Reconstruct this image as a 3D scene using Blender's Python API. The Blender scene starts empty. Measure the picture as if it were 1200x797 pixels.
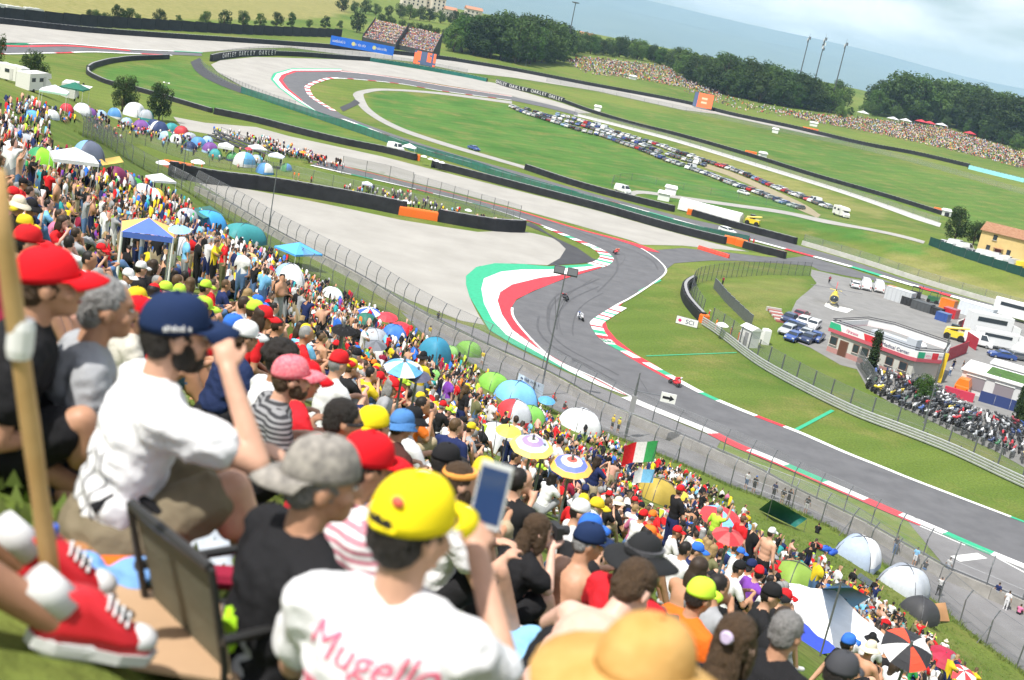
import bpy, bmesh, math, random
import numpy as np
from mathutils import Vector, Matrix, geometry, kdtree, bvhtree
PI = math.pi; R = math.radians
rnd = random.Random(7)
S = bpy.context.scene
C = S.collection

# ------------------------------------------------------------------ camera
F, HH, ROLL, H = 1400.0, 360.0, R(11.3), 38.0      # focal length in photo pixels, pitch, roll, eye height above the track
PITCH = math.atan(HH/F)
cr, sr, cp, sp = math.cos(ROLL), math.sin(ROLL), math.cos(PITCH), math.sin(PITCH)
fwd = Vector((0, cp, -sp)); up0 = Vector((0, sp, cp)); rt0 = Vector((1, 0, 0))
cam_x = rt0*cr + up0*sr; cam_y = up0*cr - rt0*sr
cd = bpy.data.cameras.new('camera'); cam = bpy.data.objects.new('camera', cd); C.objects.link(cam)
cam.matrix_world = Matrix((( cam_x.x, cam_y.x, -fwd.x, 0), (cam_x.y, cam_y.y, -fwd.y, 0), (cam_x.z, cam_y.z, -fwd.z, H), (0, 0, 0, 1)))
cd.sensor_width = 36; cd.lens = 36*F/1200; cd.clip_start = .05; cd.clip_end = 60000
cd.dof.use_dof = True; cd.dof.focus_distance = 65; cd.dof.aperture_fstop = 2.6
S.camera = cam

# ------------------------------------------------------------------ sky, sun, exposure
SUN_EL, SUN_AZ = R(60), R(222)                     # behind and to the left of the camera
sdir = Vector((math.sin(SUN_AZ)*math.cos(SUN_EL), math.cos(SUN_AZ)*math.cos(SUN_EL), math.sin(SUN_EL)))
w = bpy.data.worlds.new('World'); S.world = w; w.use_nodes = True
nt = w.node_tree; N = nt.nodes; L = nt.links
for n in list(N): N.remove(n)
wo = N.new('ShaderNodeOutputWorld'); bg = N.new('ShaderNodeBackground'); bg.inputs[1].default_value = .085
sky = N.new('ShaderNodeTexSky'); sky.sky_type = 'NISHITA'; sky.sun_disc = False
sky.sun_elevation = SUN_EL; sky.sun_rotation = SUN_AZ; sky.air_density = 1.2; sky.dust_density = 1.0
tc = N.new('ShaderNodeTexCoord'); mp = N.new('ShaderNodeMapping'); mp.inputs['Scale'].default_value = (1, 1, 3.2); mp.inputs['Location'].default_value = (1.7, .4, .3)
ns = N.new('ShaderNodeTexNoise'); ns.inputs['Scale'].default_value = 5.2; ns.inputs['Detail'].default_value = 7; ns.inputs['Roughness'].default_value = .52
rp = N.new('ShaderNodeValToRGB'); rp.color_ramp.elements[0].position = .44; rp.color_ramp.elements[1].position = .60
rp.color_ramp.elements[0].color = (.12, .12, .12, 1); rp.color_ramp.elements[1].color = (1, 1, 1, 1)
mx = N.new('ShaderNodeMix'); mx.data_type = 'RGBA'
cc = N.new('ShaderNodeRGB'); cc.outputs[0].default_value = (12.6, 12.7, 13, 1)
L.new(tc.outputs['Generated'], mp.inputs[0]); L.new(mp.outputs[0], ns.inputs['Vector']); L.new(ns.outputs[0], rp.inputs[0])
L.new(rp.outputs[0], mx.inputs[0]); L.new(sky.outputs[0], mx.inputs[6]); L.new(cc.outputs[0], mx.inputs[7])
L.new(mx.outputs[2], bg.inputs[0]); L.new(bg.outputs[0], wo.inputs[0])
sl = bpy.data.lights.new('sun', 'SUN'); sl.energy = 5.0; sl.angle = R(.5); sl.color = (1, .955, .88)
so = bpy.data.objects.new('sun', sl); C.objects.link(so); so.rotation_euler = sdir.to_track_quat('Z', 'Y').to_euler(); so.location = (0, -50, 300)
S.view_settings.view_transform = 'Standard'; S.view_settings.look = 'None'; S.view_settings.gamma = 1; S.view_settings.use_curve_mapping = False
S.view_settings.exposure = .36
S.render.engine = 'CYCLES'
cy = S.cycles; cy.use_denoising = True; cy.max_bounces = 6; cy.diffuse_bounces = 2; cy.glossy_bounces = 2; cy.transmission_bounces = 4
cy.transparent_max_bounces = 24; cy.volume_bounces = 2; cy.caustics_reflective = False; cy.caustics_refractive = False

# ------------------------------------------------------------------ helpers
def tag(o, label=None, cat=None, group=None, kind=None):
    if label: o['label'] = label
    if cat: o['category'] = cat
    if group: o['group'] = group
    if kind: o['kind'] = kind
    return o
def link(name, data, parent=None, M=None):
    o = bpy.data.objects.new(name, data); C.objects.link(o)
    if parent is not None: o.parent = parent
    if M is not None: o.matrix_local = M
    return o
def empty(name, loc=(0, 0, 0), rz=0, scale=1):
    o = bpy.data.objects.new(name, None); C.objects.link(o); o.location = loc; o.rotation_euler = (0, 0, rz); o.scale = (scale,)*3
    o.empty_display_size = .2
    return o
def copy_tree(o, parent=None):
    c = o.copy(); C.objects.link(c)
    if parent is not None: c.parent = parent
    for ch in o.children: copy_tree(ch, c)
    return c
MATS = {}
def mat(name, col, rough=.7, var=0, scale=8, metal=0, bump=0, alpha=1, emit=0, spec=.35, coat=0, detail=4, col2=None, coord='Object', trans=0):
    if name in MATS: return MATS[name]
    m = bpy.data.materials.new(name); m.use_nodes = True; t = m.node_tree; b = t.nodes['Principled BSDF']
    b.inputs['Roughness'].default_value = rough; b.inputs['Metallic'].default_value = metal; b.inputs['Specular IOR Level'].default_value = spec
    b.inputs['Base Color'].default_value = (*col, 1); m.diffuse_color = (*col, 1)
    if coat: b.inputs['Coat Weight'].default_value = coat
    if trans: b.inputs['Transmission Weight'].default_value = trans
    if var or bump or col2:
        c = t.nodes.new('ShaderNodeTexCoord'); n = t.nodes.new('ShaderNodeTexNoise')
        n.inputs['Scale'].default_value = scale; n.inputs['Detail'].default_value = detail; n.inputs['Roughness'].default_value = .6
        t.links.new(c.outputs[coord], n.inputs['Vector'])
        if var or col2:
            r_ = t.nodes.new('ShaderNodeValToRGB'); r_.color_ramp.elements[0].position = .3; r_.color_ramp.elements[1].position = .7
            c2 = col2 if col2 else tuple(min(1, k*(1+var)) for k in col); c1 = col if col2 else tuple(k*(1-var) for k in col)
            r_.color_ramp.elements[0].color = (*c1, 1); r_.color_ramp.elements[1].color = (*c2, 1)
            t.links.new(n.outputs[0], r_.inputs[0]); t.links.new(r_.outputs[0], b.inputs['Base Color'])
        if bump:
            bp = t.nodes.new('ShaderNodeBump'); bp.inputs['Strength'].default_value = bump; bp.inputs['Distance'].default_value = .02
            t.links.new(n.outputs[0], bp.inputs['Height']); t.links.new(bp.outputs[0], b.inputs['Normal'])
    if alpha < 1:
        b.inputs['Alpha'].default_value = alpha
    if emit:
        b.inputs['Emission Color'].default_value = (*col, 1); b.inputs['Emission Strength'].default_value = emit
    MATS[name] = m
    return m

def basis(d, ref=Vector((0, 0, 1))):
    d = d.normalized()
    if abs(d.dot(ref)) > .98: ref = Vector((1, 0, 0))
    x = ref.cross(d).normalized(); y = d.cross(x)
    return x, y, d
class MB:
    def __init__(s): s.v = []; s.f = []; s.m = []
    def add(s, vs, fs, mi=0, M=None):
        o = len(s.v)
        s.v += [tuple(M @ Vector(p)) for p in vs] if M is not None else [tuple(p) for p in vs]
        s.f += [tuple(i+o for i in f) for f in fs]; s.m += [mi]*len(fs) if isinstance(mi, int) else list(mi)
        return s
    def box(s, c, d, mi=0, rz=0, M=None):
        x, y, z = d[0]/2, d[1]/2, d[2]/2
        vs = [(-x, -y, -z), (x, -y, -z), (x, y, -z), (-x, y, -z), (-x, -y, z), (x, -y, z), (x, y, z), (-x, y, z)]
        T = Matrix.Translation(c) @ Matrix.Rotation(rz, 4, 'Z')
        if M is not None: T = M @ T
        return s.add(vs, [(3, 2, 1, 0), (4, 5, 6, 7), (0, 1, 5, 4), (1, 2, 6, 5), (2, 3, 7, 6), (3, 0, 4, 7)], mi, T)
    def loft(s, rings, mi=0, cap=True, M=None, closed=True):
        n = len(rings[0]); vs = [p for r_ in rings for p in r_]; fs = []
        for i in range(len(rings)-1):
            for j in range(n if closed else n-1):
                k = (j+1) % n; fs.append((i*n+j, i*n+k, (i+1)*n+k, (i+1)*n+j))
        if cap: fs.append(tuple(range(n-1, -1, -1))); fs.append(tuple((len(rings)-1)*n+j for j in range(n)))
        return s.add(vs, fs, mi, M)
    def tube(s, pts, rad, n=6, mi=0, cap=True, M=None):
        pts = [Vector(p) for p in pts]; rings = []
        if not hasattr(rad, '__len__'): rad = [rad]*len(pts)
        for i, p in enumerate(pts):
            d = (pts[min(i+1, len(pts)-1)]-pts[max(i-1, 0)])
            x, y, _ = basis(d)
            rings.append([p+x*math.cos(2*PI*k/n)*rad[i]+y*math.sin(2*PI*k/n)*rad[i] for k in range(n)])
        return s.loft(rings, mi, cap, M)
    def lathe(s, prof, n=12, mi=0, M=None, cap=True):
        rings = [[(r_*math.cos(2*PI*k/n), r_*math.sin(2*PI*k/n), z) for k in range(n)] for r_, z in prof]
        return s.loft(rings, mi, cap, M)
    def prism(s, poly, z0, z1, mi=0, M=None):
        return s.loft([[(x, y, z0) for x, y in poly], [(x, y, z1) for x, y in poly]], mi, True, M)
    def sphere(s, c, r_, n=10, m=6, mi=0, M=None):
        c = Vector(c); r_ = r_ if hasattr(r_, '__len__') else (r_,)*3
        rings = [[c+Vector((r_[0]*math.sin(PI*i/m)*math.cos(2*PI*k/n), r_[1]*math.sin(PI*i/m)*math.sin(2*PI*k/n), -r_[2]*math.cos(PI*i/m))) for k in range(n)] for i in [.15]+list(range(1, m))+[m-.15]]
        return s.loft(rings, mi, True, M)
    def mesh(s, name, mats, smooth=False):
        me = bpy.data.meshes.new(name); me.from_pydata(s.v, [], s.f)
        for k in (mats if isinstance(mats, (list, tuple)) else [mats]): me.materials.append(k)
        me.polygons.foreach_set('material_index', s.m)
        if smooth: me.polygons.foreach_set('use_smooth', [True]*len(s.f))
        me.update(); return me
    def build(s, name, mats, parent=None, smooth=False, M=None):
        return link(name, s.mesh(name, mats, smooth), parent, M)

_tmp = bpy.data.scenes.new('scratch');          # modifiers are applied here, away from the growing scene
def baked(o):
    _tmp.collection.objects.link(o)
    with bpy.context.temp_override(scene=_tmp, view_layer=_tmp.view_layers[0]): r_ = bpy.data.meshes.new_from_object(o.evaluated_get(bpy.context.evaluated_depsgraph_get()))
    bpy.data.objects.remove(o); return r_

# ------------------------------------------------------------------ terrain shape
def ray(px, py):
    u, v = px-600.0, py-398.5
    a = u*cr+v*sr; b = u*sr-v*cr
    return np.array([a*1.0, F*cp+b*sp, -F*sp+b*cp])
def at_d(px, py, d):                                  # point on the sight line at horizontal distance d
    r_ = ray(px, py); t = d/math.hypot(r_[0], r_[1]); return (r_[0]*t, r_[1]*t, H+r_[2]*t)
def at_z(px, py, z):
    r_ = ray(px, py); t = (H-z)/-r_[2]; return (r_[0]*t, r_[1]*t, z)
def smooth(a, b, t): t = np.clip((t-a)/(b-a), 0, 1); return t*t*(3-2*t)
H0 = H-1.2
PR = [(-180, [(0, H0), (40, H0+9), (200, H0+20), (600, H0+10)]), (-60, [(0, H0), (60, H0+6), (150, H0+4), (400, 12), (600, 0)]), (-30, [(0, H0), (60, 32.6), (120, 26), (170, 21), (220, 16), (320, 6), (420, 0)]),
      (-24, [(0, H0), (4, 36.15), (7, 35.3), (12, 34.2), (38, 30.2), (70, 24.8), (100, 20), (120, 18.5), (160, 16.8), (205, 14.1), (260, 9), (340, 2), (400, 0)]), (-22, [(0, H0), (4, 36.15), (7, 35.3), (12, 34), (28, 31.1), (45, 28.2), (85, 21.2), (106, 18.7), (125, 17.4), (171, 14.2), (205, 12), (260, 7), (340, 1), (380, 0)]),
      (-21, [(0, H0), (4, 36.15), (7, 35.3), (12, 33.9), (28, 31), (45, 27.6), (85, 20.9), (123, 17.3), (171, 13), (205, 10.6), (250, 6), (320, 0)]), (-19.9, [(0, H0), (4, 36.15), (7, 35.3), (12, 33.8), (28, 30.8), (45, 27.1), (85, 20.1), (120, 16), (195, 8), (230, 4), (280, 0)]),
      (-18.4, [(0, H0), (4, 36.15), (7, 35.3), (12, 33.7), (30, 29.9), (45, 26.6), (75, 21.4), (125, 13.8), (205, 4), (260, .5), (290, 0)]), (-16.7, [(0, H0), (4, 36.15), (7, 35.3), (12, 33.6), (30, 29.6), (70, 21.6), (125, 12.4), (211, 1), (250, 0)])]
for px, py in ((255, 250), (300, 284), (350, 315), (420, 352), (500, 398), (560, 433), (620, 468), (680, 497), (740, 520), (800, 545), (860, 572), (920, 594), (980, 622), (1035, 662), (1080, 694), (1130, 737), (1170, 768), (1230, 810)):
    fx, fy, fz = at_z(px, py, .5); df = math.hypot(fx, fy)   # the slope runs from the viewer's feet down to the fence, a little hollow
    PR.append((math.degrees(math.atan2(fx, fy)), [(df*t, .5+(H0-.5)*(1-t)**1.2) for t in (0, .02, .04, .07, .1, .14, .2, .35, .5, .65, .8, .9)]+[(df, .5), (df+8, .25), (df+30, 0)]))
PR += [(45, [(0, H0), (40, H0-17.5), (84, .5), (110, 0)]), (80, [(0, H0), (92, .5), (120, 0)]), (120, [(0, H0), (190, .5), (250, 0)]), (180, PR[0][1])]
PR.sort(key=lambda k: k[0])
_dgr = np.r_[np.arange(0, 60, .5), np.arange(60, 601, 2)]; _azk = np.arange(-180, 180.01, .5); _pa = np.array([k[0] for k in PR])
_raw = np.array([np.interp(_dgr, [q[0] for q in k[1]], [q[1] for q in k[1]]) for k in PR])
_tab = np.stack([np.interp(_azk, _pa, _raw[:, j]) for j in range(len(_dgr))], 1)
for _ in range(3): _tab[:, 1:-1] = (_tab[:, :-2]+2*_tab[:, 1:-1]+_tab[:, 2:])/4
for _ in range(2): _tab[1:-1] = (_tab[:-2]+2*_tab[1:-1]+_tab[2:])/4
for _ in range(40): _tab[1:-1, :60] = (_tab[:-2, :60]+2*_tab[1:-1, :60]+_tab[2:, :60])/4
for _ in range(8): _tab[1:-1, 60:110] = (_tab[:-2, 60:110]+2*_tab[1:-1, 60:110]+_tab[2:, 60:110])/4
for _ in range(4): _tab[:, 40:125] = (_tab[:, 39:124]+2*_tab[:, 40:125]+_tab[:, 41:126])/4
BUMPS = [(at_z(230, 178, 2), at_z(400, 205, 2), 22, 2.2), (at_z(400, 205, 1), at_z(560, 250, 1), 14, .9), (at_z(1125, 291, 5), at_z(1300, 322, 5), 36, 5.5), (at_z(885, 348, 1.5), at_z(920, 345, 1.5), 14, 1.5), (at_z(980, 272, 1), at_z(1060, 292, 1), 40, 1.8)]
def TZ(x, y):
    x = np.asarray(x, float); y = np.asarray(y, float); r_ = np.hypot(x, y); a = (np.degrees(np.arctan2(x, y))+180)/.5
    i = np.clip(a.astype(int), 0, len(_azk)-2); fa = a-i
    rc = np.clip(r_, 0, 599.9); j0 = np.where(rc < 60, rc/.5, 120+(rc-60)/2); j = np.clip(j0.astype(int), 0, len(_dgr)-2); fd = j0-j
    z = (_tab[i, j]*(1-fd)+_tab[i, j+1]*fd)*(1-fa)+(_tab[i+1, j]*(1-fd)+_tab[i+1, j+1]*fd)*fa
    for p, q, w_, h_ in BUMPS:
        dx, dy = q[0]-p[0], q[1]-p[1]; t = np.clip(((x-p[0])*dx+(y-p[1])*dy)/(dx*dx+dy*dy), 0, 1)
        z = z+h_*np.exp(-((x-p[0]-t*dx)**2+(y-p[1]-t*dy)**2)/(w_*w_))
    base = np.clip(.05*(r_-450), 0, 45)+3.0*np.sin(x/140+1)*smooth(700, 1000, r_)
    return z+base*(1-smooth(1500, 3500, r_))
def tz(x, y): return float(TZ(np.array([x]), np.array([y]))[0])
_T = np.geomspace(1.2, 2200, 900)
def hit(pts):                                         # photo pixels -> points where those sight lines meet the ground
    pts = np.atleast_2d(np.array(pts, float)); out = np.empty((len(pts), 3))
    for i, (px, py) in enumerate(pts):
        r_ = ray(px, py); r_ = r_/math.hypot(r_[0], r_[1])
        dz = H+r_[2]*_T-TZ(r_[0]*_T, r_[1]*_T)
        k = np.argmax(dz < 0)
        if dz[k] >= 0: k = len(_T)-1
        k = max(k, 1); a, b = _T[k-1], _T[k]; f0, f1 = dz[k-1], dz[k]
        t = a+(b-a)*(f0/(f0-f1) if f0 != f1 else 0); t = min(max(t, a), b)
        out[i] = (r_[0]*t, r_[1]*t, H+r_[2]*t)
    return out
def G(px, py, dz=0):
    p = hit([(px, py)])[0]; return Vector((p[0], p[1], tz(p[0], p[1])+dz))
def proj(p):
    d = Vector(p)-Vector((0, 0, H)); z = d.dot(fwd)
    return (600+F*d.dot(cam_x)/z, 398.5-F*d.dot(cam_y)/z, z)
def spline(pts, step=4.0):                            # Catmull-Rom through world points, resampled
    P = [np.array(p, float) for p in pts]
    if len(P) < 3: Q = P
    else:
        Q = []
        E = [2*P[0]-P[1]]+P+[2*P[-1]-P[-2]]
        for i in range(1, len(E)-2):
            for t in np.linspace(0, 1, 9)[:-1]:
                a, b, c, d = E[i-1], E[i], E[i+1], E[i+2]
                Q.append(.5*((2*b)+(-a+c)*t+(2*a-5*b+4*c-d)*t*t+(-a+3*b-3*c+d)*t**3))
        Q.append(P[-1])
    Q = np.array(Q); s = np.r_[0, np.cumsum(np.linalg.norm(np.diff(Q[:, :2], axis=0), axis=1))]
    n = max(2, int(s[-1]/step)+1); u = np.linspace(0, s[-1], n)
    return np.stack([np.interp(u, s, Q[:, k]) for k in range(Q.shape[1])], 1)
def line(px, step=4.0): return spline(hit(px)[:, :2], step)

# ------------------------------------------------------------------ the ground
def grass_mat():
    m = bpy.data.materials.new('grass_ground'); m.use_nodes = True; t = m.node_tree; b = t.nodes['Principled BSDF']
    b.inputs['Roughness'].default_value = .9; b.inputs['Specular IOR Level'].default_value = .15
    c = t.nodes.new('ShaderNodeTexCoord')
    def noise(sc, det, ro=.6):
        n = t.nodes.new('ShaderNodeTexNoise'); n.inputs['Scale'].default_value = sc; n.inputs['Detail'].default_value = det; n.inputs['Roughness'].default_value = ro
        t.links.new(c.outputs['Object'], n.inputs['Vector']); return n
    def ramp(n, a, b2, p0=.35, p1=.65):
        r_ = t.nodes.new('ShaderNodeValToRGB'); e = r_.color_ramp.elements; e[0].position = p0; e[1].position = p1; e[0].color = (*a, 1); e[1].color = (*b2, 1)
        t.links.new(n.outputs[0], r_.inputs[0]); return r_
    def mixc(f, a, b2, mode='MIX'):
        k = t.nodes.new('ShaderNodeMix'); k.data_type = 'RGBA'; k.blend_type = mode
        if isinstance(f, float): k.inputs[0].default_value = f
        else: t.links.new(f, k.inputs[0])
        t.links.new(a, k.inputs[6]); t.links.new(b2, k.inputs[7]); return k.outputs[2]
    big = ramp(noise(.012, 3), (.085, .15, .022), (.165, .215, .04))
    at_ = t.nodes.new('ShaderNodeAttribute'); at_.attribute_name = 'dry'
    dry = ramp(noise(.25, 5), (.24, .22, .07), (.34, .295, .12))
    lush = t.nodes.new('ShaderNodeAttribute'); lush.attribute_name = 'lush'
    lc = ramp(noise(.05, 4), (.055, .15, .022), (.09, .2, .034))
    x = mixc(lush.outputs['Fac'], big.outputs[0], lc.outputs[0])
    patch = ramp(noise(.09, 5, .65), (0, 0, 0), (.75, .75, .75), .48, .7)
    x = mixc(patch.outputs[0], x, ramp(noise(.6, 3), (.175, .18, .045), (.24, .215, .07)).outputs[0])
    x = mixc(at_.outputs['Fac'], x, dry.outputs[0])
    wv = t.nodes.new('ShaderNodeTexWave'); wv.inputs['Scale'].default_value = .045; wv.inputs['Distortion'].default_value = 3.5; wv.inputs['Detail'].default_value = 2; mpn = t.nodes.new('ShaderNodeMapping'); mpn.inputs['Rotation'].default_value = (0, 0, .9)
    t.links.new(c.outputs['Object'], mpn.inputs[0]); t.links.new(mpn.outputs[0], wv.inputs['Vector']); x = mixc(1.0, x, ramp(wv, (.94, .95, .93), (1.05, 1.03, 1.05), .3, .7).outputs[0], 'MULTIPLY')
    fine = ramp(noise(3.5, 6, .7), (.55, .55, .55), (1.22, 1.22, 1.22), .3, .7)
    x = mixc(1.0, x, fine.outputs[0], 'MULTIPLY')
    t.links.new(x, b.inputs['Base Color'])
    bp = t.nodes.new('ShaderNodeBump'); bp.inputs['Strength'].default_value = .6; bp.inputs['Distance'].default_value = .15
    t.links.new(noise(2.2, 6, .7).outputs[0], bp.inputs['Height']); t.links.new(bp.outputs[0], b.inputs['Normal'])
    return m
az = np.r_[np.linspace(-180, -46, 18)[:-1], np.linspace(-46, 46, 170), np.linspace(46, 180, 18)[1:-1]]
rr = np.r_[.4, np.geomspace(.8, 1600, 380), np.geomspace(1700, 30000, 30)]
AZ, RR = np.meshgrid(np.radians(az), rr); X = RR*np.sin(AZ); Y = RR*np.cos(AZ); Z = TZ(X, Y)
na, nr = len(az), len(rr)
V = np.stack([X, Y, Z], -1).reshape(-1, 3)
fs = []
for i in range(nr-1):
    for j in range(na):
        k = (j+1) % na; fs.append((i*na+j, i*na+k, (i+1)*na+k, (i+1)*na+j))
fs.append(tuple(range(na-1, -1, -1)))
me = bpy.data.meshes.new('ground'); me.from_pydata(V.tolist(), [], fs); me.polygons.foreach_set('use_smooth', [True]*len(fs))
def inpoly(poly, X, Y):
    poly = np.asarray(poly); ins = np.zeros(X.shape, bool); j = len(poly)-1
    for i in range(len(poly)):
        xi, yi = poly[i][:2]; xj, yj = poly[j][:2]
        cnd = ((yi > Y) != (yj > Y)) & (X < (xj-xi)*(Y-yi)/(yj-yi+1e-12)+xi); ins ^= cnd; j = i
    return ins
# pixel coordinates of every ground vertex, used only to know which field a vertex belongs to
dv = V-np.array([0, 0, H]); zc = dv@np.array(fwd); zc = np.where(zc < .1, .1, zc)
PXv = 600+F*(dv@np.array(cam_x))/zc; PYv = 398.5-F*(dv@np.array(cam_y))/zc; vis = (dv@np.array(fwd)) > 1
dry = np.zeros(len(V)); lushv = np.zeros(len(V))
rv = np.hypot(V[:, 0], V[:, 1])
dry[(rv > 560) & inpoly([(-400, -300), (395, -300), (430, 0), (395, 20), (330, 24), (150, 22), (0, 12), (-400, -20)], PXv, PYv) & vis] = .8
dry[inpoly([(1035, 300), (1060, 298), (1090, 306), (1200, 345), (1300, 380), (1300, 405), (1200, 360), (1100, 330), (1050, 312)], PXv, PYv) & vis] = .55
dry[inpoly([(800, 170), (870, 190), (960, 222), (1040, 250), (1040, 258), (960, 236), (880, 212), (820, 192)], PXv, PYv) & vis] = .5
dry[inpoly([(840, 335), (880, 330), (945, 325), (930, 350), (900, 370), (870, 375), (850, 350)], PXv, PYv) & vis] = .25
lushv[inpoly([(435, 105), (600, 122), (700, 160), (800, 195), (900, 235), (1090, 290), (1080, 300), (900, 255), (800, 240), (650, 205), (470, 150), (430, 125)], PXv, PYv) & vis] = 1
lushv[inpoly([(110, 80), (225, 72), (260, 100), (400, 155), (490, 185), (400, 168), (250, 130), (135, 100)], PXv, PYv) & vis] = .9
lushv[inpoly([(700, 118), (860, 150), (1200, 225), (1300, 260), (1300, 330), (1120, 262), (900, 185), (700, 130)], PXv, PYv) & vis] = .6
for nm, arr in (('dry', dry), ('lush', lushv)):
    a = me.attributes.new(nm, 'FLOAT', 'POINT'); a.data.foreach_set('value', arr)
me.materials.append(grass_mat())
tag(link('ground', me), kind='structure')

def drape(name, poly, m, dz, parent=None, step=None, kind='structure', slots=None):
    """a sheet lying on the ground inside a world-space outline"""
    poly = np.asarray(poly)[:, :2]
    mn, mxx = poly.min(0), poly.max(0); ext = mxx-mn; step = step or max(3.0, math.sqrt(ext[0]*ext[1])/26)
    gx, gy = np.meshgrid(np.arange(mn[0], mxx[0], step), np.arange(mn[1], mxx[1], step)); k = inpoly(poly, gx, gy)
    inner = np.stack([gx[k], gy[k]], 1)
    vs = [Vector(p) for p in np.vstack([poly, inner])] if len(inner) else [Vector(p) for p in poly]
    n = len(poly)
    vo, eo, fo, *_ = geometry.delaunay_2d_cdt(vs, [], [list(range(n))], 1, .001)
    vo = np.array([tuple(p) for p in vo]); z = TZ(vo[:, 0], vo[:, 1])+dz
    me = bpy.data.meshes.new(name); me.from_pydata(np.c_[vo, z].tolist(), [], [tuple(f) for f in fo])
    me.materials.append(m); me.update()
    for p in me.polygons:
        if p.normal.z < 0: p.flip()
    o = link(name, me, parent)
    if kind and parent is None: o['kind'] = kind
    return o
def area(name, px, m, dz, **k): return drape(name, hit(px), m, dz, **k)
def ribbon(name, a, b, m, dz, parent=None, kind='structure', cols=None, marks=None):
    """a strip between two world polylines of equal count"""
    n = min(len(a), len(b)); P = np.empty((n, 4, 2))
    for k in range(4): P[:, k] = a[:n, :2]*(1-k/3)+b[:n, :2]*k/3
    z = TZ(P[..., 0], P[..., 1])+dz
    vs = np.concatenate([P, z[..., None]], -1).reshape(-1, 3); fs = []; mi = []
    for i in range(n-1):
        for k in range(3):
            q = (i*4+k, i*4+k+1, i*4+k+5, i*4+k+4); fs.append(q); mi.append(0 if cols is None else int(cols[i]))
    me = bpy.data.meshes.new(name); me.from_pydata(vs.tolist(), [], fs)
    for k in (m if isinstance(m, (list, tuple)) else [m]): me.materials.append(k)
    me.polygons.foreach_set('material_index', mi); me.update()
    for p in me.polygons:
        if p.normal.z < 0: p.flip()
    o = link(name, me, parent)
    if kind and parent is None: o['kind'] = kind
    return o
def offset(P, d):
    P = np.asarray(P)[:, :2]; t = np.gradient(P, axis=0); t /= np.linalg.norm(t, axis=1)[:, None]+1e-9
    return P+np.stack([-t[:, 1], t[:, 0]], 1)*np.asarray(d).reshape(-1, 1)
def resample(P, n):
    P = np.asarray(P); s = np.r_[0, np.cumsum(np.linalg.norm(np.diff(P[:, :2], axis=0), axis=1))]; u = np.linspace(0, s[-1], n)
    return np.stack([np.interp(u, s, P[:, k]) for k in range(P.shape[1])], 1)

# ------------------------------------------------------------------ tracks, gravel, painted run-off
def streak_mat(name, c1, c2, scale=(.6, .6, 1), rough=.8, fine=22):
    m = mat(name, c1, rough, col2=c2, scale=.35, detail=6, spec=.25)
    t = m.node_tree; b = t.nodes['Principled BSDF']; c = [n for n in t.nodes if n.type == 'TEX_COORD'][0]
    n = t.nodes.new('ShaderNodeTexNoise'); n.inputs['Scale'].default_value = fine; n.inputs['Detail'].default_value = 3
    t.links.new(c.outputs['Object'], n.inputs['Vector'])
    bp = t.nodes.new('ShaderNodeBump'); bp.inputs['Strength'].default_value = .3; bp.inputs['Distance'].default_value = .02
    t.links.new(n.outputs[0], bp.inputs['Height']); t.links.new(bp.outputs[0], b.inputs['Normal'])
    return m
asph = streak_mat('asphalt', (.105, .105, .112), (.145, .145, .153)); asph_d = streak_mat('dark_asphalt', (.05, .05, .056), (.07, .07, .075))
asph_l = streak_mat('pale_asphalt', (.19, .187, .182), (.25, .246, .24)); lane_m = streak_mat('lane_asphalt', (.17, .165, .17), (.24, .235, .24))
conc = mat('concrete', (.42, .41, .39), .85, col2=(.54, .53, .5), scale=.8, bump=.2); conc_d = mat('weathered_concrete', (.2, .19, .175), .9, col2=(.36, .345, .32), scale=.7, detail=8)
road_g = mat('service_asphalt', (.3, .29, .27), .9, col2=(.37, .36, .34), scale=.3)
grav = mat('gravel', (.315, .302, .278), .95, col2=(.385, .37, .343), scale=.12, detail=9, spec=.1)
gb = grav.node_tree.nodes['Principled BSDF']; n_ = grav.node_tree.nodes.new('ShaderNodeTexNoise'); n_.inputs['Scale'].default_value = 6; n_.inputs['Detail'].default_value = 5
bp_ = grav.node_tree.nodes.new('ShaderNodeBump'); bp_.inputs['Strength'].default_value = .7; bp_.inputs['Distance'].default_value = .08
grav.node_tree.links.new(n_.outputs[0], bp_.inputs['Height']); grav.node_tree.links.new(bp_.outputs[0], gb.inputs['Normal'])
p_red = mat('red_paint', (.62, .035, .05), .6, var=.12, scale=1.5); p_white = mat('white_paint', (.8, .8, .78), .6, var=.06, scale=1.5); p_green = mat('green_paint', (.03, .38, .2), .6, var=.12, scale=1.5)
p_black = mat('black_rubber', (.02, .02, .023), .8, var=.3, scale=3); p_orange = mat('orange_plastic', (.85, .17, .02), .5); rubber_line = mat('tyre_marks', (.075, .075, .08), .75, col2=(.1, .1, .107), scale=.6)
soil = mat('dry_soil', (.26, .22, .14), .95, col2=(.33, .28, .18), scale=.6)
grass_v = mat('verge_grass', (.11, .19, .03), .9, col2=(.2, .22, .06), scale=.7, detail=7, spec=.1, bump=.5)

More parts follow.
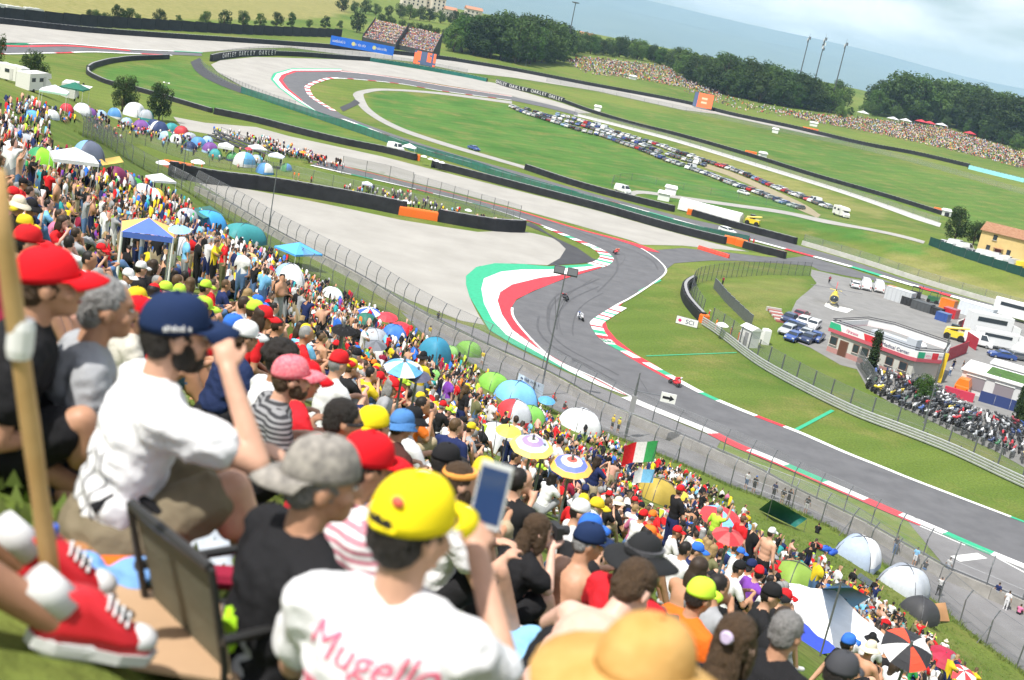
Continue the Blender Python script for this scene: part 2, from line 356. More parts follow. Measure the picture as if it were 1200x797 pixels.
area('gravel_trap', [(230, 213), (290, 222), (350, 233), (400, 243), (470, 258), (520, 266), (560, 272), (605, 270), (627, 274), (647, 279), (659, 285), (664, 292), (657, 303), (643, 311), (600, 309), (562, 312), (548, 323), (547, 335), (552, 352), (560, 368), (568, 381), (540, 376), (480, 352), (440, 332), (400, 313), (360, 291), (315, 264), (262, 232)], grav, .03)
area('gravel_trap', [(203, 137), (240, 144), (300, 149), (340, 160), (400, 173), (450, 184), (500, 197), (600, 222), (700, 247), (784, 271), (840, 286), (878, 295), (840, 292), (800, 288), (752, 287), (740, 282), (680, 265), (600, 243), (520, 222), (400, 194), (365, 186), (330, 178), (260, 160), (215, 152)], grav, .03)
area('gravel_trap', [(-20, 26), (0, 28), (100, 38), (200, 45), (283, 50), (400, 58), (483, 66), (533, 72), (600, 82), (683, 98), (800, 120), (855, 133), (930, 150), (1000, 166), (950, 158), (840, 134), (800, 129), (700, 107), (600, 91), (545, 85), (487, 73), (400, 64), (340, 56), (300, 57), (243, 61), (233, 62), (200, 60), (150, 57.5), (117, 54.5), (67, 51), (-20, 50)], grav, .1)
area('gravel_trap', [(247, 76), (258, 71), (300, 67), (400, 70), (433, 72), (483, 80), (547, 91), (582, 98), (600, 104), (658, 121), (693, 133), (677, 133), (600, 113), (467, 91), (400, 83), (342, 81), (320, 87), (317, 93), (327, 103), (345, 117), (372, 133), (400, 140), (372, 136), (320, 119), (283, 101), (255, 85)], grav, .1)

def track(name, left, right, m=asph, dz=.07, step=3.0):
    a, b = line(left, step), line(right, step); n = max(len(a), len(b)); a, b = resample(a, n), resample(b, n)
    return ribbon(name, a, b, m, dz), a, b
# main sweep: from behind the spectators' bank, through the chicane and out to the lower right
LE = [(365, 194), (405, 203), (450, 213), (500, 225), (560, 240), (610, 256), (640, 266), (680, 282), (702, 291), (714, 298), (719, 304), (715, 310), (704, 314.5), (660, 328), (625, 342), (606, 352), (600, 361), (603, 375), (625, 401), (650, 422), (700, 445), (740, 466), (790, 487), (837, 506), (867, 521), (897, 533), (935, 549), (1000, 577), (1055, 600.6), (1097, 618), (1142, 638), (1187, 656.5), (1260, 686)]
RE = [(365, 187), (400, 195), (460, 210), (520, 225), (560, 236), (600, 246), (640, 258), (680, 270), (720, 281), (745, 289), (758, 296), (769, 304), (777, 312), (779, 319), (770, 328), (738, 349), (721, 358), (694, 375), (692, 381), (697, 391), (708, 402), (734, 416), (786, 444), (820, 462), (857, 478), (895, 493), (932, 507), (962, 520), (992, 533), (1030, 548), (1067, 563), (1130, 587), (1260, 636)]
La, Ra = line(LE, 2.0), line(RE, 2.0)
def fill_between(name, a, b, m, dz): return drape(name, np.vstack([a, b[::-1]]), m, dz, step=5)
fill_between('race_track', La, Ra, asph, .07)
_, Hn_o, Hn_i = track('race_track', [(600, 113.5), (517, 100.5), (467, 92), (400, 84), (342, 83), (325, 88), (322, 94), (331, 104), (350, 118), (376, 133), (400, 140), (450, 158.5), (500, 177), (550, 191), (600, 206), (700, 233), (800, 261), (879, 282), (934, 297), (1000, 315), (1055, 332), (1101, 345), (1148, 358), (1200, 371), (1300, 396)],
                          [(600, 118), (517, 107), (467, 98.5), (400, 92.5), (377, 96), (364, 102), (364, 107), (372, 117), (395, 131), (405, 137), (450, 154), (500, 171), (550, 186), (600, 200), (683, 224), (800, 255), (849, 266), (900, 279), (931, 287), (1000, 307), (1067, 330), (1134, 349.5), (1200, 366.5), (1300, 391)], asph, .13)
track('race_track', [(600, 113.5), (640, 122), (677, 132)], [(600, 118), (640, 126.5), (677, 136)], asph, .13)
track('race_track', [(-20, 52), (67, 52.5), (117, 56), (150, 59), (200, 61), (236, 63)], [(-20, 62), (83, 61), (150, 62.3), (200, 64.5), (237, 66)], asph, .13)
area('link_road', [(757, 294), (800, 291), (842, 295), (880, 299), (921, 303), (945, 300), (1000, 316), (1050, 333), (1000, 325), (960, 317), (951, 312), (909, 308.5), (867, 306), (834, 305.5), (800, 308), (790, 309), (778, 318), (779, 314), (770, 304)], asph, .05)
area('paddock_asphalt', [(951, 316), (990, 325), (1050, 336), (1100, 351), (1150, 364), (1200, 378), (1300, 400), (1300, 620), (1200, 548), (1165, 528), (1120, 508), (1080, 488), (1040, 470), (1017, 456), (1004, 433), (985, 428), (950, 408), (925, 398), (918, 384), (926, 368), (933, 353), (946, 342), (957, 332), (950, 323)], asph_l, .04)
area('escape_strip', [(612, 262), (621, 266), (640, 274), (655, 284), (663, 292), (656, 303), (641, 311.5), (675, 309.5), (707, 306.5), (694, 303), (677, 291), (649, 278), (631, 266), (622, 261)], asph_d, .06)
track('service_road', [(223, 73), (230, 84), (255, 99), (284, 110)], [(234, 68), (241, 80), (262, 93), (290, 105)], asph_d, .1)
track('service_road', [(600, 119), (517, 108.5), (450, 104), (424, 106), (414, 110), (416, 116), (430, 133), (462, 151), (515, 169.5), (600, 194), (616, 199)], [(600, 122), (517, 111), (455, 106.5), (432, 109), (426, 113), (440, 133), (470, 149.5), (519, 166.5), (600, 190.5), (617, 195.5)], road_g, .09)
track('service_road', [(673, 132.5), (740, 149.5), (800, 165.5), (900, 195.7), (1000, 227), (1103, 262)], [(672, 135.5), (740, 153), (800, 169.3), (900, 200), (1000, 231.5), (1101, 266.5)], conc, .12)
track('link_road', [(398, 126), (416, 116.5)], [(402, 131), (422, 121)], asph_d, .11)
track('dirt_road', [(736, 229), (742, 224), (760, 224.5), (800, 230.5), (860, 239), (917, 247), (967, 257.5), (1010, 266), (1084, 283)], [(740, 231), (748, 227.5), (762, 228), (800, 234), (860, 242.5), (915, 250.5), (962, 261), (1010, 269), (1082, 286)], road_g, .08)
track('parking_lane', [(826, 192), (860, 203), (900, 220), (945, 241), (962, 252)], [(826, 197), (860, 209), (898, 226), (936, 246), (958, 257)], soil, .08)
# the lane between the crowd's fence and the track wall, verge strips
WALL = [(228, 224), (267, 245), (315, 274), (360, 299), (400, 320), (440, 343), (484, 371), (560, 410), (640, 446), (700, 480), (760, 506), (842, 541), (890, 564), (930, 586), (1000, 619), (1040, 642), (1107, 680), (1150, 698), (1200, 720), (1280, 754)]
FENCE = [(97, 160), (133, 177), (170, 200), (213, 222), (255, 250), (300, 284), (350, 315), (400, 342), (450, 367), (500, 398), (560, 433), (620, 468), (680, 497), (740, 520), (800, 545), (860, 572), (920, 594), (980, 622), (1035, 662), (1080, 694), (1130, 737), (1170, 768), (1230, 810)]
wl, fl = line(WALL, 3), line(FENCE, 3)
area('access_lane', [(470, 366)]+[p for p in WALL if p[0] > 480]+[(1280, 850)]+[(x, y-2) for x, y in FENCE[::-1] if x > 480], lane_m, .04)
area('grass_verge', [(x, y-13) for x, y in WALL if 790 < x < 1100]+[(1140, 687), (1085, 650)]+[(1093, 622), (1050, 606), (1000, 585), (940, 560), (890, 538), (845, 515)], grass_v, .035)
area('escape_asphalt', [(1064, 612), (1097, 620), (1142, 640), (1187, 659), (1280, 700), (1280, 745), (1200, 708), (1150, 686), (1107, 664)], lane_m, .05)
area('escape_asphalt', [(460, 350), (500, 367), (560, 386), (600, 406), (650, 431), (700, 453), (760, 480), (800, 498), (845, 516), (838, 528), (760, 493), (700, 466), (640, 433), (560, 397), (484, 358)], lane_m, .045)
area('grass_verge', [(755, 289), (800, 289), (842, 292.5), (878, 296), (921, 302.5), (900, 301.5), (842, 295), (800, 291), (760, 294)], grass_v, .075)

def cum(P): return np.r_[0, np.cumsum(np.linalg.norm(np.diff(P[:, :2], axis=0), axis=1))]
def kerb(base, px0, px1, w0, side, seq, dz=.1, name='kerb', w1=None, gap=0, stp=.9):
    """kerb blocks along an edge polyline between two photo positions; seq = (colour, metres) repeated"""
    q0, q1 = hit([px0, px1])[:, :2]
    i0 = np.argmin(((base[:, :2]-q0)**2).sum(1)); i1 = np.argmin(((base[:, :2]-q1)**2).sum(1))
    P = spline(base[i0:i1+1, :2], stp); s = cum(P); w1 = w0 if w1 is None else w1
    wd = np.linspace(w0, w1, len(P))
    A = offset(P, np.full(len(P), gap*side)); B = offset(P, wd*side+gap*side)
    tot = sum(k[1] for k in seq); cols = []
    for v in s[:-1]:
        v = v % tot
        for c_, l_ in seq:
            if v < l_: cols.append(c_); break
            v -= l_
    return ribbon(name, A, B, [p_white, p_red, p_green], dz, cols=cols)
# big painted run-off at the chicane: three curved bands
def band(name, outer, inner, m, dz): area(name, outer+inner[::-1], m, dz)
g_out = [(708, 307), (683, 310.5), (643, 312.6), (613, 310), (580, 309), (558, 313.5), (546, 324), (546, 334), (550, 348), (560, 365), (573, 387), (600, 404), (630, 419), (655, 431)]
w_out = [(708, 309.5), (693, 312.5), (643, 316.5), (610, 316.5), (587, 319), (567, 327), (564, 339), (567, 356), (577, 376), (593, 393), (630, 414), (667, 436), (700, 452)]
r_out = [(704, 312.5), (667, 321.5), (633, 326), (600, 334), (586, 343), (583, 353), (588, 369), (600, 387), (627, 407), (667, 430), (700, 447), (733, 464)]
t_in = [(704, 314.3), (660, 327.5), (625, 341.5), (605, 351.5), (599, 361), (602, 375.5), (624, 401.5), (650, 423), (700, 446), (733, 463)]
band('painted_run_off', g_out, w_out, p_green, .085); band('painted_run_off', w_out, r_out, p_white, .09); band('painted_run_off', r_out, t_in, p_red, .095)
g2 = [(400, 81), (342, 80.5), (321, 86), (317, 93), (326, 103), (345, 117), (372, 133), (395, 141)]
w2 = [(400, 82), (342, 81.7), (324, 87), (320, 93.5), (329, 103.5), (348, 117.5), (374, 133)]
r2 = [(400, 83), (345, 83), (330, 88), (326, 94), (334, 104), (352, 118)]
t2 = [(400, 84), (348, 84.3), (335, 89), (331, 94.5), (338, 104.5), (355, 118.5)]
band('painted_run_off', g2, w2, p_green, .14); band('painted_run_off', w2, r2, p_white, .15); band('painted_run_off', r2, t2, p_red, .16)
kerb(La, (365, 194), (640, 266), .7, -1, [(0, 9), (2, 4), (0, 9), (1, 4)])
kerb(La, (640, 266), (704, 314), 1.9, -1, [(0, 2.2), (1, 1.6), (0, 2.2), (2, 1.6)], w1=3.0)
kerb(La, (733, 464), (837, 506), 1.7, -1, [(0, 60)])
kerb(La, (835, 505), (1260, 686), 1.35, -1, [(1, 4.2), (0, 4.2), (2, 4.4), (0, 4.6), (1, 4.2), (0, 4.4), (2, 4.2), (0, 4.6), (1, 4.4), (0, 9)])
kerb(La, (850, 512), (1090, 616), .5, -1, [(1, 99)], dz=.11, gap=1.36)
for a_, b_, w_ in (((600, 361), (704, 314), 0), ): pass
kerb(La, (600, 362), (733, 464), .35, -1, [(0, 99)], dz=.11, gap=-.2)
kerb(Ra, (745, 290), (768, 329), .35, 1, [(0, 99)], dz=.11); kerb(Ra, (768, 329), (716, 360), .35, 1, [(0, 99)], dz=.11)
kerb(Ra, (365, 187), (680, 270), .9, 1, [(1, 99)], dz=.1, w1=1.3); kerb(Ra, (680, 270), (757, 295), 1.3, 1, [(1, 99)], w1=3.6)
kerb(Ra, (721, 358), (708, 402), 1.9, 1, [(0, 3.0), (1, 1.1), (0, 1.6), (2, 1.2), (0, 1.5), (1, 1.2), (0, 1.5), (2, 1.3), (0, 1.5)], w1=1.7)
kerb(Ra, (700, 395), (786, 444), 1.5, 1, [(0, 2.6), (2, 2.4), (0, 2.6), (1, 2.4)], w1=1.2)
kerb(Ra, (786, 444), (1260, 636), 1.15, 1, [(0, 4.6), (2, 3.6), (0, 4.8), (1, 3.8), (0, 22)], w1=.5)
area('painted_run_off', [(735, 350.5), (721, 364), (709, 376), (712, 386), (722, 398), (745, 416), (770, 430), (790, 446), (784, 446), (757, 431), (733, 417), (714, 403), (702, 390), (703, 377), (722, 359.5)], p_red, .088)
kerb(Hn_i, (600, 118), (400, 92.5), 1.2, -1, [(0, 8), (1, 4)], dz=.17); kerb(Hn_i, (400, 92.5), (395, 131), 2.0, -1, [(0, 5), (1, 4)], dz=.17)
kerb(Hn_o, (600, 113), (400, 84), 1.0, 1, [(0, 99)], dz=.17); kerb(Hn_o, (600, 113), (400, 84), .9, 1, [(1, 99)], dz=.18, gap=-1.0)
kerb(Hn_o, (400, 140), (820, 266), 1.5, 1, [(0, 9), (2, 7), (0, 9), (1, 4)], dz=.17)
kerb(Hn_o, (879, 282), (1200, 371), 1.6, 1, [(0, 9), (1, 7), (0, 9), (2, 7)], dz=.17, w1=2.6)
for px in ([(-20, 50.6), (67, 51.2), (117, 54.8), (150, 57.8), (200, 60), (236, 62)],):
    P = line(px, 4); ribbon('kerb', P, offset(P, -1.2), [p_white, p_red, p_green], .2, cols=[(2 if (i//6) % 4 == 0 else 0) for i in range(len(P))])
P = line([(-20, 52.8), (67, 53.2), (117, 56.4), (150, 59.2)], 4); ribbon('kerb', P, offset(P, -2.2), p_red, .2)
P = line([(-20, 62.5), (83, 61.4), (150, 62.6), (200, 64.8)], 4); ribbon('kerb', P, offset(P, -1.4), [p_white, p_red], .2, cols=[1 if i % 12 < 3 else 0 for i in range(len(P))])
# painted marks and tyre marks
for pa, pb in (((758, 418), (864, 414)), ((933, 506), (978, 482))):
    P = line([pa, pb], 2); ribbon('painted_line', P, offset(P, .28 if pa[0] < 900 else .5), p_green, .06)
for pa, pb, w_ in (((1067, 613), (1130, 640), .3), ((1142, 641), (1200, 672), .3), ((1125, 659), (1157, 655), 1.1)):
    P = line([pa, pb], 2); ribbon('painted_line', P, offset(P, w_), p_white, .065)
for (x, y) in ((770, 330), (752, 339)):
    area('painted_line', [(x-4, y+2), (x+4, y-2), (x+5, y-.5), (x-3, y+3)], p_green, .08)
mid = (resample(La, 400)*.5+resample(Ra, 400)*.5); half = np.linalg.norm(resample(La, 400)-resample(Ra, 400), axis=1)/2
for k in range(26):
    i0 = rnd.randint(60, 330); n = rnd.randint(30, 90); sl_ = slice(i0, min(398, i0+n))
    P = mid[sl_]; ph = rnd.uniform(-.75, .75); dr = np.linspace(0, rnd.uniform(-.35, .35), len(P))
    A = offset(P, half[sl_]*np.clip(ph+dr, -.85, .85)); B_ = offset(A, rnd.choice((.1, .14, .2, .3)))
    if inpoly(np.vstack([La, Ra[::-1]])[:, :2], np.r_[A[:, 0], B_[:, 0]], np.r_[A[:, 1], B_[:, 1]]).all(): ribbon('tyre_mark', A, B_, rubber_line, .082+.0006*k)

# ------------------------------------------------------------------ walls, barriers, fences, poles, signs
ORD = 'first second third fourth fifth sixth seventh eighth ninth tenth eleventh twelfth thirteenth fourteenth fifteenth sixteenth seventeenth eighteenth nineteenth twentieth'.split()
def ordw(n):
    if n < 20: return ORD[n]
    t = ['twenty', 'thirty', 'forty', 'fifty', 'sixty', 'seventy', 'eighty', 'ninety'][(n+1)//10-2]; u = (n+1) % 10
    return (t[:-1]+'ieth') if u == 0 else t+'-'+ORD[u-1]
steel = mat('galvanised_steel', (.2, .21, .225), .5, var=.15, scale=3, metal=.6); steel_d = mat('dark_steel', (.1, .105, .115), .55, metal=.3); white_m = mat('white_plastic', (.78, .78, .77), .45)
tyre_belt = mat('conveyor_belt', (.008, .008, .01), .7, col2=(.026, .026, .03), scale=.5); cap_grey = mat('barrier_cap', (.3, .3, .31), .7)
green_net = mat('green_netting', (.02, .13, .105), .8, var=.2, scale=.6, alpha=.86); wire = mat('wire_mesh', (.2, .205, .215), .6, alpha=.27); wire_far = mat('wire_mesh_far', (.25, .26, .27), .6, alpha=.28)
def strip(name, P, h, th, m, parent=None, z0=0.0, close=True, top=None):
    """wall-like body following the ground along a polyline"""
    P = np.asarray(P)[:, :2]; A, B = offset(P, th/2), offset(P, -th/2); z = TZ(P[:, 0], P[:, 1])+z0
    rings = [[(A[i, 0], A[i, 1], z[i]), (B[i, 0], B[i, 1], z[i]), (B[i, 0], B[i, 1], z[i]+h), (A[i, 0], A[i, 1], z[i]+h)] for i in range(len(P))]
    return MB().loft(rings).build(name, m, parent)
def tyre_wall(px, h, label, th=1.0, group=None, cap=cap_grey, face=tyre_belt, step=3, P=None):
    P = line(px, step) if P is None else P
    e = empty('tyre_barrier', (*P[0, :2], tz(*P[0, :2]))); Mi = Matrix.Translation(-e.location)
    def put(o): o.matrix_local = Mi
    # stacks of tyres behind the belt give the top its scalloped line
    n = len(P); put(strip('belt', P, h*.97, 1.16, face, e, -.05))
    s = cum(P); k = max(2, int(s[-1]/1.9)); Q = resample(offset(P, 0), k); b = MB()
    zz = TZ(Q[:, 0], Q[:, 1])
    for i in range(k): b.lathe([(.5, 0), (.55, h*.35), (.5, h*.7), (.45, h+.04), (.25, h+.02)], 7, 0, Matrix.Translation((Q[i, 0], Q[i, 1], zz[i])))
    o = b.build('tyre_stack', tyre_belt, e); o['kind'] = 'stuff'; put(o)
    put(strip('top_strap', P, .06, .5, cap, e, h+.03))
    return tag(e, label, 'tyre barrier', group)
T_ = tyre_wall
T_([(200, 207), (213, 209), (300, 222), (400, 238), (472, 252)], 2.6, 'long black tyre wall below the tents on the spectator bank', 1.2)
T_([(514, 259.5), (550, 266), (585, 271), (612, 272)], 2.3, 'short black tyre wall ending at the tip of the spectator bank', 1.2)
T_([(252, 134), (300, 144), (350, 157), (400, 169), (450, 179), (486, 188)], 1.7, 'black tyre wall on the green slope above the middle gravel trap')
T_([(507, 196), (550, 207), (600, 220), (700, 246), (784, 270), (848, 286)], 1.7, 'long black tyre wall under the green netting fence')
T_([(872, 291), (918, 303)], 1.6, 'stub of black tyre wall ending in an orange block')
T_([(616, 199), (683, 221), (788, 248)], 1.6, 'black tyre wall between the meadow and the far straight')
T_([(812, 253), (860, 267), (931, 286)], 1.6, 'black tyre wall beside the far straight above the link road')
T_([(103, 83), (104, 88), (117, 95), (131, 100), (165, 108), (203, 119), (247, 132)], 1.2, 'low barrier of dark tyres curling round the left meadow', .8)
T_([(197, 69), (142, 72), (113, 78), (103, 83)], 1.6, 'upper arm of the curled dark barrier on the left meadow', .8)
T_([(-20, 27), (0, 28), (100, 38), (200, 45), (283, 50), (400, 58), (483, 66), (533, 72)], 2.2, 'far black tyre wall along the topmost gravel', 1.4, step=8)
T_([(533, 72), (600, 83), (683, 99), (800, 121), (855, 135), (930, 151), (1010, 170), (1070, 181), (1135, 196)], 2.0, 'far black tyre wall in front of the right spectator bank', 1.4, step=8)
T_([(247, 72), (258, 69.5), (280, 66.5), (300, 65.5), (322, 65)], 2.6, 'curved tyre wall with white sponsor lettering by the hairpin', 1.2)
T_([(322, 65), (360, 66.5), (400, 69.5), (433, 71.5)], 2.0, 'black tyre wall right of the lettered hairpin wall', 1.2, step=6)
T_([(582, 98), (600, 104), (630, 111), (660, 120)], 2.2, 'tyre wall with white sponsor lettering beside the meadow', 1.2)
T_([(660, 120), (693, 132), (740, 146), (800, 161), (880, 184), (950, 206), (1040, 232), (1110, 254)], 1.5, 'long black tyre wall crossing the right-hand green slope', 1.2, step=6)
T_([(812, 333), (804, 338), (801, 344), (804, 355), (812, 366), (822, 377)], 1.5, 'curved black tyre wall at the head of the inner guard rail', 1.2, step=1.5)
green_face = mat('green_belt', (.02, .16, .13), .7, var=.2, scale=.3)
T_([(433, 71.8), (487, 80), (547, 91), (570, 96)], 1.8, 'green fronted tyre wall under the orange screen', 1.2, face=green_face, step=6)
cyan = mat('pale_blue_banner', (.3, .68, .75), .6, var=.1, scale=.2)
T_([(1135, 198), (1165, 205.5), (1200, 214)], 2.2, 'pale blue sponsor barrier at the foot of the right bank', 1.2, face=cyan, step=4)
# orange blocks at the barrier ends
def block(px, w_, h, lab, rz=0, m=p_orange, d=1.0):
    p = G(*px); o = MB(); o.prism([(-w_/2, -d/2), (w_/2, -d/2), (w_/2, d/2), (-w_/2, d/2)], 0, h*.86); o.loft([[(-w_/2, -d/2, h*.86), (w_/2, -d/2, h*.86), (w_/2, d/2, h*.86), (-w_/2, d/2, h*.86)], [(-w_/2+.1, -d/2+.1, h), (w_/2-.1, -d/2+.1, h), (w_/2-.1, d/2-.1, h), (-w_/2+.1, d/2-.1, h)]])
    b = o.build('crash_cushion', m, M=Matrix.Translation(p) @ Matrix.Rotation(rz, 4, 'Z')); return tag(b, lab, 'crash cushion', 'orange crash cushions')
def dirz(px0, px1):
    a, b = hit([px0, px1]); return math.atan2(b[1]-a[1], b[0]-a[0])
A_ = dirz((472, 252), (514, 259))
block((482, 254), 5, 1.7, 'left orange crash cushion in the long black tyre wall', A_); block((503, 257.5), 5, 1.7, 'right orange crash cushion in the long black tyre wall', A_)
block((858, 286), 4.2, 1.7, 'larger orange block at the end of the green netting fence', dirz((848, 286), (872, 291))); block((868, 289), 2.6, 1.7, 'smaller orange block beside the netting fence end', dirz((848, 286), (872, 291)))
block((914, 301.5), 2.4, 1.6, 'orange block on the stub of tyre wall by the link road', dirz((872, 291), (918, 303))); block((824, 378), 1.3, 1.3, 'orange end block of the inner guard rail', R(30))
block((488, 188), 1.7, 1.6, 'small orange block on the wall below the ambulance'); block((207, 201), 5, 1.8, 'orange block at the left end of the long tyre wall', A_); block((810, 252), 2.4, 1.5, 'orange block beside the long white awning')
block((946, 153.5), 6, 2, 'left orange block on the far wall before the right bank'); block((954, 155), 4, 2, 'right orange block on the far wall before the right bank'); block((879, 183), 5, 2.2, 'orange block on the wall crossing the right slope'); block((1101, 250), 5, 2, 'orange block near the dark roadside tree')
# low red and white water-filled barrier on the link road
rw = empty('water_barrier', G(818, 293)); pa, pb = G(818, 292), G(854, 303)
for k in range(9):
    q = pa.lerp(pb, (k+.5)/9); o = MB(); o.loft([[(-.75, -.28, 0), (.75, -.28, 0), (.75, .28, 0), (-.75, .28, 0)], [(-.72, -.26, .35), (.72, -.26, .35), (.72, .26, .35), (-.72, .26, .35)], [(-.7, -.12, .8), (.7, -.12, .8), (.7, .12, .8), (-.7, .12, .8)]])
    o.build('segment', mat('barrier_red', (.78, .08, .05), .5), rw, M=Matrix.Translation(q-rw.location) @ Matrix.Rotation(math.atan2(pb.y-pa.y, pb.x-pa.x), 4, 'Z') @ Matrix.Diagonal((((pb-pa).length/9)/1.52, 1.2, 1.1, 1)))
tag(rw, 'row of red plastic water barriers across the link road', 'barrier')

POST = {}
def post_mesh(style, h):
    k = (style, round(h, 2))
    if k in POST: return POST[k]
    b = MB()
    if style == 'bent':
        b.tube([(0, 0, -.3), (0, 0, h*.72), (0, .12, h*.82), (0, .42, h)], .055, 6)
        b.box((0, 0, .03), (.2, .2, .06))
    elif style == 'box': b.box((0, 0, h/2-.15), (.16, .12, h+.3)); b.box((0, 0, h+.01), (.19, .15, .04))
    else: b.tube([(0, 0, -.3), (0, 0, h)], .05, 6); b.tube([(0, 0, h), (0, 0, h+.06)], [.06, .02], 6)
    POST[k] = b.mesh('post', steel if style != 'dark' else steel_d); return POST[k]
def fence(px, h, gap, label, style='straight', m=wire, z0=0, face=1, P=None, wires=3, step=2.0, post_mat=None, cat='fence', braces=False, jitter=0):
    P = line(px, step) if P is None else np.asarray(P)[:, :2]
    e = empty('mesh_fence', (P[0, 0], P[0, 1], tz(P[0, 0], P[0, 1])))
    n = max(2, int(cum(P)[-1]/gap)+1); Q = resample(P, n); t = np.gradient(Q, axis=0); zz = TZ(Q[:, 0], Q[:, 1])+z0; pm = post_mesh(style, h)
    for i in range(n):
        a = math.atan2(t[i, 1], t[i, 0])+(PI if face < 0 else 0)
        Mx = Matrix.Translation((Q[i, 0]-e.location.x, Q[i, 1]-e.location.y, zz[i]-e.location.z)) @ Matrix.Rotation(a, 4, 'Z')
        if jitter: Mx = Mx @ Matrix.Rotation(rnd.gauss(0, jitter), 4, 'Y')
        link('post', pm, e, Mx)
        if braces and i % 6 == 3:
            b = MB(); b.tube([(0, 0, h*.6), (0, -1.1, -.1)], .04, 5); b.build('brace', steel, e, M=Mx)
    z = TZ(P[:, 0], P[:, 1])+z0; hh = h*.72 if style == 'bent' else h
    b = MB(); rows = [[(p[0], p[1], zi+.02) for p, zi in zip(P, z)], [(p[0], p[1], zi+hh-.02) for p, zi in zip(P, z)]]
    if style == 'bent':
        O = offset(P, .42*face); rows.append([(p[0], p[1], zi+h-.02) for p, zi in zip(O, z)])
    b.loft(rows, 0, False, closed=False)
    Mi = Matrix.Translation(-e.location); b.build('wire_netting', m, e, M=Mi)
    for k in range(wires):
        f = (k+1)/wires; b = MB()
        if style == 'bent' and f == 1: O2 = offset(P, .42*face); b.tube([(p[0], p[1], zi+h) for p, zi in zip(O2, z)], .018, 4)
        else: b.tube([(p[0], p[1], zi+hh*f) for p, zi in zip(P, z)], .014, 4)
        b.build('wire_strand', steel, e, M=Mi)
    return tag(e, label, cat)
# track wall and its debris fence
e = empty('concrete_wall', (*wl[0, :2], tz(*wl[0, :2]))); n = int(cum(wl)[-1]/4); Q = resample(wl, n); zz = TZ(Q[:, 0], Q[:, 1])
for i in range(n-1):
    a, b = Q[i], Q[i+1]; d = b-a; ln = float(np.hypot(*d)); mid_ = (a+b)/2; ang = math.atan2(d[1], d[0])
    o = MB(); o.loft([[(-ln/2+.015, -.28, -.3), (ln/2-.015, -.28, -.3), (ln/2-.015, .28, -.3), (-ln/2+.015, .28, -.3)], [(-ln/2+.015, -.2, .35), (ln/2-.015, -.2, .35), (ln/2-.015, .2, .35), (-ln/2+.015, .2, .35)], [(-ln/2+.015, -.14, 1.05), (ln/2-.015, -.14, 1.05), (ln/2-.015, .14, 1.05), (-ln/2+.015, .14, 1.05)]])
    o.build('wall_segment', conc_d, e, M=Matrix.Translation((mid_[0]-e.location.x, mid_[1]-e.location.y, (zz[i]+zz[i+1])/2-e.location.z+rnd.uniform(-.02, .02))) @ Matrix.Rotation(ang, 4, 'Z'))
tag(e, 'weathered grey concrete wall between the lane and the track', 'wall')
rl = offset(wl, .45); e = empty('guard_rail', (*rl[0, :2], tz(*rl[0, :2]))); zr = TZ(rl[:, 0], rl[:, 1])
for k in range(2):
    b = MB(); b.tube([(p[0], p[1], zi+.75+.3*k) for p, zi in zip(rl, zr)], .07, 5); b.build('rail', steel, e, M=Matrix.Translation(-e.location))
tag(e, 'steel guard rail on the track side of the concrete wall', 'guard rail')
fence(None, 3.6, 2.9, 'tall debris fence with bent posts standing on the track wall', 'bent', P=offset(wl, .05), face=1, z0=.0, braces=False, wires=4, jitter=.02)
fence(None, 2.9, 3.0, 'spectator fence of bent grey posts along the foot of the hillside', 'bent', P=fl, face=1, wires=3, jitter=.035, braces=True)
fence([(100, 152), (150, 168), (200, 182), (260, 198), (330, 206), (400, 222), (470, 238), (540, 252), (600, 262)], 2.4, 4, 'wire fence along the lower edge of the tented bank', 'straight', wire_far, wires=2)
fence([(400, 203), (430, 209), (460, 215.5), (482, 222)], 3.6, 4, 'bent-post debris fence beside the red-edged straight', 'bent', wire_far, face=-1, wires=2)
fence([(483, 222), (530, 236), (575, 249), (608, 259)], 3.2, 2.6, 'dense fence of dark posts at the tip of the bank', 'dark', wire_far, wires=2)
fence([(234, 76), (241, 84), (262, 96), (290, 108), (320, 120), (345, 128)], 2.6, 3, 'dark post fence curving round the hairpin service road', 'dark', wire_far, wires=1)
fence([(246, 71), (258, 67.5), (300, 62.5), (340, 62), (400, 66), (433, 69), (487, 77), (547, 88)], 3, 5, 'post fence on top of the hairpin tyre walls', 'straight', wire_far, wires=1, step=6)
fence([(282, 109), (345, 130), (400, 149), (450, 166), (478, 175)], 2.2, 3.2, 'green netting fence on the slope left of the ambulance', 'dark', green_net, wires=1)
fence([(478, 176), (542, 194), (600, 213), (700, 242), (800, 271), (876, 287)], 2.2, 3.2, 'long green netting fence beside the lower far straight', 'dark', green_net, wires=1)
fence([(640, 96), (700, 108), (800, 130), (900, 152), (960, 164), (1060, 188), (1200, 228)], 2.6, 8, 'pale post fence along the upper gravel strip', 'straight', wire_far, wires=2, step=6)
fence([(673, 134), (740, 151), (800, 167.5), (900, 198), (1000, 229), (1100, 262)], 2.2, 6, 'post fence along the white service road', 'straight', wire_far, wires=2, step=5)
fence([(716, 221), (720, 213), (745, 212), (790, 221), (850, 232), (930, 247)], 2.2, 8, 'thin green mesh fence at the edge of the meadow', 'straight', mat('green_wire', (.1, .25, .12), .7, alpha=.22), wires=1)
fence([(822, 381), (836, 389), (852, 401), (886, 427), (935, 455), (1000, 487), (1060, 510), (1117, 534), (1200, 574), (1290, 614)], 2.9, 3.2, 'grey post fence behind the inner guard rail', 'box', P=offset(line([(822, 381), (836, 390), (852, 402), (886, 428), (935, 456), (1000, 488), (1060, 511), (1117, 534), (1200, 573), (1290, 612)], 2), 1.6), wires=2)
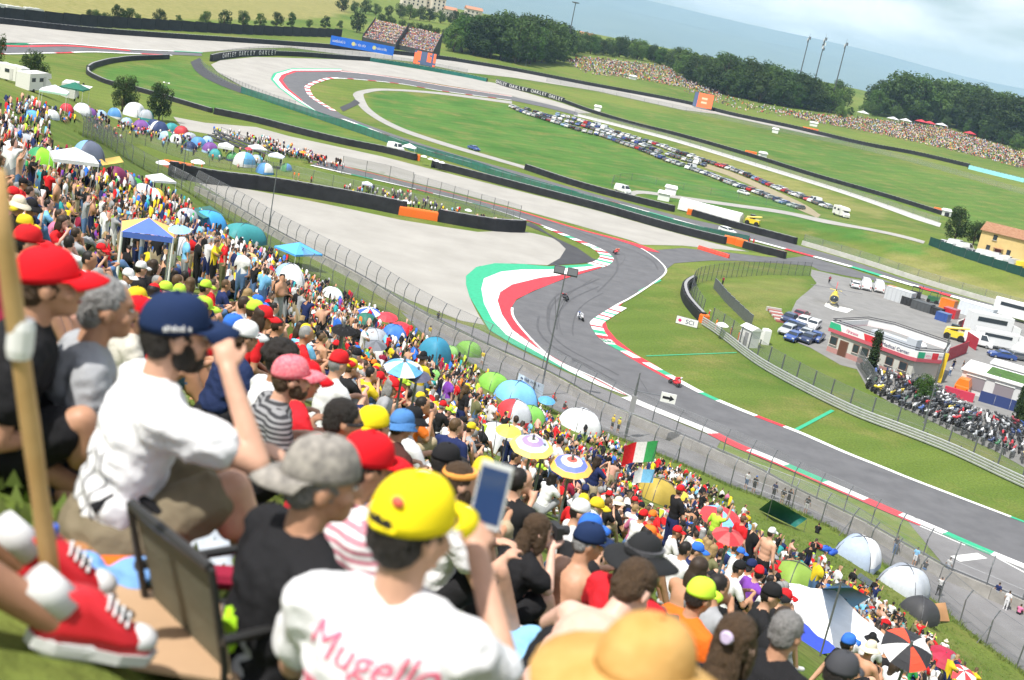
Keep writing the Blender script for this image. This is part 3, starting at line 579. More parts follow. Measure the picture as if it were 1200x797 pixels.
fence([(822, 372), (812, 356), (809, 343), (815, 333), (832, 328.5), (860, 325), (900, 322.5), (948, 323.5)], 3.0, 2.4, 'fence ring of dark posts round the grassy mound', 'dark', wires=2)
fence([(1003, 428), (1012, 443), (1022, 458)], 2.6, .8, 'close-set grey railing beside the parked motorcycles', 'straight', wires=2)
e = empty('panel_wall', G(843, 335)); pts = line([(836, 338), (848, 352), (862, 366), (880, 383)], 2.2)
for i in range(len(pts)-1):
    a, b = pts[i], pts[i+1]; d = b-a; ln = float(np.hypot(*d)); mm = (a+b)/2
    o = MB(); o.box((0, 0, .9), (ln-.05, .12, 1.8)); o.box((0, 0, 1.83), (ln-.02, .18, .06)); o.build('panel', steel, e, M=Matrix.Translation((mm[0]-e.location.x, mm[1]-e.location.y, tz(*mm)-e.location.z)) @ Matrix.Rotation(math.atan2(d[1], d[0]), 4, 'Z'))
tag(e, 'grey panel wall running down the grassy mound', 'wall')
# inner guard rail: stacked steel beams
gr = line([(822, 381), (836, 390), (852, 402), (886, 428), (935, 456), (1000, 488), (1060, 511), (1117, 534), (1200, 573), (1290, 612)], 2)
e = empty('guard_rail', (*gr[0], tz(*gr[0]))); zz = TZ(gr[:, 0], gr[:, 1])
rail_m = mat('rail_steel', (.5, .51, .52), .4, var=.12, scale=2, metal=.5)
for k in range(4):
    A, B = offset(gr, 0), offset(gr, -.09); rings = []
    for i in range(len(gr)):
        z = zz[i]+.12+.33*k
        rings.append([(A[i, 0], A[i, 1], z), (B[i, 0], B[i, 1], z+.06), (B[i, 0], B[i, 1], z+.2), (A[i, 0], A[i, 1], z+.26)])
    MB().loft(rings).build('rail', rail_m, e, M=Matrix.Translation(-e.location))
pm = MB().box((0, 0, .7), (.1, .14, 1.6)).mesh('rail_post', steel_d); Q = resample(offset(gr, .12), int(cum(gr)[-1]/4)); zq = TZ(Q[:, 0], Q[:, 1])
for i in range(len(Q)): link('rail_post', pm, e, Matrix.Translation((Q[i, 0]-e.location.x, Q[i, 1]-e.location.y, zq[i]-e.location.z)))
tag(e, 'stacked steel guard rail sweeping along the inside of the bend', 'guard rail')
# concrete wall along the far straight
P = line([(931, 288), (1000, 309), (1067, 331), (1134, 351), (1200, 369), (1300, 394)], 4); P = offset(P, 3.2)
o = strip('concrete_wall', P, 1.1, .35, conc); tag(o, 'pale concrete wall along the far straight below the dry bank', 'wall')
fence(None, 2.6, 5, 'mesh fence above the pale wall of the far straight', 'straight', wire_far, P=offset(P, .5), wires=2)
# green screen fence round the farmhouse yard
gP = line([(1088, 287), (1100, 292), (1120, 299), (1150, 309), (1200, 325), (1280, 350)], 3); e = empty('screen_fence', (*gP[0], tz(*gP[0]))); nn = int(cum(gP)[-1]/3); Q = resample(gP, nn)
for i in range(nn-1):
    a, b = Q[i], Q[i+1]; d = b-a; ln = float(np.hypot(*d)); mm = (a+b)/2; Mx = Matrix.Translation((mm[0]-e.location.x, mm[1]-e.location.y, tz(*mm)-e.location.z)) @ Matrix.Rotation(math.atan2(d[1], d[0]), 4, 'Z')
    MB().box((0, 0, 1.1), (ln-.04, .05, 2.2)).build('panel', mat('dark_green_screen', (.012, .06, .05), .8, var=.2, scale=1), e, M=Mx); MB().tube([(-ln/2, 0, -.2), (-ln/2, 0, 2.35)], .05, 5).build('post', steel_d, e, M=Mx)
tag(e, 'dark green screen fence round the yard of the yellow farmhouse', 'fence')
# dark hoarding far left
hP = line([(-20, 22), (100, 31), (200, 36), (300, 41), (400, 44)], 6); e = empty('hoarding', (*hP[0], tz(*hP[0]))); nn = int(cum(hP)[-1]/9); Q = resample(hP, nn)
for i in range(nn-1):
    a, b = Q[i], Q[i+1]; d = b-a; ln = float(np.hypot(*d)); mm = (a+b)/2
    MB().box((0, 0, 2.4), (ln-.1, .12, 4.8)).build('panel', mat('dark_hoarding', (.016, .016, .022), .8, col2=(.035, .035, .042), scale=.3), e, M=Matrix.Translation((mm[0]-e.location.x, mm[1]-e.location.y, tz(*mm)-e.location.z)) @ Matrix.Rotation(math.atan2(d[1], d[0]), 4, 'Z'))
tag(e, 'long dark hoarding below the dry hay field', 'hoarding')

# ---- lettering
def text_mesh(txt, size, extr=.01, shear=0):
    cu = bpy.data.curves.new('t', 'FONT'); cu.body = txt; cu.size = size; cu.extrude = extr; cu.align_x = 'CENTER'; cu.align_y = 'CENTER'; cu.shear = shear; cu.resolution_u = 3
    me = baked(bpy.data.objects.new('t', cu)); bpy.data.curves.remove(cu); return me
def lettering(txt, size, m, M, parent, extr=.01, shear=0, sx=1):
    me = text_mesh(txt, size, extr, shear); me.materials.clear(); me.materials.append(m)
    return link('lettering', me, parent, M @ Matrix.Diagonal((sx, 1, 1, 1)))
def marks(w_, h, n, m, M, parent, seed=1):             # writing too small to read in the photograph: strokes of letter size
    q = random.Random(seed); b = MB(); x = -w_/2; st = w_/n
    for k in range(n):
        if k and q.random() < .12: continue
        cx = x+(k+.5)*st; hh_ = h*q.choice((.62, .62, 1)); y0 = -h/2
        b.box((cx-st*.25, y0+hh_/2, 0), (st*.2, hh_, .012)); t_ = q.random()
        if t_ < .7: b.box((cx+st*.02, y0+h*.55, 0), (st*.34, h*.14, .012))
        if t_ > .3: b.box((cx+st*.02, y0+h*.08, 0), (st*.34, h*.14, .012))
        if t_ > .5: b.box((cx+st*.25, y0+h*.31, 0), (st*.17, h*.6, .012))
    return b.build('lettering', m, parent, M=M)
def upright(p, n):                                     # board frame: x along the board, y up, z = outward normal n (horizontal)
    n = Vector((n[0], n[1], 0)).normalized(); x = Vector((0, 0, 1)).cross(n)
    return Matrix(((x.x, 0, n.x, p[0]), (x.y, 0, n.y, p[1]), (x.z, 1, n.z, p[2]), (0, 0, 0, 1)))
def to_cam(p): return Vector((-p[0], -p[1], 0)).normalized()
let_w = mat('white_letters', (.8, .8, .8), .6); let_k = mat('black_letters', (.02, .02, .025), .6)
for px, wd, n_, th in (([(258, 69.5), (280, 66.5), (300, 65.5), (322, 65)], 'OAKLEY', 3, 2.6), ([(582, 98), (600, 104), (630, 111), (660, 120)], 'OAKLEY', 4, 2.2)):
    own = [o for o in C.objects if o.name.startswith('tyre_barrier') and 'lettering' in o.get('label', '') and ('hairpin' in o['label']) == (px[0][0] < 400) and 'right of' not in o['label']][0]
    P = line(px, 1.5); s = cum(P); tot = s[-1]; letters = (wd+' ')*n_; letters = letters.strip()
    for k, ch in enumerate(letters):
        if ch == ' ': continue
        u = (k+.5)/len(letters)*tot; x = np.interp(u, s, P[:, 0]); y = np.interp(u, s, P[:, 1]); x2 = np.interp(u+.5, s, P[:, 0]); y2 = np.interp(u+.5, s, P[:, 1])
        nrm = Vector((y2-y, -(x2-x), 0)).normalized()
        if nrm.dot(to_cam((x, y))) < 0: nrm = -nrm
        p = Vector((x, y, tz(x, y)+th*.52))+nrm*.72
        lettering(ch, th*1.0, let_w, Matrix.Translation(-own.location) @ upright(p, nrm), own, .03)
# ---- poles, masts
def top_h(p, ytop):
    lo, hi = .1, 120
    for _ in range(40):
        m_ = (lo+hi)/2
        if proj((p[0], p[1], p[2]+m_))[1] > ytop: lo = m_
        else: hi = m_
    return lo
def pole(px, ytop, r_, label, head=None, cat='light pole', name='light_pole', m=steel):
    p = G(*px); h = top_h(p, ytop); e = empty(name, p)
    MB().tube([(0, 0, -.3), (0, 0, h*.5), (0, 0, h)], [r_, r_*.85, r_*.6], 8).build('pole', m, e); MB().lathe([(r_*2, 0), (r_*2, .05), (r_*1.2, .1)], 8).build('base_plate', m, e)
    if head == 'flood':
        for s_ in (-1, 1):
            b = MB(); b.box((s_*.72, 0, .35), (1.15, .3, .8)); b.box((s_*.72, -.17, .35), (1.0, .06, .66), 1); b.build('floodlight', [steel_d, mat('lamp_glass', (.2, .21, .23), .2)], e, M=Matrix.Translation((0, 0, h)))
        MB().box((0, 0, 0), (2.6, .12, .12)).build('crossbar', steel, e, M=Matrix.Translation((0, 0, h-.1)))
        for s_ in (-1, 1): MB().tube([(0, 0, h*.62), (s_*.55, 0, h*.8)], .02, 4).build('stay', steel_d, e)
    if head == 'lamp':
        MB().tube([(-.6, 0, h), (.6, 0, h)], .05, 6).build('crossbar', steel, e)
        for s_ in (-1, 1): MB().loft([[(s_*.6-.2, -.3, h-.1), (s_*.6+.2, -.3, h-.1), (s_*.6+.2, .2, h-.1), (s_*.6-.2, .2, h-.1)], [(s_*.6-.12, -.2, h+.15), (s_*.6+.12, -.2, h+.15), (s_*.6+.12, .1, h+.15), (s_*.6-.12, .1, h+.15)]]).build('lamp_head', white_m, e)
    if head == 'cam': MB().box((.15, 0, h+.1), (.5, .3, .3)).build('lamp_head', steel_d, e)
    return tag(e, label, cat), h
fl_, hfl = pole((633, 463), 321, .11, 'tall pole carrying a twin floodlight box above the chicane', 'flood')
pole((312, 288), 197, .09, 'bare pole standing in front of the pale gravel trap', 'cam'); pole((212, 222), 160, .09, 'slim pole rising above the left end of the tyre wall', 'cam')
pole((190, 142), 97, .09, 'lamp post with two white heads beside the dark trees', 'lamp'); pole((1083, 496), 391, .11, 'tall bare pole rising out of the parked motorcycles')
pole((616, 77), 60, .18, 'short pale pole in front of the far wood', 'cam')
for px, yt, lab in (((930, 118), 43, 'left radio mast above the wood'), ((948, 122), 44, 'middle radio mast with clustered aerials above the wood'), ((971, 132), 50, 'right radio mast above the wood'), ((661, 72), 3, 'far mast with a flat lamp ring above the wood')):
    p = G(*px); h = top_h(p, yt); e = empty('radio_mast', p); MB().tube([(0, 0, -.3), (0, 0, h)], [.55, .3], 6).build('pole', steel_d, e); b = MB()
    if 'ring' in lab: b.lathe([(.4, h-.6), (2.6, h-.3), (2.6, h+.2), (.4, h+.3)], 12); b.build('lamp_ring', steel_d, e)
    else:
        nn = 7 if 'middle' in lab else 3
        for k in range(nn):
            a = k*2.1; zz_ = h-1.2*k-1; b = MB(); b.box((math.cos(a)*.9, math.sin(a)*.9, zz_), (.7, .7, 2.2)); b.tube([(0, 0, zz_), (math.cos(a)*.9, math.sin(a)*.9, zz_)], .1, 4); b.build('aerial', white_m if k % 2 else steel_d, e)
        MB().tube([(0, 0, h), (0, 0, h+2.5)], .08, 5).build('spike', steel_d, e)
    tag(e, lab, 'mast')
# arrow sign on a gantry post in front of the track
p = G(733, 512); h = top_h(p, 437); e = empty('gantry_post', p); MB().tube([(0, 0, -.3), (0, 0, h*.65), (0, 0, h)], [.16, .14, .06], 8).build('pole', steel, e); MB().box((0, 0, h*.5), (.5, .4, h*.3)).build('cabinet', cap_grey, e)
q = p+Vector((0, 0, h*.72)); x_end = None
arm = Vector((2.5, .2, 0)); MB().tube([(0, 0, h*.72), tuple(Vector((0, 0, h*.72))+arm)], .05, 6).build('arm', steel, e); MB().tube([(0, 0, h*.93), tuple(Vector((0, 0, h*.73))+arm*.5)], .015, 4).build('stay', steel, e)
Ms = upright(Vector((0, 0, h*.70))+arm*1.35, to_cam(q)); MB().box((0, 0, 0), (1.55, 1.0, .12)).build('sign_panel', white_m, e, M=Ms)
MB().prism([(-.58, -.13), (.15, -.13), (.15, -.32), (.6, 0), (.15, .32), (.15, .13), (-.58, .13)], .062, .075).build('arrow', let_k, e, M=Ms)
tag(e, 'gantry post with a white panel showing a black arrow', 'sign')
# trackside boards
def board(px, w_, h, label, m, back=white_m, txt=None, size=.6, tm=let_k, nrm=None, z0=.15, legs=True, name='sign_board', cat='sign', th=.12):
    p = G(*px); nrm = nrm or to_cam(p); e = empty(name, p); Mx = upright((0, 0, z0+h/2), nrm)
    MB().box((0, 0, 0), (w_, h, th)).build('panel', m, e, M=Mx); MB().box((0, 0, -th/2-.02), (w_+.1, h+.1, .03)).build('frame', back, e, M=Mx)
    if legs:
        for s_ in (-1, 1): MB().box((s_*w_*.42, -h/2-z0/2, -th/2), (.1, z0+.1, .1)).build('leg', steel_d, e, M=Mx)
    if txt:
        for t_, dx, dy, sz, cm in txt: lettering(t_, sz, cm, Mx @ Matrix.Translation((dx, dy, th/2+.004)), e)
    return tag(e, label, cat), Mx
let_b = mat('navy_letters', (.02, .02, .12), .6); let_p = mat('magenta_letters', (.65, .04, .2), .6)
n1 = Vector((-.25, -1, 0)); e, Mx = board((804, 382), 3.3, 1.1, 'white trackside board with dark lettering and a pink ball on the inner grass', mat('board_white', (.82, .82, .82), .5), steel_d, [('SCI', .45, -.03, .95, let_b)], nrm=n1, z0=.1)
MB().sphere((-1.1, 0, .03), (.3, .3, .06), 12, 6).build('emblem', let_p, e, M=Mx)
def screen(px0, w_, h, label, cols, z0, nx=10, ny=7):
    p = G(*px0); e = empty('video_screen', p); nrm = to_cam(p); Mx = upright((0, 0, z0+h/2), nrm); MB().box((0, 0, -.3), (w_+.4, h+.4, .5)).build('housing', steel_d, e, M=Mx)
    for s_ in (-1, 1):
        MB().box((s_*w_*.4, -h/2-z0/2, -.4), (.35, z0+.3, .35)).build('leg', steel, e, M=Mx)
    for i in range(nx):
        b = MB()
        for j in range(ny):
            c_ = cols(i, j); b.box(((i+.5)/nx*w_-w_/2, (j+.5)/ny*h-h/2, .0), (w_/nx-.02, h/ny-.02, .06), c_)
        b.build('screen_tile', [mat('screen_orange', (1, .16, .06), .4, emit=.55), mat('screen_dark', (.1, .14, .25), .4, emit=.2), mat('screen_pale', (1, .45, .3), .4, emit=.5)], e, M=Mx)
    return tag(e, label, 'screen')
rs = random.Random(4); screen((496, 80), 11, 6.5, 'large trackside screen with orange and dark blue blocks', lambda i, j: (0 if (i < 3 or i > 8 or (5 < i < 8 and j > 1)) else 1) if rs.random() < .85 else 1, 1.6)
screen((822, 128), 11, 8, 'orange trackside screen before the right wood', lambda i, j: 1 if i < 2 else (2 if 3 < i < 9 and j in (2, 4) and rs.random() < .7 else 0), 1.0)
blue = mat('blue_banner', (.02, .17, .75), .6, var=.08, scale=.3)
pa, pb = G(386, 57), G(460, 69); d = (pb-pa); nrm = Vector((d.y, -d.x, 0)); nrm = nrm if nrm.dot(to_cam(pa)) > 0 else -nrm; mid_ = (pa+pb)/2; ln = d.length
e = empty('banner', mid_); Mx = upright((0, 0, 4.2), nrm); MB().box((0, 0, 0), (ln, 4.6, .1)).build('cloth', blue, e, M=Mx)
for k in range(3): marks(ln*.2, 1.5, 14, let_w, Mx @ Matrix.Translation(((k-1)*ln*.33-1.5, .1, .06)), e, k)
for k in range(2): MB().sphere(((k-.5)*ln*.33-.3+1, 0, .06), (1.1, 1.1, .05), 10, 5).build('emblem', mat('pale_yellow', (.75, .7, .3), .6), e, M=Mx)
for s_ in (-1, 1): MB().box((s_*ln*.49, -2.2, -.15), (.25, 8.6, .25)).build('leg', steel, e, M=Mx)
tag(e, 'long blue banner with white lettering in front of the grandstands', 'banner')
# cloth banner tied to the spectator fence, hand-lettered sheet on the left hill
pa, pb = G(604, 459), G(633, 474); d = pb-pa; nrm = Vector((d.y, -d.x, 0)); nrm = nrm if nrm.dot(to_cam(pa)) > 0 else -nrm
e = empty('fence_banner', (pa+pb)/2); Mx = upright((0, 0, 1.15), nrm) ; ln = d.length*1.02; rws = []
for j in range(7): rws.append([((i/16-.5)*ln, (j/6-.5)*2.0-.06*math.sin(i/16*PI), .03*math.sin(i*1.3+j)) for i in range(17)])
MB().loft(rws, 0, False, closed=False).build('cloth', mat('pale_blue_cloth', (.55, .66, .85), .85, var=.05, scale=2), e, M=Mx)
for i, (dx, dy, w_) in enumerate(((-.22, .72, .34), (.2, .72, .4), (-.2, -.72, .36), (.2, -.72, .36))): marks(ln*w_, .3, 7, let_b, Mx @ Matrix.Translation((ln*dx, dy, .07)), e, i+9)
b = MB()
for k in range(5): b.tube([(-.5+.2*k, .3-.1*k, .07), (-.3+.2*k, -.1+.05*k, .07), (.1*k-.2, -.3, .07)], .015, 4)
b.build('drawing', let_b, e, M=Mx)
tag(e, 'pale blue cloth banner with dark lettering tied to the spectator fence', 'banner')
# shaded-awning strip in the meadow
p0, p1 = G(796, 246), G(868, 262); d = p1-p0; o = MB(); ln = d.length; o.loft([[(-ln/2, -1.5, 0), (ln/2, -1.5, 0), (ln/2, 1.5, 0), (-ln/2, 1.5, 0)], [(-ln/2, -1.5, 2.3), (ln/2, -1.5, 2.3), (ln/2, 1.5, 2.3), (-ln/2, 1.5, 2.3)], [(-ln/2, -.2, 3), (ln/2, -.2, 3), (ln/2, .2, 3), (-ln/2, .2, 3)]])
tag(o.build('long_awning', mat('white_tarpaulin', (.74, .75, .76), .6, var=.05, scale=.5), M=Matrix.Translation((p0+p1)/2) @ Matrix.Rotation(math.atan2(d.y, d.x), 4, 'Z')), 'long white marquee beside the far straight', 'marquee')

# ------------------------------------------------------------------ figures
def hit_up(px, py, h, dmin=14):                                # where a sight line passes h above the ground
    r_ = ray(px, py); r_ = r_/math.hypot(r_[0], r_[1]); dz = H+r_[2]*_T-TZ(r_[0]*_T, r_[1]*_T)-h
    g = dz+h; k0 = int(np.argmax(g < 0)); k0 = len(_T)-1 if g[k0] >= 0 else max(k0, 1)   # ground contact, then back up the line to height h
    kd = int(np.searchsorted(_T, dmin)); ab = np.nonzero(dz[:k0] >= 0)[0]; ab = ab[ab > kd]
    if len(ab): k = ab[-1]+1; a, b = _T[k-1], _T[k]; t = a+(b-a)*dz[k-1]/(dz[k-1]-dz[k])
    else: t = _T[min(kd, k0-1)+int(np.argmax(dz[min(kd, k0-1):k0]))]
    return Vector((r_[0]*t, r_[1]*t, tz(r_[0]*t, r_[1]*t)))
def eval_mesh(me, mods, name):
    o = bpy.data.objects.new('tmp', me)
    for ty, kw in mods:
        m_ = o.modifiers.new('m', ty)
        for k, v in kw.items(): setattr(m_, k, v)
    r_ = baked(o); r_.name = name; bpy.data.meshes.remove(me); return r_
class Body:
    """soft primitives with a cloth / skin label each; welded into one continuous surface"""
    def __init__(s): s.p = []
    def cap(s, a, b, ra, rb, lab=0): s.p.append(('c', Vector(a), Vector(b), ra, rb, lab))
    def ell(s, c, r_, lab=0, M=None): s.p.append(('e', Vector(c), Vector(r_), (M.to_3x3() if M else Matrix.Identity(3)), 0, lab))
    def raw(s, only=None, grow=0.0):
        b = MB()
        for q in s.p:
            if only is not None and q[5] not in only: continue
            if q[0] == 'c':
                A, B, ra, rb = q[1], q[2], q[3]+grow, q[4]+grow; d = (B-A); d = d.normalized() if d.length > 1e-5 else Vector((0, 0, 1))
                b.tube([A-d*ra*.86, A-d*ra*.5, A, B, B+d*rb*.5, B+d*rb*.86], [ra*.45, ra*.87, ra, rb, rb*.87, rb*.45], 10)
            else:
                r3 = q[2]+Vector((grow,)*3); b.sphere((0, 0, 0), tuple(r3), 14, 9, 0, Matrix.Translation(q[1]) @ q[3].to_4x4())
        return b
    def weld(s, voxel, name, mats, it=3, dec=None, only=None, grow=0.0, sf=.5):
        mods = [('REMESH', dict(mode='VOXEL', voxel_size=voxel)), ('SMOOTH', dict(factor=sf, iterations=it))]
        if dec: mods.append(('DECIMATE', dict(ratio=dec)))
        me = eval_mesh(s.raw(only, grow).mesh('b', []), mods, name)
        n = len(me.polygons); cc_ = np.empty(n*3); me.polygons.foreach_get('center', cc_); cc_ = cc_.reshape(-1, 3); best = np.full(n, 1e9); lab = np.zeros(n, int)
        for q in s.p:
            if only is not None and q[5] not in only: continue
            if q[0] == 'c':
                A = np.array(q[1]); D = np.array(q[2])-A; t = np.clip(((cc_-A)@D)/(D@D+1e-9), 0, 1); d = np.linalg.norm(cc_-A-t[:, None]*D, axis=1)-(q[3]*(1-t)+q[4]*t)
            else:
                L_ = (cc_-np.array(q[1]))@np.array(q[3]); r3 = np.array(q[2]); k = np.linalg.norm(L_/r3, axis=1); d = (k-1)*r3.min()
            up_ = d < best; best[up_] = d[up_]; lab[up_] = q[5]
        me.materials.clear()
        for m_ in mats: me.materials.append(m_)
        if len(mats) > 1: me.polygons.foreach_set('material_index', np.minimum(lab, len(mats)-1))
        else: me.polygons.foreach_set('material_index', np.zeros(n, int))
        me.polygons.foreach_set('use_smooth', [True]*n); me.update(); return me
SKIN, SHIRT, TROU, HAIR, SHOE = range(5)
V3 = Vector
def head_prims(B, c, Rh, fine=False, hair=True, beard=False):
    """c = centre of the head, Rh turns it; +y is the face"""
    def e(o, r_, lab=SKIN, M=None): B.ell(c+Rh @ V3(o), r_, lab, Rh @ M if M else Rh)
    e((0, -.005, .025), (.075, .096, .092)); e((0, .028, -.05), (.058, .062, .062)); e((0, .055, -.085), (.034, .035, .03), HAIR if beard else SKIN); e((0, .098, -.02), (.013, .02, .022))
    for s_ in (-1, 1): e((s_*.077, -.012, -.012), (.012, .022, .032))
    if fine:
        e((0, .106, -.032), (.016, .014, .011)); e((0, .07, .028), (.055, .026, .016)); e((0, .08, -.062), (.026, .016, .008)); e((0, .078, -.075), (.022, .014, .007))
        for s_ in (-1, 1): e((s_*.038, .055, -.03), (.03, .03, .026))
    if hair:
        e((0, -.018, .036), (.078, .094, .084), HAIR); e((0, -.05, .0), (.072, .06, .075), HAIR)
    if beard:
        e((0, .06, -.07), (.05, .042, .04), HAIR)
        for s_ in (-1, 1): e((s_*.055, .02, -.05), (.02, .035, .04), HAIR)
def hand(B, w_, d, side, palm, curl=.5, fine=True, lab=SKIN):
    """hand at wrist w_, pointing along d; palm = direction the palm faces; five separate bent fingers"""
    d = d.normalized(); x = d.cross(palm).normalized(); p = x.cross(d).normalized()
    if not fine:
        B.cap(w_, w_+d*.09, .032, .034, lab); B.cap(w_+d*.09, w_+d*.15+p*.02, .026, .016, lab); return
    B.ell(w_+d*.05, (.04, .045, .02), lab, Matrix((x, d, -p)).transposed().to_4x4())
    for k, (off, ln, rr_) in enumerate(((-.03, .065, .0085), (-.01, .078, .0092), (.011, .072, .009), (.03, .056, .0082))):
        b0 = w_+d*.085+x*off*1.05; a1 = curl*.9; d1 = d*math.cos(a1)+p*math.sin(a1); b1 = b0+d1*ln*.5; a2 = curl*1.9; d2 = d*math.cos(a2)+p*math.sin(a2); b2 = b1+d2*ln*.32; a3 = curl*2.6; d3 = d*math.cos(a3)+p*math.sin(a3)
        B.cap(b0, b1, rr_*1.08, rr_, lab); B.cap(b1, b2, rr_, rr_*.95, lab); B.cap(b2, b2+d3*ln*.24, rr_*.95, rr_*.8, lab)
    t0 = w_+d*.025-x*side*.034; t1 = t0+(d*.7-x*side*.55+p*.45).normalized()*.042; B.cap(t0, t1, .013, .0105, lab); B.cap(t1, t1+(d*.85-x*side*.1+p*.5).normalized()*.032, .0105, .009, lab)
def figure(pose, fine=False, beard=False, hair=True, shirtless=False, long_trousers=False, female=False):
    """returns Body, head centre, head rotation"""
    g = dict(hz=.1, lean=.18, side=0, knees=((-.15, .36, .36), (.15, .36, .36)), feet=((-.13, .58, -.13), (.13, .58, -.13)), elbows=((-.27, .2, .33), (.27, .2, .33)), hands=((-.1, .4, .42), (.1, .4, .42)), hyaw=0, hpitch=.1, hroll=0, stand=False, curl=(.6, .6), palms=None, bend=0)
    g.update(pose); B = Body(); hip = V3((0, 0, g['hz'])); dr = V3((math.sin(g['side']), math.sin(g['lean'])*math.cos(g['side']), math.cos(g['lean'])*math.cos(g['side']))).normalized()
    sx = V3((1, 0, 0)); sx = (sx-dr*sx.dot(dr)).normalized(); fy = dr.cross(sx)*1.0
    fy = sx.cross(dr)*-1
    Mt = Matrix((sx, fy, dr)).transposed().to_4x4(); k = .93 if female else 1
    up_dr = (dr+V3((0, math.sin(g['bend']), 0))).normalized(); mid_ = hip+dr*.27; chest = mid_+up_dr*.15; nb = mid_+up_dr*.29
    Mu = Matrix((sx, sx.cross(up_dr)*-1, up_dr)).transposed().to_4x4()
    TL = SKIN if shirtless else SHIRT
    B.ell(hip+dr*.05, (.175, .125, .13), TROU, Mt); B.ell(hip+dr*.17, (.155*k, .115, .15), TL, Mt); B.ell(mid_+dr*.04, (.16*k, .112, .15), TL, Mt); B.ell(chest, (.178*k, .118, .16), TL, Mu)
    sh = [mid_+up_dr*.225+sx*s_*.165*k for s_ in (-1, 1)]; B.cap(sh[0], sh[1], .066, .066, TL); B.cap(mid_+up_dr*.28, sh[0], .05, .06, TL); B.cap(mid_+up_dr*.28, sh[1], .05, .06, TL)
    Rh = Matrix.Rotation(g['hyaw'], 4, 'Z') @ Matrix.Rotation(-g['hpitch'], 4, 'X') @ Matrix.Rotation(g['hroll'], 4, 'Y')
    hc = nb+(up_dr*.6+V3((0, .25, 1))*.5).normalized()*.165; B.cap(nb-up_dr*.04, hc+V3((0, -.02, -.03)), .06, .054, SKIN)
    head_prims(B, hc, Rh, fine, hair, beard)
    for i, s_ in enumerate((-1, 1)):
        S0 = sh[i]+sx*s_*.02; E0 = V3(g['elbows'][i]); W0 = V3(g['hands'][i]); d = E0-S0
        if not shirtless: B.cap(S0, S0+d*.55, .064, .062, SHIRT)
        B.cap(S0, E0, .05, .041, SKIN); B.cap(E0, W0, .041, .029, SKIN)
        pl = V3(g['palms'][i]) if g['palms'] else V3((0, .3, -1)); dirw = (W0-E0).normalized()
        if fine: dirw = (dirw+V3((0, .1, 0))).normalized()
        hand(B, W0, dirw, s_, pl, g['curl'][i], fine)
        hp = hip+sx*s_*.09; K0 = V3(g['knees'][i]); F0 = V3(g['feet'][i]); d = K0-hp
        B.cap(hp, hp+d*(1 if long_trousers else .8), .098, .078, TROU); B.cap(hp, K0, .085, .058, TROU if long_trousers else SKIN); B.cap(K0, F0, .058, .04, TROU if long_trousers else SKIN)
        B.ell(K0+(K0-F0).normalized()*-.1+V3((0, -.03, 0)), (.055, .06, .1), TROU if long_trousers else SKIN)
        fd = V3((0, 1, -.25 if not g['stand'] else 0)).normalized(); B.cap(F0+V3((0, -.03, -.03)), F0+fd*.15+V3((0, 0, -.03)), .042, .036, SHOE)
    return B, hc, Rh
POSES = {
 'sit': dict(),
 'sit_back': dict(lean=-.2, knees=((-.14, .44, .26), (.14, .42, .3)), feet=((-.14, .82, -.18), (.12, .78, -.18)), elbows=((-.26, -.2, .3), (.26, -.2, .3)), hands=((-.28, -.33, .04), (.28, -.33, .04)), hpitch=.0, hyaw=.3),
 'sit_cross': dict(lean=.25, knees=((-.34, .28, .12), (.34, .28, .12)), feet=((.1, .34, .02), (-.1, .36, .02)), elbows=((-.26, .1, .3), (.26, .1, .3)), hands=((-.1, .3, .2), (.1, .3, .2)), hyaw=-.3),
 'sit_look': dict(lean=.3, elbows=((-.24, .25, .42), (.24, .25, .42)), hands=((-.06, .3, .62), (.08, .32, .62)), hpitch=.05, hyaw=-.15),
 'sit_turn': dict(lean=.1, hyaw=.9, side=.12, elbows=((-.3, .1, .3), (.3, .2, .35)), hands=((-.2, .3, .38), (.12, .4, .42))),
 'stand': dict(hz=.93, lean=.02, stand=True, knees=((-.1, .03, .48), (.1, .03, .48)), feet=((-.12, 0, .07), (.12, 0, .07)), elbows=((-.27, -.02, 1.1), (.27, -.02, 1.1)), hands=((-.27, .1, .87), (.27, .1, .87)), hpitch=.1),
 'stand_photo': dict(hz=.93, lean=.0, stand=True, knees=((-.1, .03, .48), (.1, .03, .48)), feet=((-.14, -.04, .07), (.14, .05, .07)), elbows=((-.28, .14, 1.22), (.28, .16, 1.24)), hands=((-.08, .28, 1.5), (.1, .28, 1.52)), hpitch=.05),
 'stand_cross': dict(hz=.93, lean=-.03, stand=True, knees=((-.1, .03, .48), (.1, .03, .48)), feet=((-.16, 0, .07), (.15, .06, .07)), elbows=((-.27, .08, 1.13), (.27, .08, 1.13)), hands=((.08, .2, 1.17), (-.08, .22, 1.14)), hyaw=.4),
 'stand_wave': dict(hz=.93, lean=.05, stand=True, knees=((-.1, .06, .48), (.1, .02, .48)), feet=((-.13, .02, .07), (.14, -.05, .07)), elbows=((-.3, .0, 1.12), (.3, .1, 1.52)), hands=((-.22, .16, .98), (.24, .2, 1.78)), hyaw=-.2),
}
skin_c = [mat('skin_light', (.6, .34, .23), .55, var=.06, scale=6), mat('skin_tan', (.48, .25, .15), .55, var=.06, scale=6), mat('skin_brown', (.3, .15, .09), .55, var=.06, scale=6), mat('skin_pink', (.66, .36, .28), .55, var=.06, scale=6)]
cl = {}
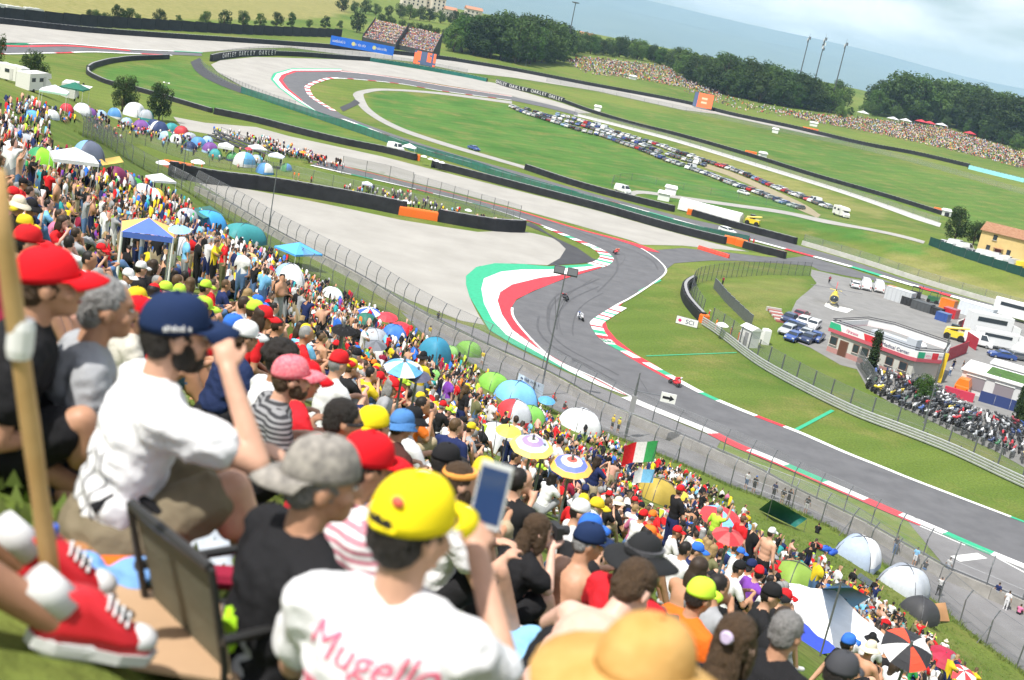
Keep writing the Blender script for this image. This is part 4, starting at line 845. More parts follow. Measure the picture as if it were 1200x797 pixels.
for nm, c_ in dict(white=(.7, .7, .71), black=(.018, .018, .02), red=(.62, .02, .025), yellow=(.72, .54, .03), navy=(.02, .03, .1), grey=(.32, .33, .35), lime=(.45, .7, .06), blue=(.04, .16, .62), sky=(.2, .5, .8), orange=(.85, .2, .03), purple=(.2, .06, .38), pink=(.6, .18, .32), maroon=(.25, .02, .05), olive=(.16, .16, .08), khaki=(.4, .33, .22), denim=(.1, .18, .34), teal=(.04, .33, .35), green=(.05, .34, .1), cream=(.7, .62, .48), brown=(.1, .055, .03)).items():
    cl[nm] = mat('cloth_'+nm, c_, .85, var=.13, scale=9, spec=.15)
hairs = [mat('hair_'+n_, c_, .6, var=.25, scale=60) for n_, c_ in (('black', (.015, .012, .011)), ('dark', (.04, .026, .018)), ('brown', (.1, .06, .03)), ('grey', (.25, .25, .25)), ('fair', (.3, .2, .09)))]
shoe_w, shoe_k = mat('shoe_white', (.65, .65, .65), .6), mat('shoe_dark', (.04, .04, .045), .6)
def cap_mesh(m, name='cap', back=False, brim=None, k=1.0):
    """peaked cap in head coordinates (front = +y), crown of six stitched panels, button and curved peak"""
    b = MB(); n = 18; rings = []
    for i in range(9):
        t = i/8*PI/2*.985; r_ = math.cos(t)**.62; z = .026+math.sin(t)*.112
        rings.append([(math.cos(2*PI*j/n)*.083*r_*k*(1-.024*(j % 3 == 0)), -.008+math.sin(2*PI*j/n)*.103*r_*k, z) for j in range(n)])
    b.loft(rings, 0, True); b.lathe([(.008, 0), (.011, .006), (.004, .012)], 8, 0, Matrix.Translation((0, -.008, .136)))
    f = -1 if back else 1
    if brim is None:
        up_, lo = [], []
        for j in range(11):
            a = PI*(.14+.72*j/10); x, y = math.cos(a)*.088*k, -.006+math.sin(a)*.106*k; px_, py_ = math.cos(a)*.086, .015+math.sin(a)*.185; dz = -.03*abs(math.cos(a))**1.5
            up_.append([(x, f*y, .034), (x*.99, f*(y+.5*(py_-y)), .034+.006+dz*.4), (px_, f*py_, .016+dz*.7)]); lo.append([(x, f*y, .028), (x*.99, f*(y+.5*(py_-y)), .034+dz*.4), (px_, f*py_, .010+dz*.7)])
        rr_ = [u+l[::-1] for u, l in zip(up_, lo)]; b.loft(rr_, 1, True)
    else:
        pr = [(.085, .045), (.1, .035), (brim*.8, .012), (brim, -.01), (brim, -.016), (.09, .02)]
        b.loft([[(r_*math.cos(2*PI*j/22), r_*1.16*math.sin(2*PI*j/22), z+.012*math.cos(4*PI*j/22)*(r_/brim)) for j in range(22)] for r_, z in pr], 1, False)
    return b.mesh(name, m if isinstance(m, list) else [m, m], True)
def hair_mesh(m, long=False, k=1.0, name='hair'):
    B = Body(); B.ell((0, -.02, .045), (.086*k, .1*k, .092*k), 0); B.ell((0, -.06, .0), (.078*k, .06*k, .085*k), 0)
    if long:
        B.ell((0, -.085, -.1), (.085, .05, .13), 0); B.ell((0, -.09, -.24), (.075, .045, .12), 0)
        for s_ in (-1, 1): B.ell((s_*.072, -.01, -.06), (.022, .05, .1), 0)
    return B.weld(.012, name, [m], 2)
TEMPL = {}
for nm, ps in POSES.items():
    for lt in (False, True):
        B, hc, Rh = figure(ps, long_trousers=lt); TEMPL[nm, lt] = (B.weld(.021, 'person', [skin_c[0], cl['white'], cl['denim'], hairs[0], shoe_w], 3), hc, Rh)
for nm in ('sit', 'stand', 'stand_photo', 'sit_cross', 'sit_back'):
    B, hc, Rh = figure(POSES[nm], shirtless=True); TEMPL[nm, 'bare'] = (B.weld(.021, 'person', [skin_c[0], cl['white'], cl['denim'], hairs[0], shoe_w], 3), hc, Rh)
CAPS, BUCK, LONG = {}, {}, {}
def cap_of(col, back=False):
    if (col, back) not in CAPS: CAPS[col, back] = cap_mesh(cl[col], back=back)
    return CAPS[col, back]
def bucket_of(col):
    if col not in BUCK: BUCK[col] = cap_mesh(cl[col], 'brimmed_hat', brim=.15)
    return BUCK[col]
def person(loc, rz, pose, shirt, trousers='denim', skin=0, hair=0, hat=None, long_t=False, scale=1.0, label=None, group=None, bare=False, shoes=None, back=False, long_hair=False):
    key = (pose, 'bare') if bare and (pose, 'bare') in TEMPL else (pose, long_t); me, hc, Rh = TEMPL[key]
    o = link('person', me, None, Matrix.Translation(loc) @ Matrix.Rotation(rz, 4, 'Z') @ Matrix.Scale(scale, 4))
    ms = [skin_c[skin], skin_c[skin] if bare else cl[shirt], cl[trousers], hairs[hair], shoes or shoe_w]
    for i, m_ in enumerate(ms): o.material_slots[i].link = 'OBJECT'; o.material_slots[i].material = m_
    if hat:
        kind, col = hat; link('cap' if kind == 'cap' else 'brimmed_hat', cap_of(col, back) if kind == 'cap' else bucket_of(col), o, Matrix.Translation(hc) @ Rh)
    if long_hair:
        if hair not in LONG: LONG[hair] = hair_mesh(hairs[hair], True)
        link('hair', LONG[hair], o, Matrix.Translation(hc) @ Rh)
    if label: tag(o, label, 'person', group)
    return o
FACE = -R(54.8)                                       # looking across the track

# ------------------------------------------------------------------ buildings, stands, vehicles
glass = mat('dark_glass', (.03, .04, .05), .12, spec=.6); tyre = mat('tyre', (.02, .02, .02), .85); rim = mat('wheel_rim', (.4, .41, .42), .35, metal=.7); lampg = mat('lamp_clear', (.7, .72, .72), .2); lampr = mat('lamp_red', (.5, .02, .02), .3)
paint = {k: mat('paint_'+k, c_, .28, coat=.6, spec=.5) for k, c_ in dict(white=(.76, .77, .78), silver=(.42, .44, .46), black=(.015, .016, .018), grey=(.13, .14, .15), blue=(.03, .08, .3), navy=(.015, .03, .1), red=(.5, .02, .03), maroon=(.2, .015, .03), yellow=(.8, .6, .04), orange=(.8, .2, .02), green=(.03, .14, .06), lightblue=(.25, .4, .6)).items()}
CARK = {'hatch': (4.1, 1.75, 1.48, [(-2.05, .55), (-2.05, .95), (-1.85, 1.0), (-1.55, 1.42), (-.9, 1.48), (.35, 1.45), (1.05, .98), (1.95, .8), (2.05, .5)]), 'sedan': (4.6, 1.8, 1.45, [(-2.3, .55), (-2.3, .95), (-1.6, 1.02), (-1.0, 1.4), (-.3, 1.45), (.45, 1.4), (1.15, .98), (2.2, .82), (2.3, .5)]), 'suv': (4.6, 1.9, 1.72, [(-2.3, .6), (-2.3, 1.05), (-2.15, 1.15), (-1.95, 1.65), (-1, 1.72), (.4, 1.68), (1.05, 1.12), (2.15, .98), (2.3, .6)]), 'van': (5.2, 2.0, 2.3, [(-2.6, .5), (-2.6, 1.1), (-2.55, 1.3), (-2.5, 2.2), (-1.5, 2.3), (1.3, 2.28), (1.95, 1.35), (2.5, 1.05), (2.6, .5)]), 'estate': (4.7, 1.8, 1.5, [(-2.35, .55), (-2.35, .95), (-2.25, 1.02), (-1.95, 1.45), (-1, 1.5), (.4, 1.46), (1.1, 1.0), (2.2, .82), (2.35, .5)])}
def car_parts(kind):
    """list of (part name, mesh builder, material keys); car along +x, wheels on z = 0"""
    ln, wd, ht, prof = CARK[kind]; out = []; b = MB(); rings = []
    belt = prof[2][1]
    for x, z in prof:
        hw = wd/2 if z <= belt+.05 else wd/2-(z-belt)*.28
        rings.append([(x, -hw*.96, .28), (x, -wd/2, .5 if z > .55 else z*.8), (x, -(wd/2 if z > belt else hw), min(z, belt)), (x, -hw*.92, z), (x, hw*.92, z), (x, (wd/2 if z > belt else hw), min(z, belt)), (x, wd/2, .5 if z > .55 else z*.8), (x, hw*.96, .28)])
    b.loft(rings, 0, True); out.append(('body', b, ['paint']))
    # glazing laid 6 mm proud of the cabin
    i0 = 2; R3 = [k for k in range(len(prof)) if prof[k][1] > belt+.2]; a, c_ = R3[0], R3[-1]
    zt = ht-.1; hw = wd/2-(zt-belt)*.28+.012; hb = wd/2-.03*.28+.006
    xa0, xa1 = prof[a-1][0]+.18, prof[a][0]+.12; xf0, xf1 = prof[c_+1][0]-.22, prof[c_][0]-.1
    if kind == 'van': xa0 = xa1 = .35
    for s_ in (-1, 1):
        g = MB(); y0, y1 = s_*(wd/2+.008), s_*(hw+.004)
        q = [(xa0, y0, belt+.04), (xf0, y0, belt+.04), (xf1, y1, zt), (xa1, y1, zt)]; g.add(q+[(x, y-s_*.03, z) for x, y, z in q], [(0, 1, 2, 3), (7, 6, 5, 4), (0, 4, 5, 1), (1, 5, 6, 2), (2, 6, 7, 3), (3, 7, 4, 0)]); out.append(('side_window', g, ['glass']))
    def screen_(x0, z0, x1, z1, nm):
        g = MB(); dx = .025*(1 if x0 > 0 else -1); w0, w1 = wd/2*.86, (wd/2-(z1-belt)*.28)*.86
        q = [(x0+dx, -w0, z0+.02), (x0+dx, w0, z0+.02), (x1+dx, w1, z1+.012), (x1+dx, -w1, z1+.012)]; g.add(q+[(x-dx*1.5, y, z-.03) for x, y, z in q], [(0, 1, 2, 3), (7, 6, 5, 4), (0, 4, 5, 1), (1, 5, 6, 2), (2, 6, 7, 3), (3, 7, 4, 0)]); out.append((nm, g, ['glass']))
    p, q = prof[c_+1], prof[c_]; f = lambda t: (p[0]+(q[0]-p[0])*t, p[1]+(q[1]-p[1])*t); A, B2 = f(.12), f(.9); screen_(A[0], A[1], B2[0], B2[1], 'windscreen')
    p, q = prof[a-1], prof[a]; A, B2 = f(.15), f(.88)
    if kind != 'van': screen_(A[0], A[1], B2[0], B2[1], 'rear_window')
    r_ = .33 if kind != 'van' else .36
    for x in (-ln*.31, ln*.31):
        for s_ in (-1, 1):
            wb = MB(); Mx = Matrix.Translation((x, s_*(wd/2-.1), r_)) @ Matrix.Rotation(PI/2, 4, 'X'); wb.lathe([(r_*.6, -.11), (r_, -.09), (r_, .09), (r_*.6, .11)], 14, 0, Mx); wb.lathe([(r_*.58, -.116), (r_*.5, -.12), (r_*.1, -.118), (r_*.1, .118), (r_*.5, .12), (r_*.58, .116)], 14, 1, Mx); out.append(('wheel', wb, ['tyre', 'rim']))
    for s_ in (-1, 1):
        h = MB(); h.box((ln/2-.06, s_*wd*.36, .72 if kind != 'van' else .85), (.16, .34, .16)); out.append(('headlight', h, ['lampg'])); h = MB(); h.box((-ln/2+.04, s_*wd*.4, .85), (.12, .2, .26)); out.append(('tail_light', h, ['lampr']))
    h = MB(); h.box((ln/2-.01, 0, .42), (.1, wd*.8, .14)); h.box((-ln/2+.01, 0, .42), (.1, wd*.8, .14)); out.append(('bumper', h, ['black']))
    return out
MK = dict(glass=glass, tyre=tyre, rim=rim, lampg=lampg, lampr=lampr, black=mat('black_plastic', (.03, .03, .032), .6))
CARM = {}
def car_far(kind, col):
    if (kind, col) not in CARM:
        b = MB(); ms = [paint[col], glass, tyre, rim, lampg, lampr, MK['black']]; ix = dict(paint=0, glass=1, tyre=2, rim=3, lampg=4, lampr=5, black=6)
        for nm, g, keys in car_parts(kind): b.add(g.v, g.f, [ix[keys[k]] for k in g.m])
        CARM[kind, col] = b.mesh('parked_car', ms)
    return CARM[kind, col]
CARP = {}
def car(kind, col, loc, rz, label, group=None, name='parked_car', cat='car'):
    e = empty(name, loc, rz)
    if kind not in CARP: CARP[kind] = {}
    for i, (nm, g, keys) in enumerate(car_parts(kind)):
        key = (i, col if keys[0] == 'paint' else '')
        if key not in CARP[kind]: CARP[kind][key] = g.mesh(nm, [paint[col] if k == 'paint' else MK[k] for k in keys])
        link(nm, CARP[kind][key], e)
    return tag(e, label, cat, group)
# meadow car park: three rows of cars parked side by side
rc = random.Random(21); wcol = ['white']*9+['silver']*8+['black']*6+['grey']*6+['navy']*4+['blue']*4+['red']*2+['maroon', 'lightblue']
for rown, px, sk in (('upper', [(653, 136), (680, 143), (700, 150), (735, 161), (770, 171), (800, 182), (845, 196), (883, 210), (943, 234), (972, 245)], .03), ('middle', [(618, 130), (650, 140), (683, 149), (713, 158), (742, 167), (770, 178), (800, 188), (824, 195)], .05), ('lower', [(602, 127), (617, 134), (655, 146), (680, 154), (707, 161), (732, 170), (755, 178), (777, 187), (800, 196), (830, 206), (855, 216), (892, 229), (917, 239), (935, 245)], .03)):
    P = line(px, 2); s = cum(P); n = int(s[-1]/2.75); j = 0
    Q = resample(P, n); t = np.gradient(Q, axis=0)
    for i in range(n):
        if rc.random() < sk: continue
        kind = rc.choices(['hatch', 'sedan', 'suv', 'estate', 'van'], [6, 3, 3, 4, .5])[0]; col = rc.choice(wcol) if kind != 'van' else 'white'
        a = math.atan2(t[i, 1], t[i, 0])+PI/2+rc.gauss(0, .05)+(PI if rc.random() < .35 else 0)+.25; x, y = Q[i]+np.array([rc.gauss(0, .12), rc.gauss(0, .3)])
        o = link('parked_car', car_far(kind, col), None, Matrix.Translation((x, y, tz(x, y)+.02)) @ Matrix.Rotation(a, 4, 'Z'))
        kd = dict(hatch='hatchback', sedan='saloon car', suv='tall estate car', estate='estate car', van='van')[kind]
        tag(o, f'{col} {kd}, {ordw(j)} from left, {rown} row of meadow car park', 'car' if kind != 'van' else 'van', 'cars parked in rows on the meadow'); j += 1
p = G(871, 228); tag(link('parked_car', car_far('hatch', 'white'), None, Matrix.Translation(p) @ Matrix.Rotation(dirz((840, 220), (900, 236)), 4, 'Z')), 'lone white hatchback on the grass below the meadow car park', 'car')
p = G(729, 226); car('van', 'white', p, dirz((720, 223), (745, 231)), 'white van at the fenced corner of the meadow', cat='van', name='parked_van')
p = G(852, 273.5); car('estate', 'white', p, dirz((845, 272), (865, 279)), 'white estate car behind the green netting fence')
p = G(555, 176); car('sedan', 'blue', p, dirz((545, 173), (565, 180)), 'blue saloon car parked alone on the meadow edge')
p = G(463, 177); car('van', 'white', p, dirz((455, 173), (480, 181)), 'white ambulance van behind the green netting fence', cat='ambulance', name='ambulance')
p = G(478, 182); b = MB(); b.lathe([(2.6, 2.2), (2.5, 2.3), (1.3, 2.75), (.05, 3.2)], 4, 0, Matrix.Rotation(PI/4, 4, 'Z')); e = empty('canopy_tent', p); b.build('roof', MATS['white_tarpaulin'], e)
for i in range(4): MB().tube([(1.75*(1 if i % 2 else -1), 1.75*(1 if i > 1 else -1), 0), (1.75*(1 if i % 2 else -1), 1.75*(1 if i > 1 else -1), 2.25)], .04, 5).build('leg', white_m, e)
tag(e, 'white canopy tent beside the ambulance', 'canopy')
# grandstands
def grandstand(pxl, pxr, depth, rise, label, seed):
    a, b = G(*pxl), G(*pxr); d = b-a; ln = d.length; e = empty('grandstand', a, math.atan2(d.y, d.x)); n = 14; st = mat('stand_steel', (.06, .065, .07), .6, metal=.3)
    for i in range(n):
        z = 2.5+rise*i/n; y = depth*i/n; MB().box((ln/2, y+depth/n/2, z/2+.1), (ln, depth/n*.98, z)).build('tier', conc_d if i % 2 else st, e)
    for k in range(6): MB().tube([(ln*k/5, -.1, 0), (ln*k/5, -.1, 3.6)], .08, 5).build('rail_post', st, e)
    MB().tube([(0, -.1, 3.6), (ln, -.1, 3.6)], .06, 5).build('rail', st, e)
    for s_ in (0, ln): MB().loft([[(s_-.1, 0, 0), (s_+.1, 0, 0), (s_+.1, 0, 4), (s_-.1, 0, 4)], [(s_-.1, depth, 0), (s_+.1, depth, 0), (s_+.1, depth, rise+4.2), (s_-.1, depth, rise+4.2)]]).build('side_frame', st, e)
    return tag(e, label, 'grandstand'), a, d, ln
GS = [grandstand((424, 49), (463, 58), 15, 11, 'left full grandstand above the blue banner', 1)+(15, 11), grandstand((466, 58), (507, 67), 15, 11, 'right full grandstand beside the orange screen', 2)+(15, 11)]

# medical centre
bp1, bp2 = G(968, 411), G(1063, 447); bd = (bp2-bp1); bl = bd.length; ba = math.atan2(bd.y, bd.x)
mc = empty('medical_building', bp1, ba); dp = 13.0; wh = 3.6; render_w = mat('pale_render', (.5, .5, .45), .85, var=.06, scale=.6); red_b = mat('red_band', (.5, .1, .13), .7); roof_m = mat('roof_grey', (.24, .24, .24), .85, var=.08, scale=.5)
xs = bl; fp = [(0, 0), (xs-1.2, 0), (xs, .5), (xs+1.6, 5), (xs-1.5, dp), (3, dp), (0, dp*.8)]
def winx(x, w_, zc, h, nm='window', m=glass):
    f = MB(); f.box((x, -.03, zc), (w_+.2, .1, h+.2)); o = f.build('window_frame' if nm == 'window' else 'door_frame', mat('frame_brown', (.2, .12, .09), .6), mc); g = MB(); g.box((x, -.07, zc), (w_, .08, h)); g.build('pane' if nm == 'window' else 'leaf', m, o); MB().box((x, -.1, zc-h/2-.13), (w_+.3, .2, .07)).build('sill', conc, o)
MB().prism(fp, 0, wh).build('wall', render_w, mc); MB().prism([(x*1.0, y) for x, y in fp], wh+.002, wh+.1).build('roof', roof_m, mc)
def rim_(off, z0, z1, m, nm, th=.25):
    q = [Vector((x, y)) for x, y in fp]; c_ = sum(q, Vector((0, 0)))/len(q); O = [p_+(p_-c_).normalized()*off for p_ in q]; I = [p_+(p_-c_).normalized()*(off-th) for p_ in q]
    b = MB(); n = len(q); vs = [(p_.x, p_.y, z) for z in (z0, z1) for p_ in O]+[(p_.x, p_.y, z) for z in (z0, z1) for p_ in I]; fs = []
    for i in range(n):
        j = (i+1) % n; fs += [(i, j, n+j, n+i), (2*n+j, 2*n+i, 3*n+i, 3*n+j), (n+i, n+j, 3*n+j, 3*n+i), (j, i, 2*n+i, 2*n+j)]
    b.add(vs, fs); return b.build(nm, m, mc)
rim_(.5, 3.1, 3.62, red_b, 'eaves', .8); rim_(.4, 3.63, 4.6, mat('fascia_white', (.76, .76, .75), .6), 'parapet', .22)
dk = mat('parapet_inner', (.03, .03, .04), .7)
for z in (4.75, 5.05): rim_(.2, z, z+.09, dk, 'roof_rail', .1)
zc_ = 4.12
yb = None
def fascia(x0, x1, m, y=-.0, nm='fascia_panel'):
    q = [Vector((x, y2)) for x, y2 in fp]; c_ = sum(q, Vector((0, 0)))/len(q); A = q[0]+(q[0]-c_).normalized()*.425; B2 = q[1]+(q[1]-c_).normalized()*.425; d = B2-A; n_ = Vector((d.y, -d.x)).normalized(); P0, P1 = A+d*x0, A+d*x1; sh = d.normalized()*.45
    b = MB(); b.add([(P0.x+n_.x*.02, P0.y+n_.y*.02, 3.64), (P1.x+n_.x*.02, P1.y+n_.y*.02, 3.64), (P1.x+n_.x*.02-sh.x, P1.y+n_.y*.02-sh.y, 4.59), (P0.x+n_.x*.02-(sh.x if x0 > .01 else 0), P0.y+n_.y*.02-(sh.y if x0 > .01 else 0), 4.59)], [(0, 1, 2, 3)]); b.build(nm, m, mc); return A, d, n_
A, d, n_ = fascia(0, .165, p_green); fascia(.47, .7, p_red)
def ftext(t_, x, sz, m, xs_=1):
    p_ = A+d*x; M_ = upright((p_.x+n_.x*.04, p_.y+n_.y*.04, zc_-.05), (n_.x, n_.y)); lettering(t_, sz, m, M_, mc, .008, sx=xs_)
p_ = A+d*.3; marks(bl*.15, .5, 9, let_p, upright((p_.x+n_.x*.04, p_.y+n_.y*.04, zc_), (n_.x, n_.y)), mc, 5); ftext('Medical Center', .85, .72, let_b)
q = [Vector(k) for k in fp]; c_ = sum(q, Vector((0, 0)))/len(q); A2 = q[2]+(q[2]-c_).normalized()*.43; B2 = q[3]+(q[3]-c_).normalized()*.43; d2 = B2-A2; n2 = Vector((d2.y, -d2.x)).normalized()
for x0, x1, m_ in ((.02, .27, p_green), (.55, .78, p_red)):
    P0, P1 = A2+d2*x0, A2+d2*x1; b = MB(); b.add([(P0.x+n2.x*.03, P0.y+n2.y*.03, 3.64), (P1.x+n2.x*.03, P1.y+n2.y*.03, 3.64), (P1.x+n2.x*.03, P1.y+n2.y*.03, 4.59), (P0.x+n2.x*.03, P0.y+n2.y*.03, 4.59)], [(0, 1, 2, 3)]); b.build('fascia_panel', m_, mc)
for x0, m_ in ((.41, let_p), (.89, let_b)): P0 = A2+d2*x0; marks(d2.length*.17, .34, 6, m_, upright((P0.x+n2.x*.05, P0.y+n2.y*.05, zc_), (n2.x, n2.y)), mc, 7)
for x in (.06, .34, .45, .58, .75, .91): winx(bl*x, 1.1 if x > .4 or x < .1 else .9, 1.9, 1.1)
winx(bl*.19, 1.3, 1.15, 2.3, 'door', mat('brown_door', (.12, .05, .03), .6))
b = MB(); b.prism([(x*.998+.01, y-.012) for x, y in fp[:4]]+[(fp[3][0]+.01, fp[3][1]), (fp[3][0]-.4, fp[3][1]), (fp[2][0]-.3, fp[2][1]+.3), (.1, .2)], .0, .8); b.build('plinth', mat('pink_plinth', (.42, .22, .2), .8), mc)
for i, (x, y, w_, h_) in enumerate(((bl*.55, 5, 7, .9), (bl*.8, 4.5, 1.6, 1.7))):
    MB().box((x, y, wh+.1+h_/2), (w_, 1.6, h_)).build('roof_unit', mat('unit_grey', (.45, .48, .52), .5), mc)
MB().lathe([(1.1, wh+.1), (1.2, wh+.4), (.9, wh+.7), (.1, wh+.9)], 14, 0, Matrix.Translation((bl*.72, 8.5, 0))).build('roof_vent', white_m, mc)
tag(mc, 'single-storey medical building with a green, white and red lettered parapet', 'building')
# farmhouse
fh = G(1143, 297); fa = dirz((1143, 297), (1200, 318)); e = empty('farmhouse', fh, fa); yl = mat('yellow_render', (.62, .46, .2), .85, var=.08, scale=.5); tl = mat('roof_tiles', (.3, .15, .08), .9, col2=(.42, .24, .15), scale=1.5, bump=.5); L_, D_, W_ = 24, 9, 6.2
MB().prism([(0, 0), (L_, 0), (L_, D_), (0, D_)], 0, W_).build('wall', yl, e)
MB().loft([[(0, 0, W_+.002), (0, D_, W_+.002), (0, D_/2, W_+1.6)], [(.3, 0, W_+.002), (.3, D_, W_+.002), (.3, D_/2, W_+1.6)]]).build('gable', yl, e)
for s_ in (0, 1):
    rf = empty('roof', (0, 0, 0)); rf.parent = e
    rows = 12
    for k in range(rows):
        t0, t1 = k/rows, (k+1)/rows; y0, y1 = -.5+t0*(D_/2+.5), -.5+t1*(D_/2+.5); z0, z1 = W_-.15+t0*1.95, W_-.15+t1*1.95
        if s_: y0, y1 = D_-y0, D_-y1
        MB().loft([[(-.4, y0, z0+.14), (L_+.4, y0, z0+.14), (L_+.4, y0, z0-.02), (-.4, y0, z0-.02)], [(-.4, y1, z1+.07), (L_+.4, y1, z1+.07), (L_+.4, y1, z1-.05), (-.4, y1, z1-.05)]]).build('tile_course', tl, rf)
for x, z in ((3.5, 5), (11.5, 5), (15.5, 5), (20.5, 5), (2.5, 2.2), (7.5, 2.2), (18, 2.2), (22, 2.2)):
    o = MB().box((x, -.04, z), (.95, .1, 1.25)).build('window', MK['black'], e); MB().box((x, -.1, z), (.75, .06, 1.05)).build('pane', glass, o); MB().box((x, -.14, z-.7), (1.2, .25, .1)).build('sill', conc, o)
o = MB().box((5, -.05, 1.2), (1.5, .12, 2.4)).build('door', mat('red_door', (.15, .03, .02), .6), e); MB().box((5, -.6, 2.6), (2.4, 1.3, .12)).build('porch_roof', tl, o)
tag(e, 'pale yellow farmhouse with a terracotta tile roof', 'house')
# far village houses on the skyline
hw_, hr_ = mat('village_wall', (.62, .56, .48), .85, var=.08, scale=.2), mat('village_roof', (.45, .22, .14), .85)
def house(px, L_, D_, W_, lab, z=0):
    p = G(*px); e = empty('village_house', p+V3((0, 0, z)), math.atan2(p.y, p.x)-PI/2+.25); MB().prism([(-L_/2, 0), (L_/2, 0), (L_/2, D_), (-L_/2, D_)], -2, W_).build('wall', hw_, e)
    MB().loft([[(-L_/2-.6, -.6, W_), (-L_/2-.6, D_+.6, W_), (-L_/2-.6, D_/2, W_+2.6)], [(L_/2+.6, -.6, W_), (L_/2+.6, D_+.6, W_), (L_/2+.6, D_/2, W_+2.6)]]).build('roof', hr_, e)
    for fl2 in range(int(W_/3)):
        for k in range(int(L_/4)): MB().box((-L_/2+2+4*k, -.06, 1.8+3*fl2), (1.3, .14, 1.6)).build('window', glass, e)
    return tag(e, lab, 'house')
for px, L_, D_, W_, lab, z in (((484, 15), 22, 10, 10, 'left pale village block on the skyline', 6), ((497, 17), 16, 12, 13, 'middle pale village block with balconies on the skyline', 6), ((512, 20), 12, 12, 11, 'right pale village block on the skyline', 6), ((554, 26), 15, 9, 7, 'house with an orange roof among the skyline trees', 4), ((527, 24), 10, 8, 5, 'small pale house low among the skyline trees', 4), ((688, 48), 14, 9, 6, 'orange roof peeping out of the wood', -1)): house(px, L_, D_, W_, lab, z)

# trucks, vans and clutter in the paddock
def truck(px, px2, L_, W_, Hh, label, col='white', cabside=1, name='race_truck'):
    p = G(*px); a = dirz(px, px2); e = empty(name, p, a); m = paint[col]
    MB().box((0, 0, .75+Hh/2), (L_, W_, Hh)).build('box_body', mat('truck_white', (.72, .73, .74), .4), e); b = MB(); b.loft([[(L_/2+.15, -W_/2, .5), (L_/2+.15, W_/2, .5), (L_/2+.15, W_/2, 3.2), (L_/2+.15, -W_/2, 3.2)], [(L_/2+1.9, -W_/2+.05, .5), (L_/2+1.9, W_/2-.05, .5), (L_/2+1.75, W_/2-.1, 2.9), (L_/2+1.75, -W_/2+.1, 2.9)]]); c_ = b.build('cab', m, e)
    MB().loft([[(L_/2+1.9, -W_/2+.2, 1.6), (L_/2+1.9, W_/2-.2, 1.6), (L_/2+1.86, W_/2-.25, 2.7), (L_/2+1.86, -W_/2+.25, 2.7)], [(L_/2+1.95, -W_/2+.2, 1.6), (L_/2+1.95, W_/2-.2, 1.6), (L_/2+1.9, W_/2-.25, 2.7), (L_/2+1.9, -W_/2+.25, 2.7)]]).build('windscreen', glass, c_)
    MB().box((0, -W_/2-.02, .75+Hh*.72), (L_*.7, .06, Hh*.22)).build('side_window', glass, e)
    for x in (-L_*.35, -L_*.2, L_/2+.9):
        for s_ in (-1, 1): MB().lathe([(.3, -.15), (.5, -.13), (.5, .13), (.3, .15)], 12, 0, Matrix.Translation((x, s_*(W_/2-.15), .5)) @ Matrix.Rotation(PI/2, 4, 'X')).build('wheel', tyre, e)
    return tag(e, label, 'truck')
truck((1154, 395), (1170, 398), 8, 2.5, 3.7, 'tall white race truck with a dark window strip in the paddock'); truck((1185, 375), (1200, 379), 8, 2.5, 3.2, 'white truck at the right edge behind the tall race truck')
truck((1163, 408), (1178, 411), 7, 2.4, 2.4, 'low white truck with pale graphics in front of the tall race truck')
car('van', 'white', G(1186, 413), dirz((1180, 411), (1196, 415))+PI, 'white minibus parked right of the low white truck', cat='van', name='minibus')
car('van', 'white', G(1144, 405), dirz((1140, 404), (1156, 408)), 'white pick-up van in front of the race trucks', cat='van', name='parked_van')
car('sedan', 'blue', G(1173, 420), dirz((1166, 418), (1182, 421))+PI, 'dark blue saloon car driving through the paddock')
car('hatch', 'grey', G(1193, 422), dirz((1186, 420), (1198, 422)), 'grey car behind the blue saloon at the right edge')
for i, (x, y, k_) in enumerate(((1001, 337, 'hatch'), (1013, 338.5, 'van'), (1028, 341, 'van'))): car(k_, 'white', G(x, y), dirz((1000, 335), (1008, 350))+PI, ('small white van left of two tall vans by the helicopter', 'middle tall white van parked by the helicopter', 'right tall white van beside the orange crate')[i], cat='van', name='parked_van')
for i, (x, y) in enumerate(((924, 376), (928, 384), (922, 390), (929, 398), (937, 372), (940, 380), (936, 388), (944, 394), (952, 384), (946, 400), (956, 398))):
    c_ = ['navy', 'blue', 'silver', 'blue', 'maroon', 'white', 'navy', 'silver', 'white', 'navy', 'blue'][i]; car(('hatch', 'sedan', 'estate')[i % 3], c_, G(x, y+1), dirz((920, 370), (940, 400))+PI/2*0+rc.gauss(0, .06)-.5, f'{c_} car, {ordw(i)} from the rear in the cluster by the medical building', 'cars by the medical building')
car('estate', 'white', G(1017, 428), dirz((1005, 424), (1030, 434)), 'white car parked against the medical building')
# helicopter
hp = G(975.5, 358); he = empty('rescue_helicopter', hp, dirz((977, 340), (974, 362))); ye = paint['yellow']; B = Body()
B.ell((0, 0, 1.35), (2.1, .85, .95)); B.ell((-1.2, 0, 1.7), (1.5, .7, .7)); B.cap((-1.5, 0, 1.8), (-6.2, 0, 2.1), .45, .16); B.ell((-.3, 0, 2.35), (1.3, .45, .4)); link('fuselage', B.weld(.1, 'fuselage', [ye], 3), he)
Bg = Body(); Bg.ell((1.25, 0, 1.45), (1.0, .78, .68)); link('canopy_glass', Bg.weld(.08, 'canopy_glass', [glass], 2), he)
MB().loft([[(-6.7, -.05, 1.9), (-5.7, -.05, 1.9), (-5.7, .05, 1.9), (-6.7, .05, 1.9)], [(-7.1, -.04, 3.4), (-6.5, -.04, 3.4), (-6.5, .04, 3.4), (-7.1, .04, 3.4)]]).build('tail_fin', p_red, he)
MB().box((-5.6, 0, 2.05), (.6, 2.2, .06)).build('stabiliser', ye, he); MB().tube([(-.3, 0, 2.6), (-.3, 0, 3.05)], .1, 8).build('rotor_mast', steel_d, he)
